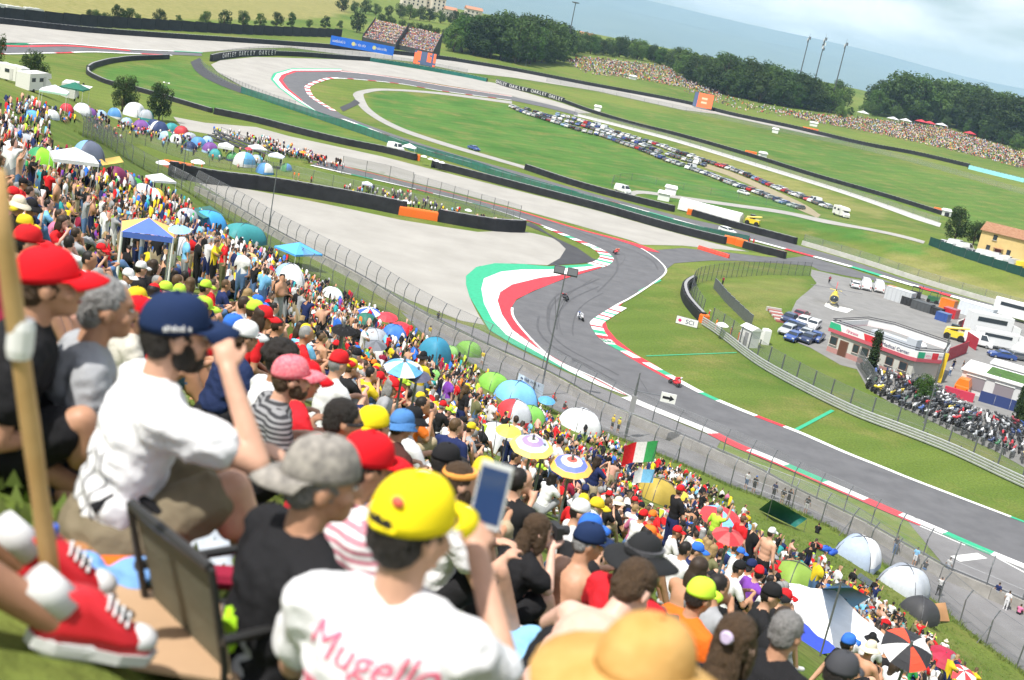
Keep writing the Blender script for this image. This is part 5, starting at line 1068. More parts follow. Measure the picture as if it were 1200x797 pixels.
for k in range(4): MB().box((2.5, 0, 0), (4.8, .26, .04)).build('rotor_blade', mat('blade_grey', (.15, .15, .16), .5), he, M=Matrix.Translation((-.3, 0, 3.05)) @ Matrix.Rotation(k*PI/2+.35, 4, 'Z'))
for s_ in (-1, 1):
    MB().tube([(-1.6, s_*1.05, .08), (1.6, s_*1.05, .08), (1.95, s_*1.05, .25)], .06, 6).build('skid', steel_d, he)
    for x in (-.8, .9): MB().tube([(x, s_*1.05, .08), (x, s_*.5, .75)], .045, 5).build('skid_strut', steel_d, he)
tag(he, 'yellow rescue helicopter standing on the paddock asphalt', 'helicopter')
area('helipad_marking', [(968, 355), (977, 358), (1000, 363), (992, 367), (975, 363), (966, 359)], p_white, .06)
# container, crates, forklifts, crane, hut
def crate(px, L_, W_, Hh, label, m, a=None, name='storage_container', cat='container'):
    p = G(*px); a = dirz((1030, 350), (1100, 372)) if a is None else a; e = empty(name, p, a); MB().box((0, 0, Hh/2), (L_, W_, Hh)).build('box', m, e); n = max(2, int(L_/.8))
    for k in range(n): MB().box((-L_/2+(k+.5)*L_/n, -W_/2-.04, Hh/2), (.12, .08, Hh*.92)).build('rib', m, e)
    MB().box((0, 0, Hh+.03), (L_+.06, W_+.06, .06)).build('lid', m, e); return tag(e, label, cat)
crate((1053, 354), 5.5, 2.4, 2.6, 'pale grey container right of the tall white vans', mat('container_grey', (.5, .52, .54), .5)); crate((1042, 350), 1.6, 1.6, 2.6, 'orange crate between the vans and the grey container', paint['orange'], name='crate', cat='crate')
crate((1068, 359), 4, 2.2, 1.6, 'black flight case stack right of the grey container', MK['black'], name='flight_case', cat='case'); crate((1080, 364), 4, 2.2, 1.7, 'second black flight case stack near the orange cover', mat('case_grey', (.08, .085, .09), .5), name='flight_case', cat='case'); crate((1093, 368), 3.6, 2, 1.4, 'dark flight cases left of the scooters', MK['black'], name='flight_case', cat='case')
crate((1143, 372), 7, 2.4, 2.6, 'white container behind the tall race truck', mat('container_white', (.62, .66, .7), .5)); crate((1110, 362), 3, 2, 2.0, 'stack under an orange cover beside the track', paint['orange'], name='covered_stack', cat='stack')
crate((1113, 372), 2.6, 2.2, 1.8, 'red stack of crates by the scooters', paint['red'], name='crate', cat='crate'); crate((1104, 376), 2.4, 2, 1.6, 'blue stack of crates below the red one', paint['blue'], name='crate', cat='crate')
def forklift(px, label, m):
    e = empty('forklift', G(*px), dirz((1060, 345), (1080, 350))); MB().box((0, 0, .9), (2.2, 1.2, 1.0)).build('body', m, e)
    for s_ in (-1, 1):
        for x in (-.8, .8): MB().tube([(x, s_*.5, 1.3), (x*.8, s_*.5, 2.3)], .05, 5).build('cab_post', steel_d, e); MB().lathe([(.2, -.12), (.4, -.1), (.4, .1), (.2, .12)], 10, 0, Matrix.Translation((x, s_*.55, .4)) @ Matrix.Rotation(PI/2, 4, 'X')).build('wheel', tyre, e)
    MB().box((0, 0, 2.35), (1.7, 1.1, .08)).build('cab_roof', m, e); MB().box((1.2, 0, 1.5), (.12, .9, 2.8)).build('mast', steel_d, e)
    for s_ in (-1, 1): MB().box((1.75, s_*.3, .15), (1.1, .12, .06)).build('fork', steel_d, e)
    return tag(e, label, 'forklift')
forklift((1071, 349), 'left dark forklift beside the far straight', MK['black']); forklift((1092, 355), 'right dark forklift beside the far straight', paint['green'])
def crane(px, lab, m):
    e = empty('telescopic_loader', G(*px), dirz((1110, 396), (1125, 400))); MB().box((0, 0, 1.1), (3.6, 1.8, 1.1)).build('body', m, e); MB().box((-.3, .4, 2.1), (1.3, 1.0, 1.2)).build('cab', glass, e); MB().tube([(-1.6, -.4, 1.9), (2.2, -.4, 2.6)], [.25, .2], 6).build('boom', m, e)
    for s_ in (-1, 1):
        for x in (-1.2, 1.2): MB().lathe([(.3, -.2), (.6, -.17), (.6, .17), (.3, .2)], 12, 0, Matrix.Translation((x, s_*.95, .6)) @ Matrix.Rotation(PI/2, 4, 'X')).build('wheel', tyre, e)
    return tag(e, lab, 'loader')
crane((1117, 398), 'yellow telescopic loader beside the red hoarding', paint['yellow']); crane((881, 264), 'yellow recovery loader on the service road', paint['yellow'])
def plate(px0, px1, h, m, label, name='hoarding', cat='hoarding', th=.12):
    a, b = G(*px0), G(*px1); d = b-a; e = empty(name, (a+b)/2, math.atan2(d.y, d.x)); n = max(2, int(d.length/2))
    for k in range(n): MB().box((-d.length/2+(k+.5)*d.length/n, 0, h/2), (d.length/n-.04, th, h)).build('panel', m, e)
    return tag(e, label, cat)
rdh = mat('red_hoarding', (.36, .02, .04), .6, var=.1, scale=1)
plate((1088, 432), (1132, 414), 2.2, rdh, 'dark red hoarding in front of the loader'); plate((1127, 400), (1143, 411), 2.2, rdh, 'short dark red hoarding left of the pick-up van'); plate((1126, 388), (1150, 380), 2.4, rdh, 'dark red panel behind the yellow loader'); plate((1120, 386), (1150, 374), 1.6, conc, 'pale wall behind the yellow loader', 'low_wall', 'wall', .3)
plate((1105, 462), (1140, 472), 1.3, mat('red_van_cloth', (.5, .04, .08), .6), 'row of red covers among the parked motorcycles', 'cover_row', 'cover', .5); plate((1146, 470), (1200, 486), 1.6, mat('blue_hoarding', (.03, .05, .16), .6), 'dark blue hoarding behind the parked motorcycles')
# yellow leaning board, hospitality hut with turf roof, orange car
p = G(1100, 449); e = empty('marker_board', p); h = top_h(p, 414); MB().box((0, 0, h/2), (.55, .12, h)).build('board', paint['yellow'], e); MB().box((0, 0, .05), (.8, .5, .1)).build('foot', steel_d, e); tag(e, 'tall narrow yellow board beside the paddock road', 'board')
p = G(1163, 470); a = dirz((1140, 462), (1200, 480)); e = empty('hospitality_hut', p, a); turf = mat('roof_turf', (.06, .13, .03), .95, var=.3, scale=1.2)
MB().box((2, 4, 1.6), (14, 8, 3.2)).build('wall', mat('hut_wall', (.6, .6, .6), .6), e); rf = MB().box((2, 4, 3.32), (14.6, 8.6, .24)).build('roof', white_m, e); MB().box((2.5, 4.2, 3.48), (9, 6, .08)).build('turf_panel', turf, rf)
for x in (-3, 1, 5): o = MB().box((x, -.03, 1.7), (2.6, .1, 1.8)).build('window', mat('hut_screen', (.25, .22, .24), .4), e); MB().box((x, -.09, 2.75), (2.8, .12, .14)).build('blind', white_m, o)
for x in (-4, 0, 4, 8): MB().tube([(x, -.2, 3.4), (x, -.2, 4.2)], .04, 5).build('rail_post', steel, e)
tag(e, 'white hospitality hut with a green turf roof', 'hut')
p = G(1186, 452); MB(); e = empty('hospitality_hut', p, a); MB().box((0, 0, 1.4), (7, 4, 2.8)).build('wall', mat('hut_wall2', (.66, .66, .66), .6), e); MB().box((0, 0, 2.9), (7.6, 4.6, .2)).build('roof', white_m, e); tag(e, 'small white hut with a flat roof behind the turf-roofed hut', 'hut')
car('van', 'orange', G(1129, 459), dirz((1120, 462), (1135, 452)), 'orange and white van left of the turf-roofed hut', cat='van', name='parked_van')
p = G(876, 405); e = empty('marshal_hut', p, dirz((870, 404), (886, 412))); MB().box((0, 0, 1.3), (2.4, 1.8, 2.6)).build('wall', white_m, e); MB().loft([[(-1.4, -1.1, 2.6), (1.4, -1.1, 2.6), (1.4, 1.1, 2.6), (-1.4, 1.1, 2.6)], [(-1.4, -.2, 3.1), (1.4, -.2, 3.1), (1.4, .2, 3.1), (-1.4, .2, 3.1)]]).build('roof', white_m, e); MB().box((.3, -.92, 1.1), (.8, .06, 2.0)).build('door', cap_grey, e); tag(e, 'white marshal hut behind the inner guard rail', 'hut')
p = G(895, 403); e = empty('portable_toilet', p, .3); MB().box((0, 0, 1.05), (1.1, 1.1, 2.1)).build('wall', white_m, e); MB().lathe([(.75, 2.1), (.7, 2.3), (.3, 2.4)], 4, 0, Matrix.Rotation(PI/4, 4, 'Z')).build('roof', white_m, e); tag(e, 'white portable cabinet on the grass right of the marshal hut', 'cabinet')
# steps on the mound
e = empty('steps', G(912, 372), dirz((905, 360), (922, 380)))
for k in range(7): MB().box((-2.4+.8*k, 0, .5-.1*k), (.8, 2.2, .3)).build('step', conc if k % 2 else mat('step_red', (.35, .12, .1), .8), e)
MB().box((-2.9, 0, .5), (.4, 2.6, .9)).build('head_wall', conc, e); tag(e, 'concrete steps with reddish treads on the grassy mound', 'steps')
# small marshal posts on the far slopes
for px, lab in (((700, 130), 'white marshal post on the slope above the meadow cars'), ((893, 185), 'white marshal tent with an orange block on the right slope'), ((741, 93), 'white van-sized post below the middle spectator bank'), ((777, 235), 'white canvas post by the meadow corner'), ((908, 156), 'low white canvas at the foot of the right bank'), ((953, 148), 'white dome canvas at the foot of the right bank'), ((785, 228), 'white box post beside the dirt road'), ((1108, 253), 'white and red post under the dark roadside tree')):
    p = G(*px); e = empty('marshal_post', p, rc.uniform(-.4, .4)); w_ = 3.2 if p.length < 700 else 4.5; MB().box((0, 0, 1), (w_, w_*.6, 2)).build('wall', white_m, e); MB().loft([[(-w_*.6, -w_*.4, 2), (w_*.6, -w_*.4, 2), (w_*.6, w_*.4, 2), (-w_*.6, w_*.4, 2)], [(-w_*.5, -.1, 2.8), (w_*.5, -.1, 2.8), (w_*.5, .1, 2.8), (-w_*.5, .1, 2.8)]]).build('roof', white_m, e); tag(e, lab, 'marshal post')
# spectator rail stand on the bank
pa, pb = G(255, 163), G(402, 207); d = pb-pa; e = empty('bank_terrace', pa, math.atan2(d.y, d.x)); ln = d.length
for k in range(4): MB().box((ln/2, -1.1*k, 1.7-.45*k), (ln, 1.1, .2)).build('step', mat('terrace_dark', (.06, .06, .065), .7), e)
for k in range(int(ln/3)): MB().tube([(3*k, .6, -.5), (3*k, .6, 2.9)], .05, 5).build('post', steel_d, e); MB().tube([(3*k, -3.3, -.5), (3*k, .6, 1.6)], .05, 5).build('strut', steel_d, e)
MB().tube([(0, .6, 2.8), (ln, .6, 2.8)], .05, 5).build('rail', steel, e); tag(e, 'dark steel spectator terrace along the top of the tented bank', 'terrace')
# campers
def camper(px, px2, k, label, awn=False):
    p = G(*px); e = empty('camper_van', p, dirz(px, px2)); e.scale = (k,)*3; cm = mat('camper_white', (.72, .71, .68), .4)
    MB().loft([[(-3.2, -1.1, .5), (-3.2, 1.1, .5), (-3.2, 1.1, 2.9), (-3.2, -1.1, 2.9)], [(1.6, -1.1, .5), (1.6, 1.1, .5), (1.6, 1.1, 3.0), (1.6, -1.1, 3.0)]]).build('body', cm, e); MB().loft([[(1.0, -1.1, 2.0), (1.0, 1.1, 2.0), (1.0, 1.1, 3.02), (1.0, -1.1, 3.02)], [(2.7, -1.0, 2.2), (2.7, 1.0, 2.2), (2.5, 1.0, 2.85), (2.5, -1.0, 2.85)]]).build('overcab', cm, e)
    c_ = MB().loft([[(1.602, -1.0, .45), (1.602, 1.0, .45), (1.602, 1.0, 2.0), (1.602, -1.0, 2.0)], [(2.5, -.98, .45), (2.5, .98, .45), (2.2, .9, 1.95), (2.2, -.9, 1.95)], [(3.2, -.95, .45), (3.2, .95, .45), (3.2, .9, 1.1), (3.2, -.9, 1.1)]]).build('cab', cm, e)
    MB().loft([[(2.55, -.82, 1.3), (2.55, .82, 1.3), (2.28, .8, 1.9), (2.28, -.8, 1.9)], [(2.8, -.85, 1.28), (2.8, .85, 1.28), (2.4, .8, 1.93), (2.4, -.8, 1.93)]]).build('windscreen', glass, c_)
    for x in (-2.2, -.2): MB().box((x, -1.12, 2.0), (.9, .06, .55)).build('window', glass, e)
    MB().box((.7, -1.12, 1.55), (.65, .05, 1.8)).build('door', mat('camper_door', (.55, .54, .52), .5), e)
    for x in (-2, 2.3):
        for s_ in (-1, 1): MB().lathe([(.2, -.12), (.36, -.1), (.36, .1), (.2, .12)], 12, 0, Matrix.Translation((x, s_*1.0, .36)) @ Matrix.Rotation(PI/2, 4, 'X')).build('wheel', tyre, e)
    for k_ in (-1.5, .5): MB().box((k_, 0, 3.05), (.6, .6, .14)).build('roof_hatch', white_m, e)
    if awn: MB().box((-.8, -2.2, 2.55), (3.8, 2.2, .06)).build('awning', MATS['white_tarpaulin'], e)
    return tag(e, label, 'camper van')
camper((40, 108), (52, 112), 1.15, 'white camper van with overcab on the left ridge'); camper((14, 97), (26, 101), 1.05, 'camper half hidden behind the front camper on the left ridge'); camper((82, 116), (96, 121), 1.2, 'white camper with awning behind the green gazebos', True); camper((985, 254), (995, 257), 1.1, 'white camper at the lower end of the meadow car park')
for i, (x, y) in enumerate(((5, 17), (18, 19), (40, 21))): camper((x, y), (x+8, y+1), 1.3, ('left', 'middle', 'right')[i]+' of three far campers above the dark hoarding')
for i, (x, y, k_, c_) in enumerate(((1108, 288, 'hatch', 'white'), (1119, 291, 'van', 'white'), (1130, 295, 'van', 'white'), (1141, 299, 'estate', 'silver'), (1152, 303, 'van', 'white'), (1164, 306, 'van', 'white'), (1177, 310, 'van', 'white'), (1190, 314, 'van', 'silver'), (1198, 317, 'van', 'yellow'))): car(k_, c_, G(x, y), dirz((1100, 290), (1110, 293))+1.2, f'{c_} {"van" if k_ == "van" else "car"}, {ordw(i)} from left in the farmhouse yard', 'vehicles in the farmhouse yard', 'parked_van' if k_ == 'van' else 'parked_car', 'van' if k_ == 'van' else 'car')

# ------------------------------------------------------------------ trees
def leaf_mat(name, c1, c2):
    m = bpy.data.materials.new(name); m.use_nodes = True; t = m.node_tree; b = t.nodes['Principled BSDF']; b.inputs['Roughness'].default_value = .6; b.inputs['Specular IOR Level'].default_value = .2
    oi = t.nodes.new('ShaderNodeObjectInfo'); c = t.nodes.new('ShaderNodeTexCoord'); n = t.nodes.new('ShaderNodeTexNoise'); n.inputs['Scale'].default_value = .9; n.inputs['Detail'].default_value = 4; t.links.new(c.outputs['Object'], n.inputs['Vector'])
    ad = t.nodes.new('ShaderNodeMath'); ad.operation = 'MULTIPLY_ADD'; ad.inputs[1].default_value = .5; t.links.new(oi.outputs['Random'], ad.inputs[0]); 
    sb = t.nodes.new('ShaderNodeMath'); sb.operation = 'SUBTRACT'; sb.inputs[1].default_value = .25; t.links.new(n.outputs[0], sb.inputs[0]); t.links.new(sb.outputs[0], ad.inputs[2])
    r_ = t.nodes.new('ShaderNodeValToRGB'); r_.color_ramp.elements[0].color = (*c1, 1); r_.color_ramp.elements[1].color = (*c2, 1); r_.color_ramp.elements[0].position = .2; r_.color_ramp.elements[1].position = .8
    t.links.new(ad.outputs[0], r_.inputs[0]); t.links.new(r_.outputs[0], b.inputs['Base Color'])
    tr = t.nodes.new('ShaderNodeBsdfTranslucent'); t.links.new(r_.outputs[0], tr.inputs[0]); ms = t.nodes.new('ShaderNodeMixShader'); ms.inputs[0].default_value = .25; out = [k for k in t.nodes if k.type == 'OUTPUT_MATERIAL'][0]
    t.links.new(b.outputs[0], ms.inputs[1]); t.links.new(tr.outputs[0], ms.inputs[2]); t.links.new(ms.outputs[0], out.inputs[0]); return m
leafd, leafm, leafb = leaf_mat('leaf_dark', (.02, .042, .012), (.065, .105, .028)), leaf_mat('leaf_mid', (.03, .07, .016), (.1, .165, .04)), leaf_mat('leaf_bright', (.05, .12, .02), (.12, .2, .04))
bark = mat('bark', (.1, .075, .05), .95, var=.3, scale=6, bump=.5)
def tree_mesh(seed, wide=.36, base=.22, clumps=16, leaves=1500, leaf=.035, conical=False):
    """unit-height tree: tapered trunk with limbs, and a crown of leaf-sized faces gathered in uneven clumps"""
    q = random.Random(seed); tb = MB(); tb.tube([(0, 0, -.03), (.01*q.uniform(-1, 1), 0, base), (.02*q.uniform(-1, 1), .02*q.uniform(-1, 1), .55), (0, 0, .8)], [.03, .024, .014, .004], 7); cs = []
    for k in range(clumps):
        z = base+.06+(.94-base-.1)*((k+.5)/clumps); f = (1-z)**.7*1.15 if conical else math.sin(PI*min(1, max(.12, (z-base)/(1.0-base)*.86+.14)))**.6; a = q.uniform(0, 6.28)+k*2.4; rr_ = wide*f*q.uniform(.35, .8)
        c_ = V3((math.cos(a)*rr_, math.sin(a)*rr_, z)); s_ = q.uniform(.09, .16)*(.6 if conical else 1.05); cs.append((c_, s_)); 
        if not conical: tb.tube([(0, 0, max(base*.9, z-.2)), tuple(c_*.6+V3((0, 0, z*.36))), tuple(c_)], [.011, .007, .003], 5)
    vs, fs = [], []
    for i in range(leaves):
        c_, s_ = q.choice(cs); d = V3((q.gauss(0, 1), q.gauss(0, 1), q.gauss(0, .8))).normalized(); p = c_+d*s_*q.uniform(.55, 1.08)**.6
        n_ = (d+V3((q.gauss(0, .5), q.gauss(0, .5), q.gauss(.3, .5)))).normalized(); x, y, _ = basis(n_); a = q.uniform(0, 6.28); u = (x*math.cos(a)+y*math.sin(a))*leaf*q.uniform(.6, 1.3); v = n_.cross(u)*q.uniform(.5, .9); o = len(vs)
        vs += [p-u, p-v*.7+n_*leaf*.15, p+u, p+v*.7+n_*leaf*.15]; fs.append((o, o+1, o+2, o+3))
    return tb, vs, fs
TREES = {}
def tree_variant(kind, seed):
    k = (kind, seed)
    if k not in TREES:
        kw = dict(oak=dict(wide=.42, base=.1, clumps=24, leaves=2600, leaf=.03), tall=dict(wide=.3, base=.1, clumps=24, leaves=2600, leaf=.028), near=dict(wide=.42, base=.14, clumps=28, leaves=4600, leaf=.024), bush=dict(wide=.42, base=.05, clumps=14, leaves=1500, leaf=.04), cypress=dict(wide=.085, base=.02, clumps=40, leaves=3000, leaf=.022, conical=True))[kind]
        tb, vs, fs = tree_mesh(seed, **kw); cm = bpy.data.meshes.new('crown'); cm.from_pydata([tuple(v) for v in vs], [], fs); TREES[k] = (tb.mesh('trunk', bark, True), cm)
    return TREES[k]
LV = {}
def tree(p, h, label, kind='oak', seed=0, m=leafd, wd=1.0, group=None, rz=0, name='broadleaf_tree', cat='tree'):
    tm, cm = tree_variant(kind, seed); e = empty(name, p, rz); e.scale = (h*wd, h*wd, h)
    link('trunk', tm, e); key = (cm.name, m.name)
    if key not in LV: c2 = cm.copy(); c2.materials.clear(); c2.materials.append(m); LV[key] = c2
    link('crown', LV[key], e); return tag(e, label, cat, group)
tt = random.Random(5)
top_x = [520, 540, 560, 600, 640, 660, 700, 740, 780, 800, 870, 905, 950, 1000, 1050, 1075, 1100, 1130, 1175, 1210]; top_y = [24, 16, 12, 11, 22, 28, 38, 42, 52, 56, 66, 74, 90, 90, 82, 84, 82, 92, 90, 98]
front = [(536, 62), (552, 65), (568, 68), (585, 71), (600, 74), (618, 75), (636, 75), (650, 73), (664, 68), (682, 64), (700, 65), (716, 67), (735, 69), (752, 71), (770, 75), (786, 81), (802, 92), (822, 102), (838, 109), (852, 113), (868, 116), (884, 119), (900, 122), (916, 125), (930, 127), (944, 129), (958, 130), (975, 133), (1030, 137), (1052, 140), (1075, 143), (1098, 147), (1120, 150), (1136, 156), (1152, 163), (1170, 168), (1190, 172), (1206, 176)]
cnt = {}
def wood(px, py, row, push, mm=None):
    p = G(px, py); d = Vector((p.x, p.y, 0)).normalized(); x, y = p.x+d.x*push+tt.gauss(0, 2), p.y+d.y*push+tt.gauss(0, 2); q = V3((x, y, tz(x, y)-.3)); sx_, sy_, _ = proj(q); yt = float(np.interp(sx_, top_x, top_y))+tt.uniform(0, 9)
    h = min(max(top_h(q, yt)*(1 if row != 'front' else tt.uniform(.6, .9)), 8), 36); part = 'left' if px < 660 else 'middle' if px < 990 else 'right'; k = (part, row); cnt[k] = cnt.get(k, 0)
    m = mm or tt.choice((leafd, leafm, leafm, leafd, leafb)); lab = f"{'dark green' if m is leafd else 'mid green' if m is leafm else 'bright green'} tree, {ordw(cnt[k])} from the left in the {row} row of the {part} wood"; cnt[k] += 1
    tree(q, h, lab, tt.choice(('oak', 'oak', 'tall')), tt.randint(0, 3), m, tt.uniform(1.0, 1.35), f'trees of the {part} wood', tt.uniform(0, 6.28))
for px, py in front: wood(px, py, 'front', 4)
for (px, py), (px2, py2) in zip(front, front[1:]): (wood((px+px2)/2, (py+py2)/2, 'in-between', 10) if px2-px < 30 else None)
for px, py in front: wood(px+tt.uniform(-6, 6), py, 'second', 22)
for px, py in front[::1]: wood(px+tt.uniform(-7, 7), py-1, 'rear', 44)
for i, (px, py, h) in enumerate(((1012, 133, 10), (1022, 136, 9), (1048, 141, 11), (1068, 141, 8), (1086, 146, 10), (1108, 150, 9), (1135, 158, 12), (1152, 164, 11), (1172, 170, 10), (1190, 178, 12), (1120, 140, 9), (1160, 150, 10), (1185, 158, 11), (877, 116, 7), (865, 112, 6), (985, 139, 9), (996, 135, 6))):
    tree(G(px, py), h, f'{"bright" if i % 3 == 0 else "mid"} green bushy tree, {ordw(i)} of those edging the right spectator bank', 'bush' if h < 9 else 'oak', i % 4, leafb if i % 3 == 0 else leafm, 1.1, 'bushy trees edging the right bank', tt.uniform(0, 6))
for i, (px, py) in enumerate(((470, 40), (480, 42), (490, 44), (500, 47), (510, 49), (520, 51), (528, 52), (418, 38), (446, 36), (456, 40))): tree(G(px, py), tt.uniform(9, 13), f'dark tree, {ordw(i)} of the group behind the grandstands', 'oak', i % 4, leafd, 1, 'trees behind the grandstands', tt.uniform(0, 6))
for i, px in enumerate((440, 455, 468, 480, 492, 503, 516, 530, 400, 415, 428, 543)): tree(G(px, 18+(px-440)*.12), tt.uniform(8, 13), f'skyline tree, {ordw(i)} of the line below the village', 'oak', i % 4, leafd if i % 3 else leafm, 1.1, 'trees below the village', tt.uniform(0, 6))
for i, px in enumerate((105, 113, 123, 138, 150, 161, 186, 209, 240, 262, 284, 304, 324, 342, 362, 381, 398)): tree(G(px, 26+px*.018), tt.choice((5, 6, 7.5, 8.5)), f'small round tree, {ordw(i)} from the left along the dark hoarding', 'bush' if i % 2 else 'oak', i % 4, leafm if i % 3 else leafd, 1.1, 'small trees along the dark hoarding', tt.uniform(0, 6))
def big(px, ytop, wpx, lab, kind='near', seed=0, m=leafd, name='broadleaf_tree'):
    p = G(*px); h = top_h(p, ytop); d = proj(p)[2]; wd = 1.0 if kind == 'cypress' else (wpx*d/F)/(h*.95); tree(p-V3((0, 0, .1)), h, lab, kind, seed, m, wd, None, seed*1.3, name)
big((143, 131), 87, 40, 'dark broad tree left of the lamp post on the ridge', seed=1); big((186, 142), 97, 36, 'dark tree right of the lamp post on the ridge', seed=2); big((40, 100), 59, 42, 'dark tree behind the ridge campers', seed=3); big((-6, 90), 38, 26, 'dark tree cut by the left edge', seed=4)
big((1118, 284), 242, 34, 'dark roadside tree left of the yellow farmhouse', seed=2); big((1140, 287), 258, 26, 'smaller dark tree touching the farmhouse roof', seed=1); big((1080, 470), 438, 30, 'bright green bushy tree beside the medical building', seed=3, m=leafb)
big((1018, 438), 383, 8, 'thin dark cypress in front of the medical building', 'cypress', 1, name='cypress'); big((1190, 497), 444, 9, 'left of two cypresses at the right edge', 'cypress', 2, name='cypress'); big((1197, 500), 446, 9, 'right of two cypresses at the right edge', 'cypress', 3, name='cypress'); big((97, 108), 96, 3, 'tiny cypress behind the ridge campers', 'cypress', 1, name='cypress')

# ------------------------------------------------------------------ parked motorcycles
def moto_meshes(style):
    B = Body(); m = paint['black']
    if style == 0:
        B.ell((.18, 0, .82), (.3, .15, .15)); B.cap((-.15, 0, .78), (-.75, 0, .88), .12, .08); B.ell((.55, 0, .78), (.22, .16, .24)); B.cap((.1, 0, .45), (.35, 0, .6), .17, .15)
    elif style == 1:
        B.ell((.15, 0, .9), (.3, .17, .16)); B.cap((-.1, 0, .84), (-.7, 0, .86), .14, .13); B.ell((.58, 0, .95), (.18, .2, .26)); B.cap((0, 0, .45), (.3, 0, .55), .18, .16); B.ell((-.85, 0, .98), (.2, .22, .17))
    else:
        B.cap((-.2, 0, .74), (-.75, 0, .78), .16, .13); B.cap((-.5, 0, .5), (.0, 0, .3), .15, .1); B.cap((.0, 0, .25), (.35, 0, .3), .12, .1); B.cap((.4, 0, .35), (.55, 0, .95), .17, .13)
    body = B.weld(.045, 'parked_motorcycle', [m], 2, .45)
    wb = MB(); wb.lathe([(.2, -.05), (.31, -.06), (.31, .06), (.2, .05)], 14, 0, Matrix.Rotation(PI/2, 4, 'X')); wb.lathe([(.2, -.03), (.05, -.04), (.05, .04), (.2, .03)], 10, 1, Matrix.Rotation(PI/2, 4, 'X'))
    f = MB(); 
    for s_ in (-1, 1): f.tube([(.72, s_*.08, .3), (.5, s_*.08, .95)], .028, 5)
    f.tube([(.42, -.36, 1.04), (.5, -.1, 1.0), (.5, .1, 1.0), (.42, .36, 1.04)], .02, 5); f.tube([(-.7, .09, .32), (0, .09, .42)], .035, 5); f.box((.05, 0, .45), (.45, .3, .34)); f.tube([(.35, -.15, .3), (-.2, -.16, .25), (-.75, -.17, .42)], .045, 6)
    for s_ in (-1, 1): f.box((.5, s_*.3, 1.16), (.04, .13, .09))
    return body, wb.mesh('wheel', [tyre, rim]), f.mesh('fork_and_engine', [mat('engine_metal', (.12, .12, .125), .45, metal=.6)])
MOTO = {}
mcol = ['black']*15+['grey']*9+['red']*3+['white']*4+['silver']*4+['blue']*2+['navy', 'navy', 'maroon', 'green', 'yellow']
rm = random.Random(9); Aln, Bln = line([(1013, 432), (1040, 438), (1078, 450), (1110, 468), (1145, 488), (1205, 505)], 1), line([(1020, 456), (1040, 468), (1080, 487), (1120, 505), (1160, 524), (1205, 545)], 1)
NR = 10
for r_ in range(NR):
    f = r_/(NR-1); n0 = 60; P = resample(Aln, n0)*(1-f)+resample(Bln, n0)*f; n = int(cum(P)[-1]/1.02); Q = resample(P, n); t = np.gradient(Q, axis=0); j = 0
    for i in range(n):
        if rm.random() < .06: continue
        st = rm.choice((0, 0, 1, 2)); col = rm.choice(mcol)
        if st not in MOTO: MOTO[st] = moto_meshes(st)
        bm_, wm, fm = MOTO[st]; x, y = Q[i]+np.array([rm.gauss(0, .1), rm.gauss(0, .2)]); a = math.atan2(t[i, 1], t[i, 0])+PI/2+rm.gauss(0, .12)+(.4 if r_ % 2 else PI+.4)
        o = link('parked_motorcycle', bm_, None, Matrix.Translation((x, y, tz(x, y)+.045)) @ Matrix.Rotation(a, 4, 'Z') @ Matrix.Rotation(R(-9), 4, 'X') @ Matrix.Scale(1.08, 4))
        o.material_slots[0].link = 'OBJECT'; o.material_slots[0].material = paint[col]; link('wheel', wm, o, Matrix.Translation((.76, 0, .31))); link('wheel', wm, o, Matrix.Translation((-.7, 0, .31))); link('fork_and_engine', fm, o)
        kd = ('sports motorcycle', 'touring motorcycle', 'scooter')[st]; tag(o, f'{col} {kd}, {ordw(j)} from left, {ordw(r_)} row of motorcycle park', 'motorcycle', 'motorcycles parked beside the medical building'); j += 1
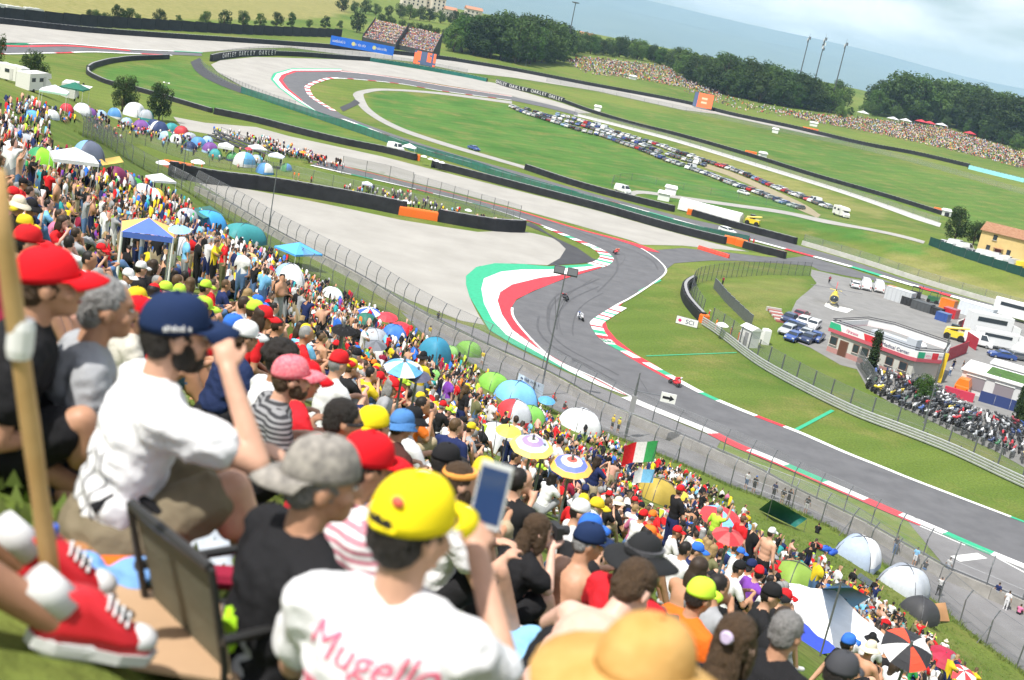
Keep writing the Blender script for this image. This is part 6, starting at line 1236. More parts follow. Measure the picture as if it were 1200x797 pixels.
# ------------------------------------------------------------------ racing motorcycles and their riders
def racer(px, rz, lean, col, col2, lab, lab2, suit):
    p = G(*px, .07); Mx = Matrix.Translation(p) @ Matrix.Rotation(rz, 4, 'Z') @ Matrix.Rotation(lean, 4, 'X'); e = empty('racing_motorcycle'); e.matrix_world = Mx; B = Body()
    B.ell((.2, 0, .78), (.34, .19, .17)); B.ell((.62, 0, .72), (.3, .2, .3)); B.cap((-.1, 0, .42), (.45, 0, .48), .2, .2); link('fairing', B.weld(.03, 'fairing', [paint[col]], 3), e)
    B = Body(); B.cap((-.25, 0, .78), (-.85, 0, 1.0), .12, .06); link('tail_unit', B.weld(.03, 'tail_unit', [paint[col2]], 2), e); MB().loft([[(.62, -.1, .98), (.62, .1, .98)], [(.8, -.08, .9), (.8, .08, .9)], [(.5, -.09, 1.12), (.5, .09, 1.12)]], 0, False, closed=False).build('windscreen', glass, e)
    for x in (-.7, .74): w_ = MB().lathe([(.2, -.07), (.3, -.09), (.33, 0), (.3, .09), (.2, .07)], 18, 0, Matrix.Translation((x, 0, .33)) @ Matrix.Rotation(PI/2, 4, 'X')).build('wheel', tyre, e); MB().lathe([(.2, -.05), (.05, -.06), (.05, .06), (.2, .05)], 12, 0, Matrix.Translation((x, 0, .33)) @ Matrix.Rotation(PI/2, 4, 'X')).build('rim', rim, w_)
    b = MB()
    for s_ in (-1, 1): b.tube([(.74, s_*.1, .33), (.56, s_*.1, .9)], .03, 5); b.tube([(-.7, s_*.1, .33), (-.1, s_*.1, .45)], .04, 5)
    b.tube([(.5, -.32, .86), (.56, 0, .88), (.5, .32, .86)], .02, 5); b.build('forks_and_swingarm', steel_d, e); tag(e, lab, 'motorcycle', None)
    B = Body(); off = -.12 if lean > 0 else .12
    B.ell((-.32, off, .98), (.2, .18, .16), 1); B.cap((-.28, off, 1.02), (.12, off*1.3, 1.2), .15, .17, 1); B.cap((.1, off*1.3, 1.22), (.22, off*1.5, 1.3), .08, .07, 1); B.ell((.34, off*1.6, 1.34), (.15, .125, .135), 3)
    for s_ in (-1, 1):
        B.cap((.12, off*1.3+s_*.16, 1.2), (.3, off+s_*.36, 1.0), .065, .055, 1); B.cap((.3, off+s_*.36, 1.0), (.5, s_*.3, .88), .052, .042, 1); hand(B, V3((.48, s_*.3, .88)), V3((1, 0, -.2)), s_, V3((0, 0, -1)), .9, False, 4)
        B.cap((-.3, off+s_*.1, .95), (.08, s_*.27+off*(1.6 if s_*off > 0 else .3), .72), .1, .075, 1); B.cap((.08, s_*.27+off*(1.6 if s_*off > 0 else .3), .72), (-.22, s_*.2, .42), .07, .055, 1); B.cap((-.24, s_*.2, .4), (-.02, s_*.2, .36), .05, .045, 4)
    o = link('person', B.weld(.024, 'person', [paint[col], suit, suit, paint[col2], MK['black']], 3), None, Mx); MB().sphere((.42, off*1.6, 1.33), (.09, .1, .06), 10, 6).build('visor', glass, o); tag(o, lab2, 'person')
def heading(a, b): return dirz(a, b)
lth = lambda n_, c_: mat('leather_'+n_, c_, .4, var=.1, scale=8)
racer((788, 452), heading((780, 446), (800, 457)), R(-32), 'red', 'white', 'red and white racing motorcycle leaning along the lower kerb', 'rider in red, white and green leathers nearest to the camera', lth('red', (.5, .04, .05)))
racer((681, 375.5), heading((672, 368), (690, 382)), R(20), 'white', 'blue', 'white and blue racing motorcycle in the middle of the chicane', 'rider in white and blue leathers in mid-chicane', lth('white', (.65, .67, .72)))
racer((665.5, 353), heading((670, 349), (658, 362)), R(36), 'black', 'red', 'dark racing motorcycle with red trim leaning into the chicane', 'rider in black and red leathers leaning left', lth('black', (.05, .03, .03)))
racer((719, 297.5), heading((714, 294), (722, 302)), R(-30), 'red', 'orange', 'red racing motorcycle clipping the striped kerb', 'rider in red and orange leathers at the striped kerb', lth('orange', (.6, .1, .05)))

# ------------------------------------------------------------------ tents, parasols, gazebos
KEEPC = []                                            # sight lines to tents and parasols that no one nearer may cover: (x, y, rx, ry, distance)
LAND = []                                              # landmarks: (world point, short name, radius)
tentc = {}
def tc_(c_):
    if isinstance(c_, str): return cl[c_]
    k = 'nylon_%d_%d_%d' % tuple(int(v*100) for v in c_); return mat(k, c_, .55, var=.07, scale=3, spec=.3)
def dist_of(p): return proj(p)[2]
def dome(px, wpx, c1, c2, label, rz=0, hk=.55, short=None, long=1.0, door=True):
    p = G(*px); w_ = 1.12*wpx*dist_of(p)/F; r_ = w_/2; h = w_*hk*1.1; e = empty('dome_tent', p, rz); n = 24; m = 7; rings = []
    for i in range(m+1):
        t = i/m*PI/2*.97; k = math.cos(t)**.8; z = math.sin(t)*h
        rings.append([(k*r_*long*math.cos(2*PI*j/n)*(1+.1*math.cos(4*(2*PI*j/n))*-1), k*r_*math.sin(2*PI*j/n)*(1-.1*math.cos(4*(2*PI*j/n))), z-.05) for j in range(n)])
    b = MB(); vs = [q for r2 in rings for q in r2]; fs, mi = [], []
    for i in range(m):
        for j in range(n): fs.append((i*n+j, i*n+(j+1) % n, (i+1)*n+(j+1) % n, (i+1)*n+j)); mi.append(1 if ((j+3) % n)//6 in (0, 1) or i == 0 else 0)
    fs.append(tuple(m*n+j for j in range(n))); mi.append(0); b.add(vs, fs, mi); b.build('canopy', [tc_(c1), tc_(c2)], e, True)
    for a0 in (PI/4, 3*PI/4):
        pts = [((math.cos(t)*r_*1.02*long)*math.cos(a0)*1.1, (math.cos(t)*r_*1.02)*math.sin(a0)*1.1, math.sin(t)*h*1.015-.03) for t in np.linspace(0, PI, 17)]; MB().tube(pts, w_*.006+.008, 5).build('pole', steel_d, e)
    if door:
        pts = [(r_*long*1.0*math.cos(t)*math.cos(a), r_*1.0*math.cos(t)*math.sin(a), math.sin(t)*h*1.0) for t in (0.05, .45) for a in (-.35, 0, .35)]; MB().add([(x*1.02, y*1.02, z+.01) for x, y, z in pts]+[(x*.99, y*.99, z) for x, y, z in pts], [(0, 1, 4, 3), (1, 2, 5, 4), (6, 9, 10, 7), (7, 10, 11, 8)]).build('door', tc_(c2), e)
    KEEPC.append((px[0], px[1]-.3*wpx, .5*wpx, .36*wpx, dist_of(p)))
    if short: LAND.append((p, short, r_*.95))
    return tag(e, label, 'tent', 'dome tents on the hillside')
def parasol(px, wpx, cols, label, short=None, h=1.3, tilt=.22, rz=0, pat='sector', n=8):
    p = hit_up(px[0], px[1], h); w_ = wpx*dist_of(p)/F; r_ = w_/2; e = empty('parasol', p, rz); M_ = Matrix.Translation((0, 0, h-.15*r_)) @ Matrix.Rotation(tilt, 4, 'X'); k = 3; b = MB(); rg = [0, .25, .5, .75, 1]; hz_ = r_*.42
    for j in range(n):
        a0, a1 = 2*PI*j/n, 2*PI*(j+1)/n
        for i in range(len(rg)-1):
            q = [];
            for rr_, a in ((rg[i], a0), (rg[i+1], a0), (rg[i+1], (a0+a1)/2), (rg[i+1], a1), (rg[i], a1)):
                sag = 1 if a in (a0, a1) else .955; q.append((r_*rr_*sag*math.cos(a), r_*rr_*sag*math.sin(a), hz_*(1-rr_**1.7)))
            b.add(q, [(0, 1, 2, 3, 4)] if i else [(0, 1, 2, 3)], (j if pat == 'sector' else i+(j % 2 if pat == 'mix' else 0)) % len(cols))
    b.build('canopy', [tc_(c_) for c_ in cols], e, M=M_)
    MB().tube([(0, 0, 0), tuple(M_ @ V3((0, 0, hz_+.06)))], .018, 6).build('shaft', steel, e)
    for j in range(n): a = 2*PI*j/n; MB().tube([(0, 0, hz_*.93), (r_*.5*math.cos(a), r_*.5*math.sin(a), hz_*.63), (r_*.99*math.cos(a), r_*.99*math.sin(a), -.01)], .006, 4).build('rib', steel_d, e, M=M_)
    KEEPC.append((px[0], px[1], .5*wpx, .3*wpx, dist_of(p)))
    if short: LAND.append((p, short, .5))
    return tag(e, label, 'parasol', 'parasols in the crowd')
def gazebo(px, wpx, col, label, short=None, rz=.2, h=2.2, val=.25, col2=None):
    p = G(*px); w_ = wpx*dist_of(p)/F/1.25; r_ = w_/2; e = empty('gazebo', p, rz); vs = [(-r_, -r_, h), (r_, -r_, h), (r_, r_, h), (-r_, r_, h), (0, 0, h+w_*.24), (-r_, -r_, h-val), (r_, -r_, h-val), (r_, r_, h-val), (-r_, r_, h-val)]
    mids = [(0, -r_, h+.02), (r_, 0, h+.02), (0, r_, h+.02), (-r_, 0, h+.02)]
    MB().add(vs+mids, [(0, 9, 4), (9, 1, 4), (1, 10, 4), (10, 2, 4), (2, 11, 4), (11, 3, 4), (3, 12, 4), (12, 0, 4)], [0, 0, 1, 1, 0, 0, 1, 1]).build('roof', [tc_(col), tc_(col2 or col)], e); MB().add(vs, [(0, 5, 6, 1), (1, 6, 7, 2), (2, 7, 8, 3), (3, 8, 5, 0)]).build('valance', tc_(col), e)
    for i in range(4): x, y = vs[i][0]*.97, vs[i][1]*.97; q = p+Matrix.Rotation(rz, 3, 'Z') @ V3((x, y, 0)); MB().tube([(x, y, tz(q.x, q.y)-p.z-.1), (x, y, h)], .03, 5).build('leg', white_m, e)
    if short: LAND.append((p, short, .3))
    return tag(e, label, 'gazebo', 'gazebos on the hillside')
def tarp(px4, hs, col, label, short=None, name='tarpaulin_shelter', cat='shelter', cen=None):
    """sheet stretched over poles: four ground pixels with heights, sagging between them"""
    q = [hit_up(x, y, h)+V3((0, 0, h)) for (x, y), h in zip(px4, hs)]; c_ = sum(q, V3())/4; e = empty(name, V3((c_.x, c_.y, tz(c_.x, c_.y)))); n = 8; vs = []; cz = cen if cen is not None else -.12
    for i in range(n+1):
        for j in range(n+1):
            u, v = i/n, j/n; vs.append(q[0]*(1-u)*(1-v)+q[1]*u*(1-v)+q[2]*u*v+q[3]*(1-u)*v+V3((0, 0, cz*math.sin(PI*u)*math.sin(PI*v)))-e.location)
    MB().add(vs, [(i*(n+1)+j, (i+1)*(n+1)+j, (i+1)*(n+1)+j+1, i*(n+1)+j+1) for i in range(n) for j in range(n)]).build('sheet', tc_(col), e, True)
    for k in range(4):
        if hs[k] > .5: g = q[k]; MB().tube([tuple(V3((g.x, g.y, tz(g.x, g.y)-.1))-e.location), tuple(g-e.location)], .02, 5).build('pole', steel, e)
    if short: LAND.append((e.location.copy(), short, 1.0))
    return tag(e, label, cat)
def canopy(px, d, w_, l_, rz, col, label, short=None, drop=0):
    c_ = V3(at_d(px[0], px[1], d)); c_.z += drop; g = tz(c_.x, c_.y); e = empty('canopy_shelter', V3((c_.x, c_.y, g)), rz); n = 8; hh_ = c_.z-g; sl_ = .12; cs = [(-w_/2, -l_/2), (w_/2, -l_/2), (w_/2, l_/2), (-w_/2, l_/2)]
    vs = [((i/n-.5)*w_, (j/n-.5)*l_, hh_-sl_*(i/n-.5)*w_+.1*math.sin(PI*i/n)*math.sin(PI*j/n)+.03*math.sin(i*2.1+j*1.3)) for i in range(n+1) for j in range(n+1)]; MB().add(vs, [(i*(n+1)+j, (i+1)*(n+1)+j, (i+1)*(n+1)+j+1, i*(n+1)+j+1) for i in range(n) for j in range(n)]).build('sheet', tc_(col), e, True)
    for x, y in cs: q = V3((c_.x, c_.y, 0))+Matrix.Rotation(rz, 3, 'Z') @ V3((x, y, 0)); MB().tube([(x, y, tz(q.x, q.y)-g-.1), (x, y, hh_-sl_*x)], .02, 5).build('pole', steel, e)
    if short: LAND.append((V3((c_.x, c_.y, g)), short, 1.2)); KEEPC.append((955, 722, 66, 34, d))
    return tag(e, label, 'canopy')
W_, GY = (.75, .76, .78), (.4, .43, .48)
dome((17, 163), 20, (.6, .25, .25), (.25, .3, .5), 'small red, white and blue dome tent at the left edge', .3); dome((29, 172), 24, GY, (.6, .62, .66), 'pale grey dome tent beside the small striped tent at left', .5)
dome((14, 203), 36, W_, (.1, .3, .27), 'tall grey and teal dome tent at the left edge', .8, .9, 'the grey and teal tent'); dome((45, 206), 33, (.3, .75, .05), (.05, .3, .12), 'bright green and dark green dome tent', 2.4, .85, 'the bright green tent')
dome((103, 190), 34, (.12, .14, .2), (.2, .38, .65), 'dark grey dome tent with a blue top on the clear grass', 2.2, .62); tarp([(116, 187), (140, 183), (145, 190), (120, 194)], (1.3, 1.6, 1.6, 1.2), (.8, .52, .1), 'orange-yellow sunshade cloth on poles by the fence')
gazebo((83, 225), 62, W_, 'large white gazebo above the left crowd', 'the large white gazebo', .5, 2.6); dome((134, 212), 24, (.22, .03, .1), (.32, .06, .14), 'maroon dome tent below the clear grass', 1.2, .6, 'the maroon tent'); dome((147, 217), 23, GY, (.15, .18, .25), 'blue-grey dome tent right of the maroon one', .4, .55); dome((156, 222), 21, (.06, .36, .06), (.1, .45, .1), 'mid green dome tent near the fence at left', 1, .58)
dome((166, 229), 24, W_, (.6, .6, .62), 'white dome tent below the mid green one', 1.6, .5, 'the white tent near the left fence'); dome((179, 236), 26, W_, (.8, .55, .05), 'white dome tent with a yellow panel', .2, .52); gazebo((186, 231), 34, W_, 'flat white awning near the fence', None, .7, 2.3)
gazebo((62, 127), 38, (.5, .72, .6), 'mint and white gazebo on the left ridge', None, .3, 2.6, col2=W_); gazebo((86, 119), 34, (.02, .15, .1), 'dark green gazebo beside the campers', None, .1, 2.7); dome((37, 140), 17, (.12, .4, .85), (.1, .3, .7), 'bright blue dome tent on the left ridge', 2); dome((60, 139), 16, W_, (.45, .5, .6), 'white and grey dome tent below the mint gazebo', 1); dome((96, 134), 20, W_, (.5, .52, .55), 'white dome tent at the right end of the ridge camp', .5); dome((78, 131), 15, (.6, .04, .06), (.4, .03, .05), 'red tent at the ridge camp', .5)
spr = random.Random(31); spcol = [('white', W_), ('grey', GY), ('blue', (.1, .28, .6)), ('pale blue', (.35, .5, .7)), ('purple', (.2, .08, .3)), ('navy', (.03, .05, .14)), ('teal', (.05, .3, .32)), ('red', (.5, .04, .05)), ('green', (.08, .3, .1))]
for i, (x, y, w_) in enumerate(((157, 136, 22), (171, 140, 16), (134, 138, 16), (148, 147, 13), (165, 155, 20), (186, 158, 22), (201, 155, 15), (212, 159, 16), (194, 165, 16), (206, 168, 15), (222, 166, 15), (232, 172, 16), (242, 170, 15), (246, 179, 17), (222, 176, 14), (252, 185, 15), (286, 194, 22), (272, 188, 14), (310, 203, 17), (300, 192, 15), (335, 200, 12), (118, 139, 14), (106, 136, 13), (180, 150, 14))):
    cn, c_ = spcol[i % len(spcol)] if i not in (16, 0) else (('blue', (.12, .38, .65)) if i == 16 else ('white', W_)); dome((x, y), w_, c_, spr.choice(spcol)[1], f'{cn} tent, {ordw(i)} from the top left of the camp on the spectator bank', spr.uniform(0, 3), .6)
gazebo((263, 186), 22, W_, 'white walled gazebo on the spectator bank', None, .2, 2.6, .5); gazebo((300, 188), 22, W_, 'white peaked gazebo on the spectator bank', None, .6, 2.6); gazebo((322, 197), 22, (.7, .75, .85), 'white and pale blue gazebo on the spectator bank', None, .1, 2.5); gazebo((428, 230), 15, (.62, .64, .8), 'small lilac gazebo among the fenced paddock on the bank', None, .2, 2.5)
for i, (x, y, w_, c_, cn) in enumerate(((232, 189, 17, W_, 'white parasol over orange marshals by the tyre wall'), (191, 190, 17, W_, 'white parasol at the left end of the tyre wall'), (292, 174, 10, (.65, .05, .07), 'red parasol on the spectator bank'), (355, 178, 9, (.9, .3, .03), 'orange parasol on the bank terrace'), (475, 236, 13, W_, 'white parasol above the orange blocks'), (549, 246, 9, W_, 'white parasol at the tip of the bank'), (847, 380, 15, W_, 'white parasol over the marshals behind the guard rail'), (497, 183, 8, W_, 'first white parasol in the row behind the netting wall'), (505, 186, 8, W_, 'second white parasol in the row behind the netting wall'), (512, 188, 8, W_, 'third white parasol in the row behind the netting wall'), (518, 190, 8, W_, 'fourth white parasol in the row behind the netting wall'))): parasol((x, y), w_, [c_], cn, None, 2.3, .1)
parasol((210, 273), 26, [(.3, .55, .85)], 'light blue parasol above the standing crowd', 'the light blue parasol', 1.9); parasol((273, 298), 21, [(.2, .6, .75)], 'turquoise parasol in the left crowd', 'the turquoise parasol'); dome((288, 314), 27, (.8, .5, .2), (.85, .28, .1), 'tan and orange dome tent in the left crowd', 1, .6, 'the tan and orange tent'); dome((284, 283), 36, (.05, .28, .3), (.05, .2, .22), 'teal tunnel tent near the fence', .9, .5, 'the teal tunnel tent', 1.5)
dome((216, 300), 32, GY, (.2, .23, .28), 'grey dome tent below the light blue parasol', .7, .6); gazebo((347, 312), 50, (.1, .4, .85), 'bright blue gazebo by the fence', 'the bright blue gazebo', .9, 2.3); dome((337, 336), 37, W_, (.3, .45, .7), 'white igloo tent below the blue gazebo', 1.9, .62, 'the white igloo tent'); dome((389, 350), 24, W_, (.06, .35, .12), 'white tent with a green flag over it', .5, .5); dome((244, 268), 36, (.06, .35, .75), (.05, .28, .65), 'bright blue dome tent by the fence at left', .9, .5, 'the bright blue tent'); dome((219, 258), 22, GY, (.3, .34, .42), 'light grey dome tent left of the bright blue one', .9); tarp([(222, 245), (246, 241), (262, 252), (238, 256)], (1.2, 1.9, 1.9, 1.2), (.03, .16, .13), 'dark green sunshade tied to the left fence')
gazebo((165, 338), 72, (.1, .18, .6), 'gazebo with one blue and one orange roof side', 'the blue and orange gazebo', .35, 1.7, .15, (.9, .5, .14))
parasol((400, 404), 30, ['black'], 'black parasol in the middle crowd', 'the black parasol'); tarp([(391, 420), (399, 404), (407, 416), (400, 424)], (.2, 1.2, .3, .2), (.06, .36, .12), 'green and white cloth draped as a small tent', cen=-.03); parasol((440, 403), 28, [(.18, .19, .22), (.12, .13, .15)], 'charcoal parasol above the seated crowd', 'the charcoal parasol'); dome((438, 424), 22, W_, (.1, .4, .75), 'small white tent with blue piping', .4, .9)
parasol((470, 448), 46, [(.75, .77, .8), (.12, .36, .72)], 'large blue and white parasol in the middle crowd', 'the large blue and white parasol'); parasol((482, 480), 32, [(.1, .1, .16)], 'dark parasol with a pink cloth beside it', 'the dark parasol'); parasol((433, 364), 27, [(.05, .12, .6), W_], 'smaller blue and white parasol near the fence', 'the small blue and white parasol'); parasol((454, 370), 26, [(.75, .05, .07)], 'left bright red parasol near the fence', 'the left red parasol'); parasol((470, 381), 24, [(.7, .04, .06)], 'right bright red parasol near the fence', None)
dome((428, 382), 24, (.03, .16, .12), (.03, .12, .1), 'dark green dome tent below the blue and white parasol', .9, .55, 'the dark green tent'); dome((461, 398), 28, (.06, .2, .65), (.05, .15, .5), 'royal blue dome tent below the red parasols', .3, .55, 'the royal blue tent'); dome((436, 404), 34, GY, (.3, .33, .38), 'grey dome tent left of the royal blue one', 1.3, .5); dome((507, 424), 35, (.04, .24, .38), (.05, .3, .45), 'petrol blue arched tent near the fence', 1.0, .72, 'the petrol blue tent'); dome((529, 415), 17, (.25, .48, .15), (.2, .4, .12), 'small pale green tent by the fence', .2, .5); dome((548, 415), 27, (.18, .42, .05), (.16, .36, .05), 'grass green tent by the fence', .9, .5, 'the grass green tent')
dome((577, 458), 34, (.22, .5, .08), (.18, .42, .06), 'lime green dome tent in front of the seated fans', .6, .55, 'the lime green dome'); dome((507, 455), 16, (.25, .55, .15), (.2, .5, .12), 'narrow green tent among standing fans', .6, 1.2); dome((603, 474), 46, (.2, .5, .85), (.08, .3, .75), 'light blue dome tent beside the fence banner', .5, .52, 'the light blue dome'); parasol((641, 468), 21, [(.1, .35, .65)], 'small blue parasol against the fence wall', None); dome((600, 494), 38, (.55, .57, .62), (.65, .05, .06), 'grey dome tent with a red front', 2.2, .6, 'the grey tent with a red front'); dome((620, 497), 32, (.2, .5, .1), (.15, .4, .08), 'green dome tent right of the red-fronted tent', .6, .6, 'the green dome by the red-fronted tent')
dome((575, 528), 40, W_, (.6, .62, .66), 'right half of the white pop-up shelter', .9, .75, 'the white pop-up shelter'); dome((549, 524), 26, W_, (.6, .62, .66), 'left half of the white pop-up shelter', .9, .9); parasol((596, 503), 31, [(.85, .66, .1)], 'mustard yellow parasol behind the white pop-up shelter', 'the mustard parasol'); parasol((615, 512), 26, [(.04, .045, .06)], 'black parasol right of the mustard one', None); dome((678, 504), 44, W_, (.6, .62, .66), 'white twin dome tent against the fence', .6, .5, 'the white twin dome'); parasol((622, 528), 52, [(.75, .72, .7), (.35, .25, .6), (.5, .6, .8), (.85, .6, .15), (.8, .25, .08)], 'large parasol with purple, white and orange rings', 'the purple and orange ringed parasol', pat='ring')
parasol((665, 563), 52, [(.7, .12, .1), (.75, .7, .65), (.15, .2, .6), (.8, .45, .1), (.2, .25, .65)], 'large parasol with red, blue and white stripes', 'the striped parasol', pat='ring', n=10); parasol((626, 577), 18, [(.85, .05, .35)], 'small magenta parasol beside the striped one', 'the magenta parasol'); dome((768, 588), 44, (.42, .31, .06), (.36, .26, .05), 'olive yellow dome tent below the flag', .5, .55, 'the olive yellow tent'); dome((794, 587), 24, (.8, .6, .08), (.8, .3, .1), 'yellow and orange tent right of the olive one', .5, .5)
parasol((845, 603), 50, [(.7, .05, .06), (.7, .05, .06), (.2, .45, .75), (.7, .05, .06)], 'red parasol with a pale blue panel', 'the red and blue parasol'); tarp([(889, 597), (905, 585), (946, 608), (932, 618)], (.1, 1.9, 1.2, .2), (.015, .14, .12), 'dark green ridge tarpaulin tied to the fence', 'the dark green tarpaulin', cen=.35); parasol((843, 668), 38, [(.45, .04, .05), (.55, .1, .1)], 'red plaid parasol above a checked rug', 'the red plaid parasol'); dome((928, 686), 50, (.22, .34, .06), (.2, .3, .06), 'moss green dome tent in the lower crowd', .4, .5, 'the moss green dome')
dome((1003, 659), 50, W_, (.35, .42, .55), 'white and grey dome tent on the lower grass', 2.6, .55, 'the white and grey dome'); dome((1057, 693), 54, (.45, .48, .53), (.3, .33, .39), 'grey dome tent nearest the lower lane fence', .9, .5, 'the grey dome'); dome((1075, 724), 40, (.05, .05, .055), (.04, .04, .045), 'black dome tent by the fence', .6, .55); tarp([(1087, 708), (1108, 706), (1113, 728), (1095, 728)], (1.2, 1.1, .1, .2), (.7, .35, .15), 'floral cloth spread over the black dome tent', cen=.2)
canopy((962, 722), 27, 2.9, 3.2, .35, (.85, .85, .86), 'big white canopy sheet over the lower crowd', 'the big white canopy'); canopy((930, 742), 22, 1.7, 1.1, .55, (.04, .08, .6), 'royal blue sheet under the white canopy', None, -.1)
tarp([(958, 692), (985, 685), (1020, 700), (1000, 712)], (.8, 1.5, 1.0, .8), (.05, .18, .38), 'steel blue sheet behind the white canopy', None, cen=.1)
parasol((1057, 778), 60, [(.7, .7, .7), (.03, .03, .035), (.75, .08, .04), (.03, .03, .035)], 'large red, white and black parasol at the bottom edge', 'the red, white and black parasol', tilt=.5); parasol((1107, 768), 42, [(.4, .02, .06), (.36, .02, .05)], 'crimson parasol at the bottom right', 'the crimson parasol', tilt=.3); parasol((1128, 789), 34, [(.65, .05, .06), (.75, .75, .76)], 'red and white parasol right of the crimson one', None, tilt=.3)
# bags beside the white and grey dome, groundsheets, rugs
for i, (x, y, c_, lab) in enumerate(((955, 643, (.5, .05, .06), 'red and teal cool bag on the grass left of the white and grey dome'), (966, 647, (.03, .12, .6), 'middle blue kit bag on the grass'), (975, 651, (.03, .1, .55), 'right blue kit bag beside the white and grey dome'))):
    p = G(x, y); B = Body(); B.ell((0, 0, .28), (.42, .26, .28)); B.cap((-.35, 0, .25), (.35, 0, .25), .22, .22); o = link('kit_bag', B.weld(.04, 'kit_bag', [tc_(c_)], 2), None, Matrix.Translation(p) @ Matrix.Rotation(.4*i, 4, 'Z')); MB().tube([(-.2, -.1, .5), (0, -.12, .64), (.2, -.1, .5)], .015, 5).build('handle', MK['black'], o); tag(o, lab, 'bag')
for i, (q, c_, lab) in enumerate((([(1008, 672), (1030, 687), (1025, 692), (1003, 677)], (.07, .085, .11), 'dark groundsheet on the lower grass'), ([(835, 695), (885, 680), (890, 690), (845, 705)], (.5, .52, .5), 'pale groundsheet beside the red plaid parasol'), ([(850, 690), (885, 682), (888, 692), (855, 698)], (.2, .26, .5), 'blue and orange checked rug on the pale groundsheet'))): tag(area('groundsheet', q, tc_(c_), .05+.03*i, kind=None), lab, 'groundsheet')
# flags
def flag(px, ytop, cols, fw, label, ang, z_off=0):
    p = G(*px); h = top_h(p, ytop); e = empty('flag', p); MB().tube([(0, 0, 0), (.25, 0, h*1.0)], .015, 6).build('staff', steel, e); n = 15; hh_ = fw*.72; d = V3((math.cos(ang), math.sin(ang), 0))
    for k in range(3):
        vs = []
        for i in range(n//3+1):
            u = (k*(n//3)+i)/n; o = V3((.25, 0, h*.99))+d*fw*u+V3((-d.y, d.x, 0))*.16*fw*math.sin(u*7)*u; dr = -.42*fw*u**1.3; vs += [o+V3((0, 0, dr)), o+V3((.02, .05, dr-hh_*.5)), o+V3((.03, 0, dr-hh_))]
        m_ = n//3; MB().add(vs, [(i*3+j, (i+1)*3+j, (i+1)*3+j+1, i*3+j+1) for i in range(m_) for j in range(2)]).build('stripe', tc_(cols[k]), e, True)
    return tag(e, label, 'flag')
flag((750, 585), 515, ['green', 'white', 'red'], 1.75, 'large green, white and red flag waving above the crowd', PI-.15); flag((753, 590), 549, ['sky', 'sky', 'white'], 1.1, 'pale blue flag below the tricolour flag', PI-.5)
for i, (x, y, c_, cn) in enumerate(((1045, 145, W_, 'left white'), (1060, 147, W_, 'second white'), (1078, 148, (.6, .05, .07), 'left red'), (1088, 150, (.6, .05, .07), 'right red'), (1102, 152, W_, 'right white'), (1135, 162, (.6, .05, .07), 'lone red'), (1010, 138, W_, 'lone white'))): gazebo((x, y), 13, c_, f'{cn} gazebo at the top of the right spectator bank', None, .3, 3.5)
SITES = []

# ------------------------------------------------------------------ the people close to the camera
def hc_mat(name, col, bump=.7, rough=.85, col2=None, scale=6.5):
    m = mat('hero_'+name, col, rough, var=.06 if not col2 else 0, col2=col2, scale=scale, bump=bump, spec=.15, detail=3); 
    for n_ in m.node_tree.nodes:
        if n_.type == 'BUMP': n_.inputs['Distance'].default_value = .03
    return m
def stripe_mat(name, c1, c2, scale, axis='Z'):
    m = mat('hero_'+name, c1, .85, spec=.15); t = m.node_tree; b = t.nodes['Principled BSDF']; c = t.nodes.new('ShaderNodeTexCoord'); w_ = t.nodes.new('ShaderNodeTexWave'); w_.bands_direction = axis; w_.inputs['Scale'].default_value = scale; w_.inputs['Distortion'].default_value = .4; r_ = t.nodes.new('ShaderNodeValToRGB'); r_.color_ramp.interpolation = 'CONSTANT'; r_.color_ramp.elements[1].position = .5; r_.color_ramp.elements[0].color = (*c1, 1); r_.color_ramp.elements[1].color = (*c2, 1)
    t.links.new(c.outputs['Object'], w_.inputs['Vector']); t.links.new(w_.outputs['Fac'], r_.inputs[0]); t.links.new(r_.outputs[0], b.inputs['Base Color']); return m
hskin = [mat('near_skin_'+str(i), c_, .5, var=.07, scale=18, bump=.06, spec=.4) for i, c_ in enumerate(((.58, .33, .23), (.47, .25, .155), (.34, .17, .1), (.68, .42, .33)))]
for m_ in hskin: m_.node_tree.nodes['Principled BSDF'].inputs['Subsurface Weight'].default_value = .0
hhair = {k: mat('near_hair_'+k, c_, .5, col2=c2, scale=120, bump=.8, detail=6) for k, c_, c2 in (('black', (.012, .01, .009), (.03, .024, .02)), ('brown', (.045, .026, .015), (.1, .06, .03)), ('grey', (.16, .16, .16), (.42, .42, .42)), ('salt', (.1, .1, .1), (.34, .33, .32)))}
def solve(px, py, hcr, hcz, d=None):
    r_ = ray(px, py); r_ = r_/math.hypot(r_[0], r_[1]); T = np.linspace(1.0, 26, 1500); hx, hy, hz_ = r_[0]*T, r_[1]*T, H+r_[2]*T; df = hz_-hcz-TZ(hx-hcr[0], hy-hcr[1])
    if d is None: k = np.nonzero((df[:-1] > 0) & (df[1:] <= 0))[0]; i = int(k[0]) if len(k) else int(np.argmin(np.abs(df)))
    else: i = int(np.argmin(np.abs(df)+.55*np.abs(T-d)/d+np.where(np.abs(T-d) > .3*d, 9, 0)))
    return V3((hx[i]-hcr[0], hy[i]-hcr[1], hz_[i]-hcz-(df[i]-.1 if df[i] > .1 else df[i]+.1 if df[i] < -.1 else 0))), T[i], df[i]
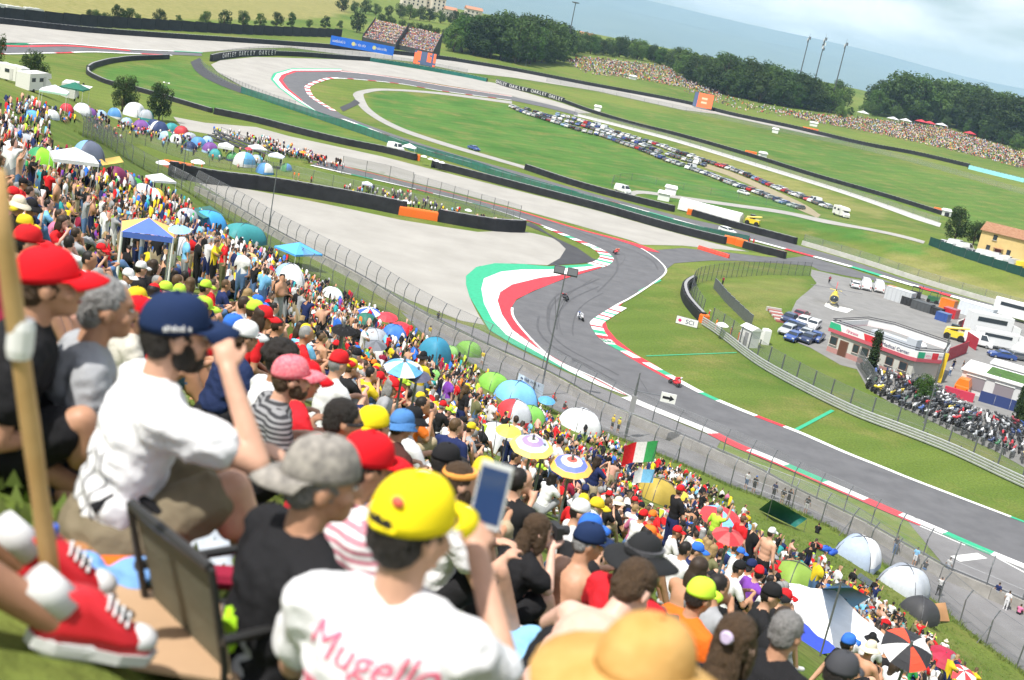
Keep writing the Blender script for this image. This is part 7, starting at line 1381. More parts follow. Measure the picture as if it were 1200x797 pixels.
def hero(px, dd, yaw, pose, skin, shirt, trou, hair, label, hat=None, beard=False, bare=False, female=False, long_t=False, shoes=None, scale=1.0, foot=None, backcap=False, curly=False, cat='person', hatm=None, brim=None):
    B, hc, Rh = figure(pose, fine=True, beard=False, hair=False, shirtless=bare, long_trousers=long_t, female=female); Rz = Matrix.Rotation(yaw, 4, 'Z') @ Matrix.Scale(scale, 4); hw = Rz @ hc
    if foot is None: loc, dist, gap = solve(px[0], px[1], (hw.x, hw.y), hw.z, dd)
    else:
        f = Rz @ V3(pose['feet'][1]); g = G(*px); loc = g-V3((f.x, f.y, 0)); loc.z = g.z-f.z+.07; dist, gap = math.hypot(g.x, g.y), 0
    if abs(gap) > .12: print('HERO', label[:30], 'd %.1f gap %.2f' % (dist, gap))
    VOX = .0105 if dd < 5.2 else .017; VC = 1.3 if dd < 5.2 else 1.5
    ms = hskin[skin]; o = link('person', B.weld(VOX, 'person', [ms], 2), None, Matrix.Translation(loc) @ Rz); tag(o, label, cat); SITES.append((loc.x, loc.y, .62))
    out = dict(o=o, B=B, hc=hc, Rh=Rh, loc=loc)
    if not bare and shirt is not None: out['shirt'] = link('shirt', crease(B.weld(VOX*1.1, 'shirt', [shirt], 3, only={SHIRT}, grow=.016), .011, 9, 13, len(label)), o)
    link('trousers' if long_t else 'shorts', crease(B.weld(VOX*VC, 'shorts', [trou], 2, only={TROU}, grow=.018), .01, 10, 10, len(label)+3), o); link('shoes', B.weld(VOX*VC, 'shoes', [shoes or shoe_w], 2, only={SHOE}, grow=.01), o)
    Mh = Matrix.Translation(hc) @ Rh
    if hair:
        Bh = Body(); (Bh.ell((0, -.02, .04), (.083, .098, .088), 0) if not hat else Bh.ell((0, -.02, .01), (.081, .095, .07), 0)); Bh.ell((0, -.05, -.005), (.075, .062, .075), 0)
        if curly:
            q = random.Random(3); Bh.ell((0, -.02, .05), (.115, .12, .11), 0)
            for _ in range(90): v = V3((q.gauss(0, 1), q.gauss(-.2, 1), abs(q.gauss(.3, 1)))).normalized(); Bh.ell(V3((0, -.02, .045))+V3((v.x*.115, v.y*.125, v.z*.115)), (.022, .022, .022), 0)
        if female:
            Bh.ell((0, -.085, -.1), (.075, .05, .13), 0); Bh.cap((0, -.1, -.12), (.02, -.12, -.34), .06, .03, 0)
            for s_ in (-1, 1): Bh.ell((s_*.07, .0, -.05), (.022, .045, .1), 0)
        link('hair', crease(Bh.weld(.007 if dd < 5.2 else .01, 'hair', [hhair[hair]], 1), .007, 55, 22, 2), o, Mh)
    if beard:
        Bb = Body(); Bb.ell((0, .05, -.085), (.05, .045, .042), 0)
        for s_ in (-1, 1): Bb.ell((s_*.052, .015, -.055), (.025, .04, .05), 0); Bb.ell((s_*.068, -.005, -.02), (.014, .018, .035), 0)
        Bb.ell((0, .085, -.052), (.03, .016, .01), 0); link('beard', Bb.weld(.007, 'beard', [hhair[beard]], 1), o, Mh)
    if hat: link('cap' if brim is None else 'brimmed_hat', cap_mesh(hat, 'cap' if brim is None else 'brimmed_hat', back=backcap, brim=brim, k=1.07), o, Mh)
    # eyes, brows, lips
    for s_ in (-1, 1):
        ey = MB().sphere((s_*.031, .083, .004), (.0125, .009, .008), 10, 6).build('eye', mat('eye_white', (.75, .73, .7), .3), o, M=Mh, smooth=True); MB().sphere((s_*.031, .0905, .004), (.0055, .003, .0055), 8, 6).build('iris', let_k, ey, smooth=True)
        MB().tube([(s_*.014, .094, .018), (s_*.032, .094, .022), (s_*.052, .082, .017)], .0042, 5).build('eyebrow', hhair['brown'], o, M=Mh)
    MB().sphere((0, .094, -.062), (.022, .008, .006), 10, 5).build('lips', mat('lips', (.45, .17, .14), .45), o, M=Mh, smooth=True)
    return out
from mathutils import noise as mnoise
def crease(me, amp, fx, fz, seed):
    """cloth folds / hair locks: push the surface in and out along its normals"""
    ns_ = [v.normal.copy() for v in me.vertices]; of = V3((seed*3.7, seed*1.9, seed*2.3))
    for v, n_ in zip(me.vertices, ns_):
        p = v.co; q = V3((p.x*fx+p.z*2.5, p.y*fx, p.z*fz))+of; w_ = 1-abs(mnoise.noise(q)*2); v.co = p+n_*amp*(w_-.55+.4*mnoise.noise(q*2.7))
    me.update(); return me
def bvh_of(o): me = o.data; return bvhtree.BVHTree.FromPolygons([v.co for v in me.vertices], [tuple(p.vertices) for p in me.polygons])
def press(out, me, m, name, dirn=V3((0, 1, 0)), off=.004, start=.6):
    """lay flat artwork (x, z in body space stored as x, y) onto the shirt from behind"""
    bv = bvh_of(out['shirt']); d = dirn.normalized(); ok = 0; sx_ = V3((0, 0, 1)).cross(-d).normalized()
    miss = []
    for v in me.vertices:
        h_, n_, i_, _ = bv.ray_cast(sx_*v.co.x+V3((0, 0, v.co.y))-d*start, d)
        if h_ is None or n_.dot(d) > -.25: miss.append(v.index)
        else: v.co = h_-d*off
    bm = bmesh.new(); bm.from_mesh(me); bm.verts.ensure_lookup_table(); bmesh.ops.delete(bm, geom=[bm.verts[i] for i in miss], context='VERTS'); bm.to_mesh(me); bm.free()
    me.materials.clear(); me.materials.append(m); me.update(); return link(name, me, out['shirt'])
def curve_mesh(polys, wd):
    b = MB()
    for P in polys:
        P = spline([(x, y, 0) for x, y in P], .012); L2 = offset(P, wd/2); R2 = offset(P, -wd/2); b.loft([[(a[0], a[1], 0) for a in L2], [(a[0], a[1], 0) for a in R2]], 0, False, closed=False)
    return b.mesh('art', [])
def subdiv(me, n=1):
    bm = bmesh.new(); bm.from_mesh(me); bmesh.ops.triangulate(bm, faces=bm.faces)
    for _ in range(n): bmesh.ops.subdivide_edges(bm, edges=[e for e in bm.edges if e.calc_length() > .025], cuts=1); bmesh.ops.triangulate(bm, faces=bm.faces)
    bm.to_mesh(me); bm.free(); return me
HW, HK, HR, HG, HN, HY = hc_mat('white', (.76, .76, .78)), hc_mat('black', (.016, .016, .018)), hc_mat('red', (.6, .02, .03)), hc_mat('grey', (.33, .34, .36)), hc_mat('navy', (.018, .03, .085)), hc_mat('yellow', (.85, .66, .015), .15)
HKH, HD, HL, HO = hc_mat('khaki', (.2, .165, .11)), hc_mat('denim', (.08, .14, .28)), hc_mat('lime', (.55, .85, .05), .15), hc_mat('orange', (.85, .16, .02))
SIT = dict(POSES['sit'])
def P_(**k): d = dict(hz=.1, lean=.18, knees=((-.15, .36, .36), (.15, .36, .36)), feet=((-.13, .58, -.13), (.13, .58, -.13)), elbows=((-.27, .2, .33), (.27, .2, .33)), hands=((-.1, .4, .42), (.1, .4, .42))); d.update(k); return d
capR, capN, capY, capL, capK = [hc_mat('cap_red', (.72, .012, .02), .1)]*2, [hc_mat('cap_navy', (.015, .03, .085), .1)]*2, [hc_mat('cap_yellow', (.9, .72, .015), .1)]*2, [hc_mat('cap_lime', (.6, .92, .06), .1)]*2, [hc_mat('cap_black', (.02, .02, .022), .1)]*2
LAP = dict(elbows=((-.25, .1, .3), (.25, .1, .3)), hands=((-.08, .27, .26), (.08, .27, .26)))
h1 = hero((57, 352), 4.3, R(-70), P_(lean=.3, hpitch=-.15, **LAP), 1, HK, HK, 'brown', 'man in black shirt and bright red cap at the left edge', capR)
h2 = hero((124, 374), 4.5, R(-62), P_(lean=.25, hpitch=-.05, **LAP), 1, HG, HD, 'grey', 'grey-haired man in a plain grey T-shirt')
h3 = hero((207, 393), 3.7, R(-60), P_(lean=.22, hpitch=-.05, elbows=((-.27, .22, .36), (.3, .38, .5)), hands=((-.08, .46, .4), (.13, .3, .74)), palms=((0, .3, -1), (-1, .2, 0)), curl=(.5, 1.0)), 0, HW, HKH, 'black', 'bearded man in white printed T-shirt touching his navy cap', capN, beard='black')
marks(.085, .017, 10, let_w, Matrix.Translation((.0895, -.02, .05)) @ Matrix.Rotation(PI/2, 4, 'Z') @ Matrix.Rotation(PI/2-.1, 4, 'X'), [c_ for c_ in h3['o'].children if c_.name.startswith('cap')][0], 3)
q = random.Random(2); art = [[(-.1+.045*k+.016*math.sin(j*1.3+k*2), .24+.027*j) for j in range(9)] for k in range(5)]; press(h3, curve_mesh(art, .005), mat('ink', (.05, .05, .06), .8), 'print', V3((-.35, 1, 0)))
tl_ = Matrix.Translation(V3((-.11, .445, .4))); MB().lathe([(.034, -.014), (.037, -.012), (.037, .012), (.034, .014)], 16, 0, Matrix.Translation(V3((-.1, .43, .403))) @ Matrix.Rotation(PI/2-.3, 4, 'X')).build('wristwatch', MK['black'], h3['o'])
h8 = hero((374, 592), 3.1, R(-55), P_(lean=.2, hpitch=-.02, hyaw=-.25, **LAP), 1, HK, HK, 'salt', 'grey-haired man in a black T-shirt with a lime green back print', [hc_mat('cap_camo', (.16, .15, .14), .1, col2=(.4, .37, .33), scale=28)]*2, backcap=True)
press(h8, curve_mesh([[(-.02+.03*j+.015*math.sin(k*2+j), .16+.035*k) for k in range(9)] for j in range(3)], .034), mat('lime_ink', (.5, .9, .03), .7), 'print', V3((.1, 1, 0)), .005); press(h8, curve_mesh([[(.1+.014*math.sin(k*3), .16+.03*k) for k in range(10)], [(-.07+.02*math.sin(k*2.5), .2+.03*k) for k in range(8)]], .02), mat('grey_ink', (.5, .5, .52), .7), 'print', V3((.1, 1, 0)), .006)
h9 = hero((483, 622), 2.5, R(-14), P_(lean=.12, hpitch=.0, hyaw=-.45, elbows=((-.27, .2, .33), (.27, .2, .47)), hands=((-.1, .4, .42), (.1, .34, .7)), palms=((0, .3, -1), (-.6, .8, 0)), curl=(.6, .9)), 0, HW, HD, 'black', 'man in yellow cap and white T-shirt with pink script filming on a phone', capY)
cp_ = [c_ for c_ in h9['o'].children if c_.name.startswith('cap')][0]; MB().sphere((0, -.098, .04), (.042, .02, .034), 14, 8).build('rear_opening', hhair['black'], cp_, smooth=True); MB().tube([(-.045, -.1, .034), (0, -.121, .034), (.045, -.1, .034)], .006, 6).build('strap', capY[0], cp_); MB().sphere((.03, -.094, .1), (.018, .012, .014), 10, 6).build('emblem', mat('emblem_red', (.7, .12, .08), .6), cp_, smooth=True)
tm = subdiv(text_mesh('Mugello', .1, 0, .3), 2)
for v in tm.vertices: v.co.y += .565+v.co.x*-.06; v.co.x += -.0
press(h9, tm, mat('pink_ink', (.85, .16, .26), .7), 'lettering', V3((0, 1, 0)), .005)
press(h9, curve_mesh([[(-.15+.014*k, .455+.022*math.sin(k*2.2+j*2)) for k in range(15)] for j in range(3)], .007), MATS['pink_ink'], 'print', V3((0, 1, 0)), .005); press(h9, curve_mesh([[(.06, .46), (.08, .41), (.06, .37)], [(.08, .42), (.13, .43), (.11, .4)], [(.09, .39), (.14, .37), (.17, .36)], [(.06, .43), (.11, .44)]], .012), MATS['ink'], 'print', V3((0, 1, 0)), .006)
ph = h9['o'].matrix_world @ V3((.2, .43, .84)); phm = Matrix.Translation(h9['loc']) @ Matrix.Rotation(R(-14), 4, 'Z') @ Matrix.Translation((.09, .4, .83)) @ Matrix.Rotation(-.12, 4, 'X')
e = empty('smartphone'); e.matrix_world = phm; b = MB(); b.box((0, 0, 0), (.082, .01, .165)); b.build('case', mat('phone_case', (.55, .57, .58), .4), e); MB().box((0, -.0062, 0), (.072, .002, .14)).build('screen', mat('phone_screen', (.02, .045, .12), .15, emit=.25), e); tag(e, 'pale smartphone held up by the man in the white script T-shirt', 'phone')
h10 = hero((628, 634), 7, R(-62), P_(lean=.42, hpitch=.1, elbows=((-.2, .3, .42), (.22, .32, .45)), hands=((-.05, .4, .66), (.06, .38, .66)), curl=(.9, .9)), 3, HK, HK, 'brown', 'long-haired woman in a black dress aiming a camera', female=True, scale=.95)
Mx = h10['o'].matrix_world; cmx = Matrix.Translation(h10['loc']) @ Matrix.Rotation(R(-62), 4, 'Z') @ Matrix.Scale(.95, 4) @ Matrix.Translation(h10['hc']+V3((0, .135, .005))); e = empty('camera_body'); e.matrix_world = cmx; MB().box((0, 0, 0), (.13, .05, .085)).build('body', MK['black'], e); MB().lathe([(.035, 0), (.035, .09), (.03, .095)], 14, 0, Matrix.Rotation(-PI/2, 4, 'X')).build('lens', MK['black'], e); tag(e, 'black camera held to the eye of the long-haired woman', 'camera')
h11 = hero((690, 636), 7.2, R(-50), P_(lean=.35, hpitch=.05, hyaw=-.5), 1, None, HK, 'grey', 'shirtless tanned man with grey hair and a navy cap', capN, bare=True)
h12 = hero((742, 690), 4.8, R(-40), P_(lean=.75, bend=.5, hpitch=.7, elbows=((-.3, .42, .3), (.3, .42, .3)), hands=((-.1, .55, .3), (.1, .55, .3))), 3, None, HK, 'brown', 'shirtless pale-backed man hunched forward in front of the camera', bare=True, scale=1.05)
h13 = hero((752, 655), 5.6, R(-45), P_(lean=.2), 1, HR, HK, 'brown', 'long-haired person in a wide black hat with a studded band', [mat('felt_black', (.016, .017, .019), .9)]*2, brim=.185, female=True)
MB().lathe([(.096, .045), (.098, .07), (.09, .072)], 22, 0).build('hat_band', mat('band_grey', (.1, .1, .11), .4), h13['o'], M=Matrix.Translation(h13['hc']) @ h13['Rh'] @ Matrix.Diagonal((.98, 1.16, 1, 1)))
h14 = hero((752, 800), 2.1, R(-50), P_(lean=.1), 1, HKH, HK, 'brown', 'person in a tan sun hat cut off by the bottom edge', [hc_mat('straw', (.5, .27, .075), .4, col2=(.62, .38, .14), scale=9)]*2, brim=.2)
h15 = hero((816, 716), 7.5, R(-55), P_(lean=.3), 1, HO, HK, 'black', 'man in neon yellow cap and orange vest', capL)
h16 = hero((862, 752), 4.5, R(-30), P_(lean=.15, hpitch=.05), 3, HK, HD, 'brown', 'brown-haired woman with a ponytail seen from behind', female=True)
MB().lathe([(.022, 0), (.028, .012), (.022, .024)], 12, 0).build('hair_tie', mat('lilac', (.6, .5, .7), .5), h16['o'], M=Matrix.Translation(h16['hc']) @ h16['Rh'] @ Matrix.Translation((0, -.125, .06)) @ Matrix.Rotation(PI/2, 4, 'X'))
h17 = hero((922, 742), 5.9, R(-45), P_(lean=.25), 1, HK, HK, 'salt', 'short grey-haired man in a black shirt at the bottom edge')
h18 = hero((985, 790), 6.5, R(-50), P_(lean=.2), 1, HG, HK, 'black', 'person in a charcoal cap at the bottom edge', [hc_mat('cap_charcoal', (.06, .062, .07), .1)]*2)
h19 = hero((437, 503), 7, R(-60), P_(lean=.2, hpitch=-.1), 1, HR, HD, 'brown', 'bearded man in yellow cap worn backwards and red shirt', capY, beard='brown', backcap=True)
h20 = hero((469, 508), 13, R(-50), P_(lean=.3), 1, hc_mat('brown', (.07, .03, .025)), HK, 'brown', 'person in a blue towelling bucket hat', [hc_mat('bucket_blue', (.08, .22, .5), .6)]*2, brim=.125)
h21 = hero((398, 517), 6, R(-62), P_(lean=.2), 1, HR, HD, 'black', 'dark-haired man in sunglasses and red shirt'); MB().tube([(-.078, -.01, .008), (-.05, .095, .006), (0, .108, .004), (.05, .095, .006), (.078, -.01, .008)], .009, 5).build('sunglasses', MK['black'], h21['o'], M=Matrix.Translation(h21['hc']) @ h21['Rh'])
h22 = hero((428, 553), 6, R(-58), P_(lean=.25), 1, stripe_mat('stripe_white', (.75, .72, .73), (.55, .25, .3), 9), HD, 'black', 'person in red cap with a white seam and pale striped shirt', capR)
h23 = hero((336, 482), 6.5, R(-68), P_(lean=.35, hpitch=-.1), 0, stripe_mat('stripe_grey', (.05, .05, .055), (.26, .26, .27), 12), HK, 'brown', 'bearded man in a pink checked cap and dark striped shirt', [hc_mat('cap_pink', (.75, .1, .15), .1, col2=(.8, .3, .33), scale=60)]*2, beard='brown')
h24 = hero((327, 445), 8, R(-55), P_(lean=.2), 2, HW, HD, 'black', 'person with a big curly head of hair in a white shirt', curly=True)
h25 = hero((521, 545), 8, R(-58), P_(lean=.25), 1, HW, HK, 'black', 'person in a black cap with red spots', capK)
h26 = hero((540, 566), 9, R(-70), P_(lean=.1, hpitch=-.05), 0, HW, HK, 'brown', 'bearded man in white vest with an orange headband', beard='brown'); MB().lathe([(.092, .03), (.096, .045), (.09, .06)], 20, 0).build('headband', hc_mat('band_orange', (.8, .35, .08), .1), h26['o'], M=Matrix.Translation(h26['hc']) @ h26['Rh'] @ Matrix.Translation((0, -.01, .02)) @ Matrix.Diagonal((.95, 1.1, 1, 1)))
h27 = hero((690, 612), 18, R(-50), P_(lean=.2), 1, HK, HKH, 'brown', 'person in an olive sun hat', [hc_mat('hat_olive', (.16, .17, .12), .3)]*2, brim=.17); h27['o']['label'] = 'person in an olive sun hat behind the camera woman'
h28 = hero((286, 402), 9, R(-52), P_(lean=.3), 1, HN, HK, 'brown', 'broad man in navy shirt and white cap behind the raised arm', [hc_mat('cap_white', (.78, .78, .78), .1)]*2)
h29 = hero((162, 372), 8.5, R(-60), P_(lean=.25), 1, hc_mat('grey_stripe', (.5, .48, .42)), HD, 'brown', 'person in a red cap with a white label behind the grey-haired man', capR)
h30 = hero((356, 452), 10.5, R(-60), P_(lean=.25), 1, HR, HD, 'brown', 'person in a glossy red cap near the curly-haired person', capR)
# neighbours whose legs reach into the lower left corner
BACK = dict(lean=-.25, elbows=((-.26, -.25, .3), (.26, -.25, .3)), hands=((-.3, -.4, .04), (.3, -.4, .04)))
h31 = hero((75, 765), 3, R(-62), P_(knees=((-.16, .34, .26), (.15, .38, .24)), feet=((-.16, .72, -.06), (.13, .78, -.06)), **BACK), 2, HK, HK, 'brown', 'neighbour at lower left wearing red, white and black sneakers', foot=True)
h32 = hero((88, 592), 4, R(-75), P_(knees=((-.15, .4, .2), (.15, .4, .2)), feet=((-.13, .82, -.02), (.13, .82, -.02)), **BACK), 1, HR, HK, 'brown', 'neighbour at the left edge stretching out sandalled feet', foot=True, shoes=hskin[1])
def sneaker(h, x, y, z):
    """red and white sneaker over the foot: sole, upper, toe cap, tongue, laces and sock"""
    M_ = Matrix.Translation((x, y, z)) @ Matrix.Rotation(-.25, 4, 'X'); out_ = [(-.03, -.08), (-.045, -.03), (-.042, .05), (-.05, .12), (-.035, .19), (0, .215), (.035, .19), (.05, .12), (.042, .05), (.045, -.03), (.03, -.08), (0, -.095)]
    sh_ = MB().loft([[(a*1.08, b2*1.03, -.085) for a, b2 in out_], [(a*1.1, b2*1.05, -.055) for a, b2 in out_]]).build('sole', shoe_w, h['o'], M=M_)
    MB().loft([[(a*1.02, b2, -.055) for a, b2 in out_], [(a*1.0, b2*.98, -.02) for a, b2 in out_], [(a*.8, b2*.75-.01, .02 if b2 < .1 else .0) for a, b2 in out_], [(a*.75, b2*.32-.03, .07) for a, b2 in out_]]).build('upper', mat('sneaker_red', (.6, .02, .03), .5), h['o'], True, M_)
    MB().sphere((0, .165, -.03), (.045, .05, .035), 12, 7).build('toe_cap', shoe_w, h['o'], M=M_, smooth=True); MB().loft([[(-.022, .04, .045), (.022, .04, .045), (.022, .12, .012), (-.022, .12, .012)], [(-.02, .045, .06), (.02, .045, .06), (.02, .12, .025), (-.02, .12, .025)]]).build('tongue', MK['black'], h['o'], M=M_)
    for k in range(4): MB().tube([(-.035, .055+.02*k, .045-.012*k), (0, .06+.02*k, .068-.012*k), (.035, .055+.02*k, .045-.012*k)], .005, 5).build('lace', shoe_w, h['o'], M=M_)
    MB().tube([(0, -.03, .02), (0, -.13, .075)], [.047, .045], 12).build('sock', shoe_w, h['o'], True, M_)
for fx in ((-.16, .72, -.06), (.13, .78, -.06)): sneaker(h31, fx[0], fx[1]+.02, fx[2]+.03)
for fx in ((-.13, .82, -.02), (.13, .82, -.02)): MB().box((fx[0], fx[1]+.06, fx[2]-.075), (.1, .27, .03)).build('sandal_sole', shoe_w, h32['o']); MB().tube([(fx[0]-.05, fx[1]+.08, fx[2]-.06), (fx[0], fx[1]+.09, fx[2]+.012), (fx[0]+.05, fx[1]+.08, fx[2]-.06)], .016, 6).build('sandal_strap', shoe_w, h32['o'])
# things lying in the foreground
wood_m = mat('bamboo', (.45, .27, .1), .6, col2=(.58, .38, .17), scale=6)
a, b_ = V3(at_d(-6, 200, 2.75)), V3(at_d(76, 700, 2.85)); b_.z = tz(b_.x, b_.y)-.02; e = empty('wooden_staff', b_); pts = [(a-b_)*t for t in np.linspace(0, 1, 9)]; MB().tube(pts, [.022, .021, .023, .021, .0225, .021, .022, .02, .021], 10).build('shaft', wood_m, e, True); MB().lathe([(.026, -.02), (.03, 0), (.03, .05), (.026, .07)], 12, 0, Matrix.Translation((a-b_)*.66)).build('tape', white_m, e); tag(e, 'pale wooden staff leaning at the left edge', 'staff')
def lump(name, px, size, m, label, cat, seed=0, n=9, rz=0, flat=.5, parts=()):
    p = G(*px); q = random.Random(seed); B = Body()
    for _ in range(n): B.ell((q.uniform(-1, 1)*size*.7, q.uniform(-1, 1)*size*.45, q.uniform(.1, 1)*size*flat*.5), (size*q.uniform(.25, .45), size*q.uniform(.2, .35), size*flat*q.uniform(.3, .6)))
    o = link(name, B.weld(size*.05, name, [m], 2), None, Matrix.Translation(p) @ Matrix.Rotation(rz, 4, 'Z')); tag(o, label, cat); return o
o = lump('rucksack', (140, 668), .24, hc_mat('tan_bag', (.42, .2, .09)), 'tan and orange rucksack in front of the white printed T-shirt', 'rucksack', 1, 8, .3); MB().box((0, -.14, .08), (.34, .06, .05)).build('strap', HO, o, M=Matrix.Rotation(.1, 4, 'Z')); MB().tube([(-.1, .0, .2), (0, .02, .27), (.1, 0, .2)], .018, 6).build('handle', HK, o)
lump('folded_jeans', (190, 690), .15, hc_mat('dark_jeans', (.04, .05, .09)), 'crumpled dark jeans beside the rucksack', 'clothes', 4, 7, .2, .35); lump('crumpled_towel', (120, 690), .2, hc_mat('blue_towel', (.18, .36, .7)), 'crumpled blue towel under the staff', 'towel', 2, 9, .5, .35); lump('grey_jacket', (225, 650), .22, hc_mat('pale_grey', (.45, .5, .56)), 'crumpled pale grey jacket beside the khaki shorts', 'jacket', 3, 9, .1, .4); lump('denim_jacket', (612, 778), .3, hc_mat('light_denim', (.25, .5, .75)), 'light blue denim jacket at the bottom edge', 'jacket', 5, 10, .4, .7)
p = G(185, 705); e = empty('folded_umbrella', p, .25); MB().tube([(-.35, 0, .1), (-.25, 0, .1), (.25, 0, .1), (.38, 0, .1)], [.012, .03, .04, .01], 10).build('canopy', hc_mat('tartan', (.3, .02, .05), .3), e); MB().tube([(.38, 0, .1), (.5, 0, .1)], .014, 8).build('handle', MK['black'], e); tag(e, 'folded dark red umbrella lying below the rucksack', 'umbrella')
p = G(150, 745); e = empty('cardboard_sheet', p, .4); MB().box((0, 0, .03), (.55, .42, .012), 0, 0, Matrix.Rotation(.2, 4, 'Y')).build('panel', mat('cardboard', (.5, .33, .2), .9, var=.06, scale=5), e); MB().box((.36, 0, -.02), (.16, .42, .012), 0, 0, Matrix.Rotation(.22, 4, 'Y')).build('flap', MATS['cardboard'], e); tag(e, 'sheet of brown cardboard lying in the lower left', 'cardboard')
p = G(52, 712); e = empty('water_bottle', p); MB().lathe([(.03, 0), (.034, .02), (.03, .08), (.034, .1), (.034, .16), (.014, .2), (.014, .215)], 16).build('bottle', mat('clear_plastic', (.5, .62, .7), .1, trans=.6), e, True); MB().lathe([(.016, .215), (.016, .235), (.012, .24)], 14).build('cap', mat('cap_blue', (.03, .12, .6), .4), e); tag(e, 'water bottle with a blue cap by the sneakers', 'bottle')
# folding chair with olive back
p = G(222, 800)-V3((0, 0, .12)); e = empty('folding_chair', p, R(-42), .75); fr = mat('chair_frame', (.05, .05, .05), .4, metal=.4); ol = hc_mat('chair_olive', (.17, .165, .12), .2)
MB().loft([[(-.27, .0, .3), (.27, .0, .3)], [(-.27, -.06, .5), (.27, -.06, .5)], [(-.26, -.16, .78), (.26, -.16, .78)]], 0, False, closed=False).build('backrest', ol, e); MB().loft([[(-.27, .0, .26), (.27, .0, .26)], [(-.27, .24, .22), (.27, .24, .22)], [(-.27, .46, .28), (.27, .46, .28)]], 0, False, closed=False).build('seat', ol, e)
MB().tube([(-.27, -.17, .8), (.27, -.17, .8)], .02, 8).build('top_rail', fr, e)
for s_ in (-1, 1): MB().tube([(s_*.28, .0, -.02), (s_*.28, -.06, .4), (s_*.28, -.17, .8)], .014, 7).build('leg', fr, e); MB().tube([(s_*.28, .46, -.15), (s_*.28, .46, .28), (s_*.28, 0, .3)], .014, 7).build('leg', fr, e); MB().tube([(s_*.3, -.1, .52), (s_*.3, .4, .5)], .02, 7).build('armrest', fr, e)
tag(e, 'olive folding camping chair beside the black printed T-shirt', 'chair')
N_NEAR = 205

# ------------------------------------------------------------------ the crowd
pc = random.Random(77)
SH = [('white', 24), ('black', 27), ('red', 11), ('yellow', 6), ('navy', 8), ('grey', 9), ('blue', 3), ('sky', 3), ('lime', 2), ('purple', 1), ('pink', 1), ('maroon', 2), ('orange', 2), ('olive', 2), ('teal', 2), ('green', 1)]
HT = [(None, 56), (('cap', 'yellow'), 9), (('cap', 'red'), 10), (('cap', 'black'), 9), (('cap', 'white'), 6), (('cap', 'lime'), 3), (('cap', 'navy'), 5), (('brim', 'cream'), 2), (('cap', 'blue'), 3), (('brim', 'black'), 1), (('brim', 'olive'), 1), (('cap', 'orange'), 1)]
TR = [('denim', 5), ('black', 5), ('khaki', 3), ('grey', 3), ('navy', 3), ('white', 1), ('olive', 1)]
def pick(L_): return pc.choices([k[0] for k in L_], [k[1] for k in L_])[0]
def look(stand): 
    return dict(pose=pc.choice(('stand', 'stand', 'stand_photo', 'stand_cross', 'stand_wave')) if stand else pc.choices(('sit', 'sit_look', 'sit_turn', 'sit_cross', 'sit_back'), (6, 2, 3, 3, 2))[0], shirt=pick(SH), trousers=pick(TR), skin=pc.choice((0, 0, 1, 1, 3)), hair=pc.choices((0, 1, 2, 3, 4), (5, 5, 3, 2, 1))[0], hat=pick(HT), long_t=pc.random() < .35, bare=pc.random() < .11, long_hair=pc.random() < .13)
# where people sit, as outlines in the photograph
MAIN = [(-60, 150), (0, 128), (30, 122), (60, 135), (95, 150), (60, 152), (52, 178), (75, 180), (95, 196), (112, 205), (140, 213), (170, 222), (205, 236), (235, 256), (262, 270), (300, 292), (345, 318), (395, 345), (440, 366), (470, 386), (520, 420), (560, 440), (600, 466), (640, 488), (680, 504), (720, 522), (760, 540), (800, 556), (850, 585), (868, 610), (882, 640), (915, 648), (950, 664), (990, 690), (1020, 705), (1038, 728), (1075, 745), (1100, 770), (1130, 797), (1150, 830), (-60, 830)]
GRASS = [[(55, 140), (92, 148), (96, 175), (112, 196), (78, 186), (60, 168)]]
def ok_px(sx_, sy_): return inpoly(MAIN, np.array([sx_]), np.array([sy_]))[0] and not any(inpoly(g, np.array([sx_]), np.array([sy_]))[0] for g in GRASS)
cells = {}
def free(x, y, r_):
    i, j = int(x//1), int(y//1)
    for a in (-1, 0, 1):
        for b in (-1, 0, 1):
            for (u, v, q) in cells.get((i+a, j+b), ()):
                if (u-x)**2+(v-y)**2 < max(r_, q)**2: return False
    return True
def occupy(x, y, r_): cells.setdefault((int(x//1), int(y//1)), []).append((x, y, r_))
# random points over the slope, uniform in ground area
NP = 60000; ang = np.radians(np.random.default_rng(3).uniform(-27, 28, NP)); rad = np.sqrt(np.random.default_rng(4).uniform(6.5**2, 235**2, NP))
X = rad*np.sin(ang); Y = rad*np.cos(ang); Zg = TZ(X, Y); dv = np.stack([X, Y, Zg-H], 1); zc = dv@np.array(fwd)
PX = 600+F*(dv@np.array(cam_x))/zc; PY = 398.5-F*(dv@np.array(cam_y))/zc
inside = inpoly(MAIN, PX, PY) & (PX > -70) & (PX < 1270) & (PY < 1000)
for g in GRASS: inside &= ~inpoly(g, PX, PY)
inside &= (Zg > .55); X, Y, Zg, PX, PY, rad = (k[inside] for k in (X, Y, Zg, PX, PY, rad))
cl_n = np.sin(X*.31+1.3)*np.sin(Y*.27)+.6*np.sin(X*.11+Y*.17)
keep = []
lw = np.array([(p.x, p.y, r_) for p, _, r_ in LAND])
kc = np.array(KEEPC); ld = np.hypot(lw[:, 0], lw[:, 1]); ldx, ldy = lw[:, 0]/ld, lw[:, 1]/ld
for (sx_, sy_, r_) in SITES: occupy(sx_, sy_, r_)
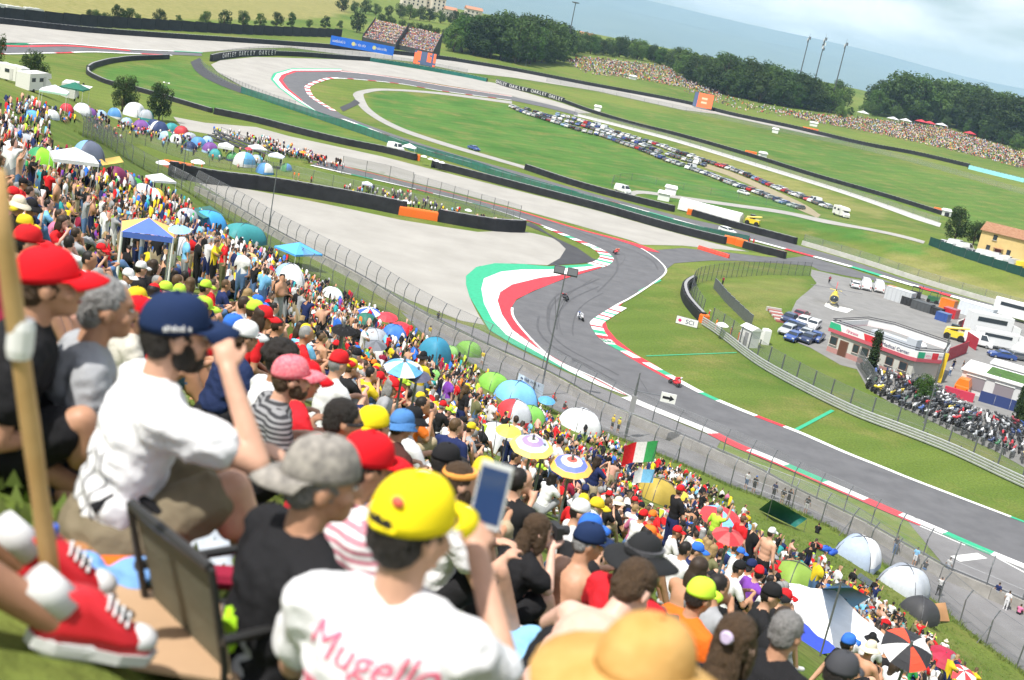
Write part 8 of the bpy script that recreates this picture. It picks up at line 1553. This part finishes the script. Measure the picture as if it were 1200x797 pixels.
for i in range(len(X)):
    if cl_n[i] < -.75: continue
    tt_ = np.clip(((lw[:, 0]-X[i])*ldx+(lw[:, 1]-Y[i])*ldy)/1.7, 0, 1)*1.7
    if (((lw[:, 0]-ldx*tt_-X[i])**2+(lw[:, 1]-ldy*tt_-Y[i])**2) < (lw[:, 2]+.15)**2).any(): continue
    hpx, hpy = PX[i]+F*.15/rad[i], PY[i]-F*.72/rad[i]
    if (((hpx-kc[:, 0])/kc[:, 2])**2+((hpy-kc[:, 1])/kc[:, 3])**2 < 1)[kc[:, 4] > rad[i]+.5].any(): continue
    if rad[i] < 11 and any((sx_-X[i])**2+(sy_-Y[i])**2 < r_*r_ for sx_, sy_, r_ in SITES): continue
    if not free(X[i], Y[i], .78): continue
    occupy(X[i], Y[i], .78); keep.append(i)
keep.sort(key=lambda i: rad[i]); print('crowd', len(keep))
inframe = [i for i in keep if -15 < PX[i] < 1215 and PY[i]-F*.85/rad[i] < 800]
near = inframe[:N_NEAR]; nearset = set(near); used_lab = set(); LW = [(p, s_) for p, s_, _ in LAND]
def where(i):
    q = V3((X[i], Y[i], 0)); d, nm, p = min(((V3((p.x, p.y, 0))-q).length, s_, p) for p, s_ in LW); lx = proj((p.x, p.y, p.z))[0]
    return nm, ('left of' if PX[i] < lx-12 else 'right of' if PX[i] > lx+12 else ('in front of' if rad[i] < math.hypot(p.x, p.y) else 'behind'))
def slope_rot(x, y): return 0
for i in near:
    st = pc.random() < .12 and rad[i] > 24
    nm, rel = where(i)
    for _ in range(40):
        k = look(st); top = 'bare-chested' if k['bare'] else None; hat = ('bareheaded' if not k['hat'] else f"{k['hat'][1]} {'cap' if k['hat'][0] == 'cap' else 'sun hat'}")
        act = dict(sit='seated', sit_look='seated hands raised', sit_turn='seated looking aside', sit_cross='cross-legged', sit_back='leaning back', stand='standing', stand_photo='standing hands raised', stand_cross='standing arms crossed', stand_wave='standing arm up')[k['pose']]
        lab = f"{'shirtless' if top else k['shirt']+'-shirted'} {hat} spectator {act}, {rel} {nm}"
        if lab not in used_lab and len(lab.split()) <= 16: break
    used_lab.add(lab); person(V3((X[i], Y[i], Zg[i]+.0)), FACE+pc.gauss(0, .35), label=lab, group='spectators on the hillside', scale=pc.uniform(.95, 1.06), **k)
# the rest of the crowd, one mass: every figure still a small body with head, trunk and limbs
def low(nm, lt, n_faces):
    B, hc, Rh = figure(POSES[nm], long_trousers=lt); B.ell(hc+V3((0, 0, .05)), (.088, .1, .07), 5); me = B.weld(.05, 'low', [skin_c[0]]*6, 1)
    lab = None; n = len(me.polygons); ratio = min(1, n_faces/(n*2)); bm = bmesh.new(); bm.from_mesh(me); bpy.data.meshes.remove(me)
    m2 = bpy.data.meshes.new('x'); bm.to_mesh(m2); bm.free(); m2 = eval_mesh(m2, [('DECIMATE', dict(ratio=ratio))], 'low'); v = np.array([q.co[:] for q in m2.vertices]); f = [tuple(q.vertices) for q in m2.polygons]
    mi = np.array([q.material_index for q in m2.polygons]); bpy.data.meshes.remove(m2); return v, f, mi
LOW = {(nm, 160): low(nm, lt, 160) for nm, lt in (('sit', False), ('sit_look', True), ('sit_turn', False), ('sit_back', True), ('stand', True), ('stand_photo', False), ('stand_cross', True), ('stand_wave', False))}
tiny_sit, tiny_st = low('sit', False, 46), low('stand', True, 46)
CMATS = [skin_c[0], skin_c[1], skin_c[3]]+[cl[k] for k in cl]+hairs+[shoe_w]; CI = {m_.name: k for k, m_ in enumerate(CMATS)}
class Mass:
    def __init__(s): s.v = []; s.f = []; s.m = []; s.o = 0
    def put(s, T, loc, rz, k, sc=1.0):
        v, f, mi = T; c_, s_ = math.cos(rz)*sc, math.sin(rz)*sc; w_ = np.empty_like(v); w_[:, 0] = v[:, 0]*c_-v[:, 1]*s_+loc[0]; w_[:, 1] = v[:, 0]*s_+v[:, 1]*c_+loc[1]; w_[:, 2] = v[:, 2]*sc+loc[2]
        sk = (0, 1, 0, 2)[k['skin']] if k['skin'] < 4 else 0; hatm = CI[('cloth_'+k['hat'][1])] if k['hat'] else CI[hairs[k['hair']].name]
        tab = np.array([sk, sk if k['bare'] else CI['cloth_'+k['shirt']], CI['cloth_'+k['trousers']], CI[hairs[k['hair']].name], CI['shoe_white'], hatm])
        s.v.append(w_); s.f += [tuple(a+s.o for a in q) for q in f]; s.m.append(tab[mi]); s.o += len(v)
    def done(s, name, label):
        me = bpy.data.meshes.new(name); me.from_pydata(np.vstack(s.v).tolist(), [], s.f)
        for m_ in CMATS: me.materials.append(m_)
        me.polygons.foreach_set('material_index', np.concatenate(s.m)); me.polygons.foreach_set('use_smooth', [True]*len(s.f)); me.update(); return tag(link(name, me), label, 'crowd', kind='stuff')
M_ = Mass()
for i in keep:
    if i in nearset or PX[i] < -20 or PX[i] > 1220 or rad[i] < 8: continue
    pst = .42 if PX[i] < 330 else .2 if PX[i] < 560 else .07
    k = look(pc.random() < pst); ps = k['pose'] if (k['pose'], 160) in LOW else 'sit'; M_.put(LOW[ps, 160] if rad[i] < 80 else (tiny_st if ps.startswith('stand') else tiny_sit), (X[i], Y[i], Zg[i]), FACE+pc.gauss(0, .4), k, pc.uniform(.95, 1.06))
M_.done('hillside_crowd', 'dense crowd of spectators farther down the hillside')
def fill(name, label, poly, n, stand=.2, T=(tiny_sit, tiny_st), sc=1.0, face=None, world=None):
    M2 = Mass(); q = hit(poly); mn, mx_ = q.min(0), q.max(0); got = 0; rg = np.random.default_rng(len(name)+n)
    while got < n:
        x, y = rg.uniform(mn[0], mx_[0], 400), rg.uniform(mn[1], mx_[1], 400); k_ = inpoly(q, x, y)
        for a, b in zip(x[k_], y[k_]):
            if got >= n: break
            M2.put(T[1] if pc.random() < stand else T[0], (a, b, tz(a, b)), (math.atan2(b, a)+PI/2 if face is None else face)+pc.gauss(0, .4), look(False), sc*pc.uniform(.95, 1.08)); got += 1
    return M2.done(name, label)
fill('bank_crowd', 'packed far crowd on the right spectator bank', [(905, 130), (960, 135), (1000, 138), (1042, 143), (1108, 151), (1125, 157), (1165, 169), (1210, 183), (1210, 201), (1133, 181), (1067, 166), (1000, 152), (945, 142)], 4600, .3, sc=1.25)
fill('bank_crowd', 'packed far crowd on the middle spectator bank below the wood', [(662, 72), (680, 68.5), (707, 70), (777, 78), (800, 90), (850, 110), (840, 112), (800, 103), (743, 93), (687, 87)], 2200, .3, sc=1.3)
fill('bank_crowd', 'loose scatter of far spectators left of the right bank', [(800, 94), (860, 117), (930, 130), (935, 140), (860, 128), (800, 108)], 260, .3, sc=1.3)
fill('bank_crowd', 'spectators lining the top of the steel terrace', [(250, 155), (300, 162), (360, 181), (405, 199), (403, 204), (350, 189), (300, 173), (252, 163)], 230, .8)
fill('bank_crowd', 'campers standing about among the tents of the bank', [(100, 132), (160, 145), (260, 176), (330, 196), (330, 206), (240, 190), (150, 160), (100, 145)], 170, .8)
fill('bank_crowd', 'spectators at the fenced tip of the bank', [(480, 232), (520, 245), (570, 260), (605, 267), (590, 268), (540, 262), (490, 248), (440, 236), (400, 226), (420, 222)], 110, .9)
# grandstand crowd on the tiers
for gi, (e, a, d, ln, dp_, rise) in enumerate(GS):
    M2 = Mass(); ux = d.normalized(); uy = V3((-ux.y, ux.x, 0))
    for r_ in range(14):
        for k in range(int(ln/.62)):
            if pc.random() < .1: continue
            p = a+ux*(k*.62+pc.uniform(0, .2))+uy*(dp_*(r_+.5)/14)+V3((0, 0, 2.6+rise*r_/14)); M2.put(tiny_sit, p, math.atan2(uy.y, uy.x)+PI/2+PI*0+pc.gauss(0, .2)+0, look(False), 1.15)
    M2.done('grandstand_crowd', ('rows of spectators filling the left grandstand', 'rows of spectators filling the right grandstand')[gi])
# people along the lane wall and elsewhere, placed one by one
for x, y, ps, sh_, tr_, rz, lab, kw in ((873, 573, 'stand', 'white', 'denim', .2, 'man in white leaning on the track wall, left of a pair', {}), (882, 578, 'stand', 'black', 'black', .2, 'companion in dark shirt and blue cap at the track wall', dict(hat=('cap', 'blue'))), (905, 585, 'stand', 'navy', 'black', .2, 'man in navy shirt at the track wall behind the green tarpaulin', dict(long_t=True)), (915, 592, 'stand', 'black', 'khaki', .2, 'person in black with pale shorts at the track wall', {}), (922, 593, 'stand_photo', 'black', 'black', .2, 'person in black filming from the track wall', dict(long_t=True)), (943, 602, 'stand', 'black', 'white', .3, 'person in black top and white skirt at the track wall', {}), (957, 625, 'sit', 'black', 'black', .6, 'hooded figure in black sitting by the lane fence', {}), (1047, 650, 'stand', 'black', 'denim', .2, 'man in black leaning between two fence posts', dict(long_t=True)), (1070, 663, 'stand', 'sky', 'white', .2, 'person in light blue shirt and white shorts in the lane', {}), (1083, 668, 'sit', 'black', 'denim', .2, 'person crouching in the lane with a yellow waist bag', {}), (1108, 675, 'stand', 'white', 'denim', .2, 'person in white shirt seen through the fence wire', {}), (1098, 699, 'stand_photo', 'white', 'black', .5, 'man in white shirt and black trousers gripping the fence', dict(long_t=True, hair=0)), (1165, 705, 'stand', 'navy', 'grey', .2, 'person in navy beyond the fence at the right', {}), (1177, 715, 'stand', 'white', 'white', .2, 'figure all in white beyond the fence', dict(long_t=True)), (1193, 720, 'sit', 'pink', 'black', .2, 'figure in pink sitting beyond the fence', {}), (716, 505, 'stand', 'yellow', 'black', 0, 'left of two yellow shirts standing at the fence', dict(hat=('cap', 'yellow'))), (723, 508, 'stand', 'yellow', 'black', 0, 'right of two yellow shirts standing at the fence', dict(hat=('cap', 'lime'))), (502, 398, 'stand', 'yellow', 'white', .3, 'lone yellow shirt standing by the lane', {}), (564, 428, 'stand', 'yellow', 'white', .3, 'person in yellow shirt and white shorts by the fence', {}), (512, 380, 'stand', 'black', 'black', .3, 'dark figure walking in the lane behind the red parasols', dict(long_t=True)), (647, 470, 'sit', 'red', 'black', 0, 'red-capped spectator sitting under the fence wall', dict(hat=('cap', 'red'))), (660, 480, 'sit', 'black', 'red', 0, 'spectator in black beside the small blue parasol', dict(hat=('cap', 'red'))), (1112, 441, 'stand', 'white', 'denim', 1, 'pedestrian in white on the paddock road', dict(long_t=True)), (1116, 433, 'stand', 'black', 'navy', 1, 'dark pedestrian on the paddock road', dict(long_t=True)), (1127, 435, 'stand', 'black', 'black', 2, 'pedestrian in black right of the yellow board', dict(long_t=True)), (1136, 437, 'stand', 'sky', 'denim', 2, 'pedestrian in light blue on the paddock road', {}), (1132, 411, 'stand', 'lime', 'orange', 2, 'steward in lime vest by the red hoarding', dict(long_t=True)), (829, 376, 'stand', 'red', 'white', -.6, 'marshal in red behind the orange end block', dict(hat=('cap', 'white'), long_t=True)), (838, 386, 'stand', 'orange', 'orange', -.6, 'left marshal in orange behind the guard rail', dict(long_t=True)), (855, 396, 'stand_cross', 'orange', 'orange', -.6, 'middle marshal in orange behind the guard rail', dict(hat=('cap', 'white'), long_t=True)), (864, 401, 'stand', 'orange', 'orange', -.6, 'right marshal in orange beside the white hut', dict(hat=('cap', 'white'), long_t=True)), (846, 335, 'stand', 'maroon', 'black', 0, 'marshal in maroon at the top of the panel wall', dict(long_t=True)), (971, 333, 'stand', 'maroon', 'black', 1, 'figure in dark red walking onto the paddock', dict(long_t=True)), (877, 287, 'stand', 'red', 'red', 0, 'left of two marshals in red by the netting fence end', dict(long_t=True)), (882, 288, 'stand', 'red', 'red', 0, 'right of two marshals in red by the netting fence end', dict(long_t=True)), (226, 197, 'stand', 'orange', 'orange', 0, 'left marshal in orange under the white parasol', dict(long_t=True)), (236, 199, 'stand', 'orange', 'orange', 0, 'right marshal in orange under the white parasol', dict(long_t=True)), (344, 211, 'stand', 'orange', 'khaki', 0, 'first marshal in orange at the bank fence', dict(long_t=True)), (349, 212, 'stand', 'orange', 'khaki', 0, 'second marshal in orange at the bank fence', dict(long_t=True)), (364, 216, 'stand', 'red', 'black', 0, 'marshal in red right of the orange pair', dict(long_t=True)),
                                      (1042, 722, 'sit', 'white', 'black', .3, 'man in white shirt sitting on the lower grass', dict(hair=0)), (1050, 728, 'sit_back', 'black', 'black', .3, 'man in black reclining on the lower grass', dict(hair=0)), (1025, 716, 'sit', 'white', 'denim', .3, 'seated spectator in white near the big canopy', {}), (1006, 700, 'sit', 'black', 'black', .3, 'seated spectator in black above the big canopy', {}), (1086, 763, 'sit', 'black', 'black', .4, 'person in black with a white hat above the crimson parasol', dict(hat=('cap', 'white'))), (1104, 766, 'sit', 'white', 'grey', .4, 'person with a cream sun hat behind the crimson parasol', dict(hat=('brim', 'cream')))):
    p = G(x, y); k = dict(pose=ps, shirt=sh_, trousers=tr_, skin=1, hair=1); k.update(kw); person(p, FACE+rz, label=lab, **k)

# weeds along the fence foot and tufts on the open slope
q = random.Random(12); vs, fs = [], []
def blade(x, y, h):
    z = tz(x, y) if len(vs) % 21 == 0 or True else 0
    for _ in range(4):
        a = q.uniform(0, 6.28); dx, dy = math.cos(a)*.03, math.sin(a)*.03; bx, by = q.gauss(0, .08), q.gauss(0, .08); o = len(vs); hh_ = h*q.uniform(.6, 1.2); vs.extend([(x+bx-dx, y+by-dy, z-.03), (x+bx+dx, y+by+dy, z-.03), (x+bx+q.gauss(0, .25)*h, y+by+q.gauss(0, .25)*h, z+hh_)]); fs.append((o, o+1, o+2))
for p_ in resample(fl, 900):
    for _ in range(4): blade(p_[0]-abs(q.gauss(0, .5))*.8+.1, p_[1]-abs(q.gauss(0, .5))*.6, q.uniform(.15, .6))
gq = hit([(870, 600), (980, 640), (1100, 725), (1190, 790), (1120, 797), (1030, 715), (930, 655), (885, 625)]); mn, mx_ = gq.min(0), gq.max(0)
for _ in range(3500):
    x, y = q.uniform(mn[0], mx_[0]), q.uniform(mn[1], mx_[1])
    if inpoly(gq, np.array([x]), np.array([y]))[0]: blade(x, y, q.uniform(.06, .2))
for _ in range(2500): r_, a = q.uniform(3.4, 10), R(q.uniform(-27, 26)); blade(r_*math.sin(a), r_*math.cos(a), q.uniform(.02, .05))
gm = bpy.data.meshes.new('grass_tufts'); gm.from_pydata(vs, [], fs); gm.materials.append(mat('grass_blades', (.09, .17, .025), .8, col2=(.22, .26, .07), scale=.8)); tag(link('grass_tufts', gm), 'grass tufts and weeds on the slope and along the fence', 'grass', kind='stuff')

# ------------------------------------------------------------------ far mountains and the air
def ridge(name, r0, base_h, seed, amp, m, az0=-75, az1=75):
    rs = random.Random(seed); ph = [rs.uniform(0, 6.28) for _ in range(9)]
    A = np.radians(np.linspace(az0, az1, 220)); T = np.linspace(0, 1, 14); vs = []
    for a in A:
        hgt = base_h+amp*sum(math.sin(a*(4+5.3*k)+ph[k])/(1+k*.9) for k in range(9))-base_h*.3*smooth(.05, .42, a)
        for t in T:
            rr_ = r0*(1-.35*(1-t)); wob = 1+.12*math.sin(a*60+t*5+seed)*t*(1-t)*4
            vs.append((rr_*math.sin(a), rr_*math.cos(a), hgt*(t**1.25)*wob*(1 if t < 1 else 1)-30*(1-t)))
    n = len(T); fs = [(i*n+j, (i+1)*n+j, (i+1)*n+j+1, i*n+j+1) for i in range(len(A)-1) for j in range(n-1)]
    # rear slope down so the ridge is a body, not a card
    o = len(vs)
    for a in A: vs.append((r0*1.08*math.sin(a), r0*1.08*math.cos(a), -40))
    fs += [(i*n+n-1, (i+1)*n+n-1, o+i+1, o+i) for i in range(len(A)-1)]
    me = bpy.data.meshes.new(name); me.from_pydata(vs, [], fs); me.materials.append(m); me.polygons.foreach_set('use_smooth', [True]*len(fs))
    tag(link(name, me), kind='structure')
mt_m = mat('wooded_mountain', (.07, .1, .085), .95, col2=(.11, .14, .11), scale=.002, detail=8)
ridge('mountain', 16500, 690, 3, 40, mt_m); ridge('mountain', 14000, 360, 8, 55, mt_m)
hz = MB(); hz.box((0, 8500, 390), (40000, 19200, 860)); ho = hz.build('haze', [mat('air', (.8, .9, 1))]); tag(ho, kind='stuff')
am = MATS['air']; an = am.node_tree; an.nodes.clear(); ao = an.nodes.new('ShaderNodeOutputMaterial'); av = an.nodes.new('ShaderNodeVolumePrincipled')
av.inputs['Color'].default_value = (.5, .72, 1, 1); av.inputs['Density'].default_value = 0.65e-4; av.inputs['Anisotropy'].default_value = -.35
an.links.new(av.outputs[0], ao.inputs['Volume'])
bpy.data.scenes.remove(_tmp)
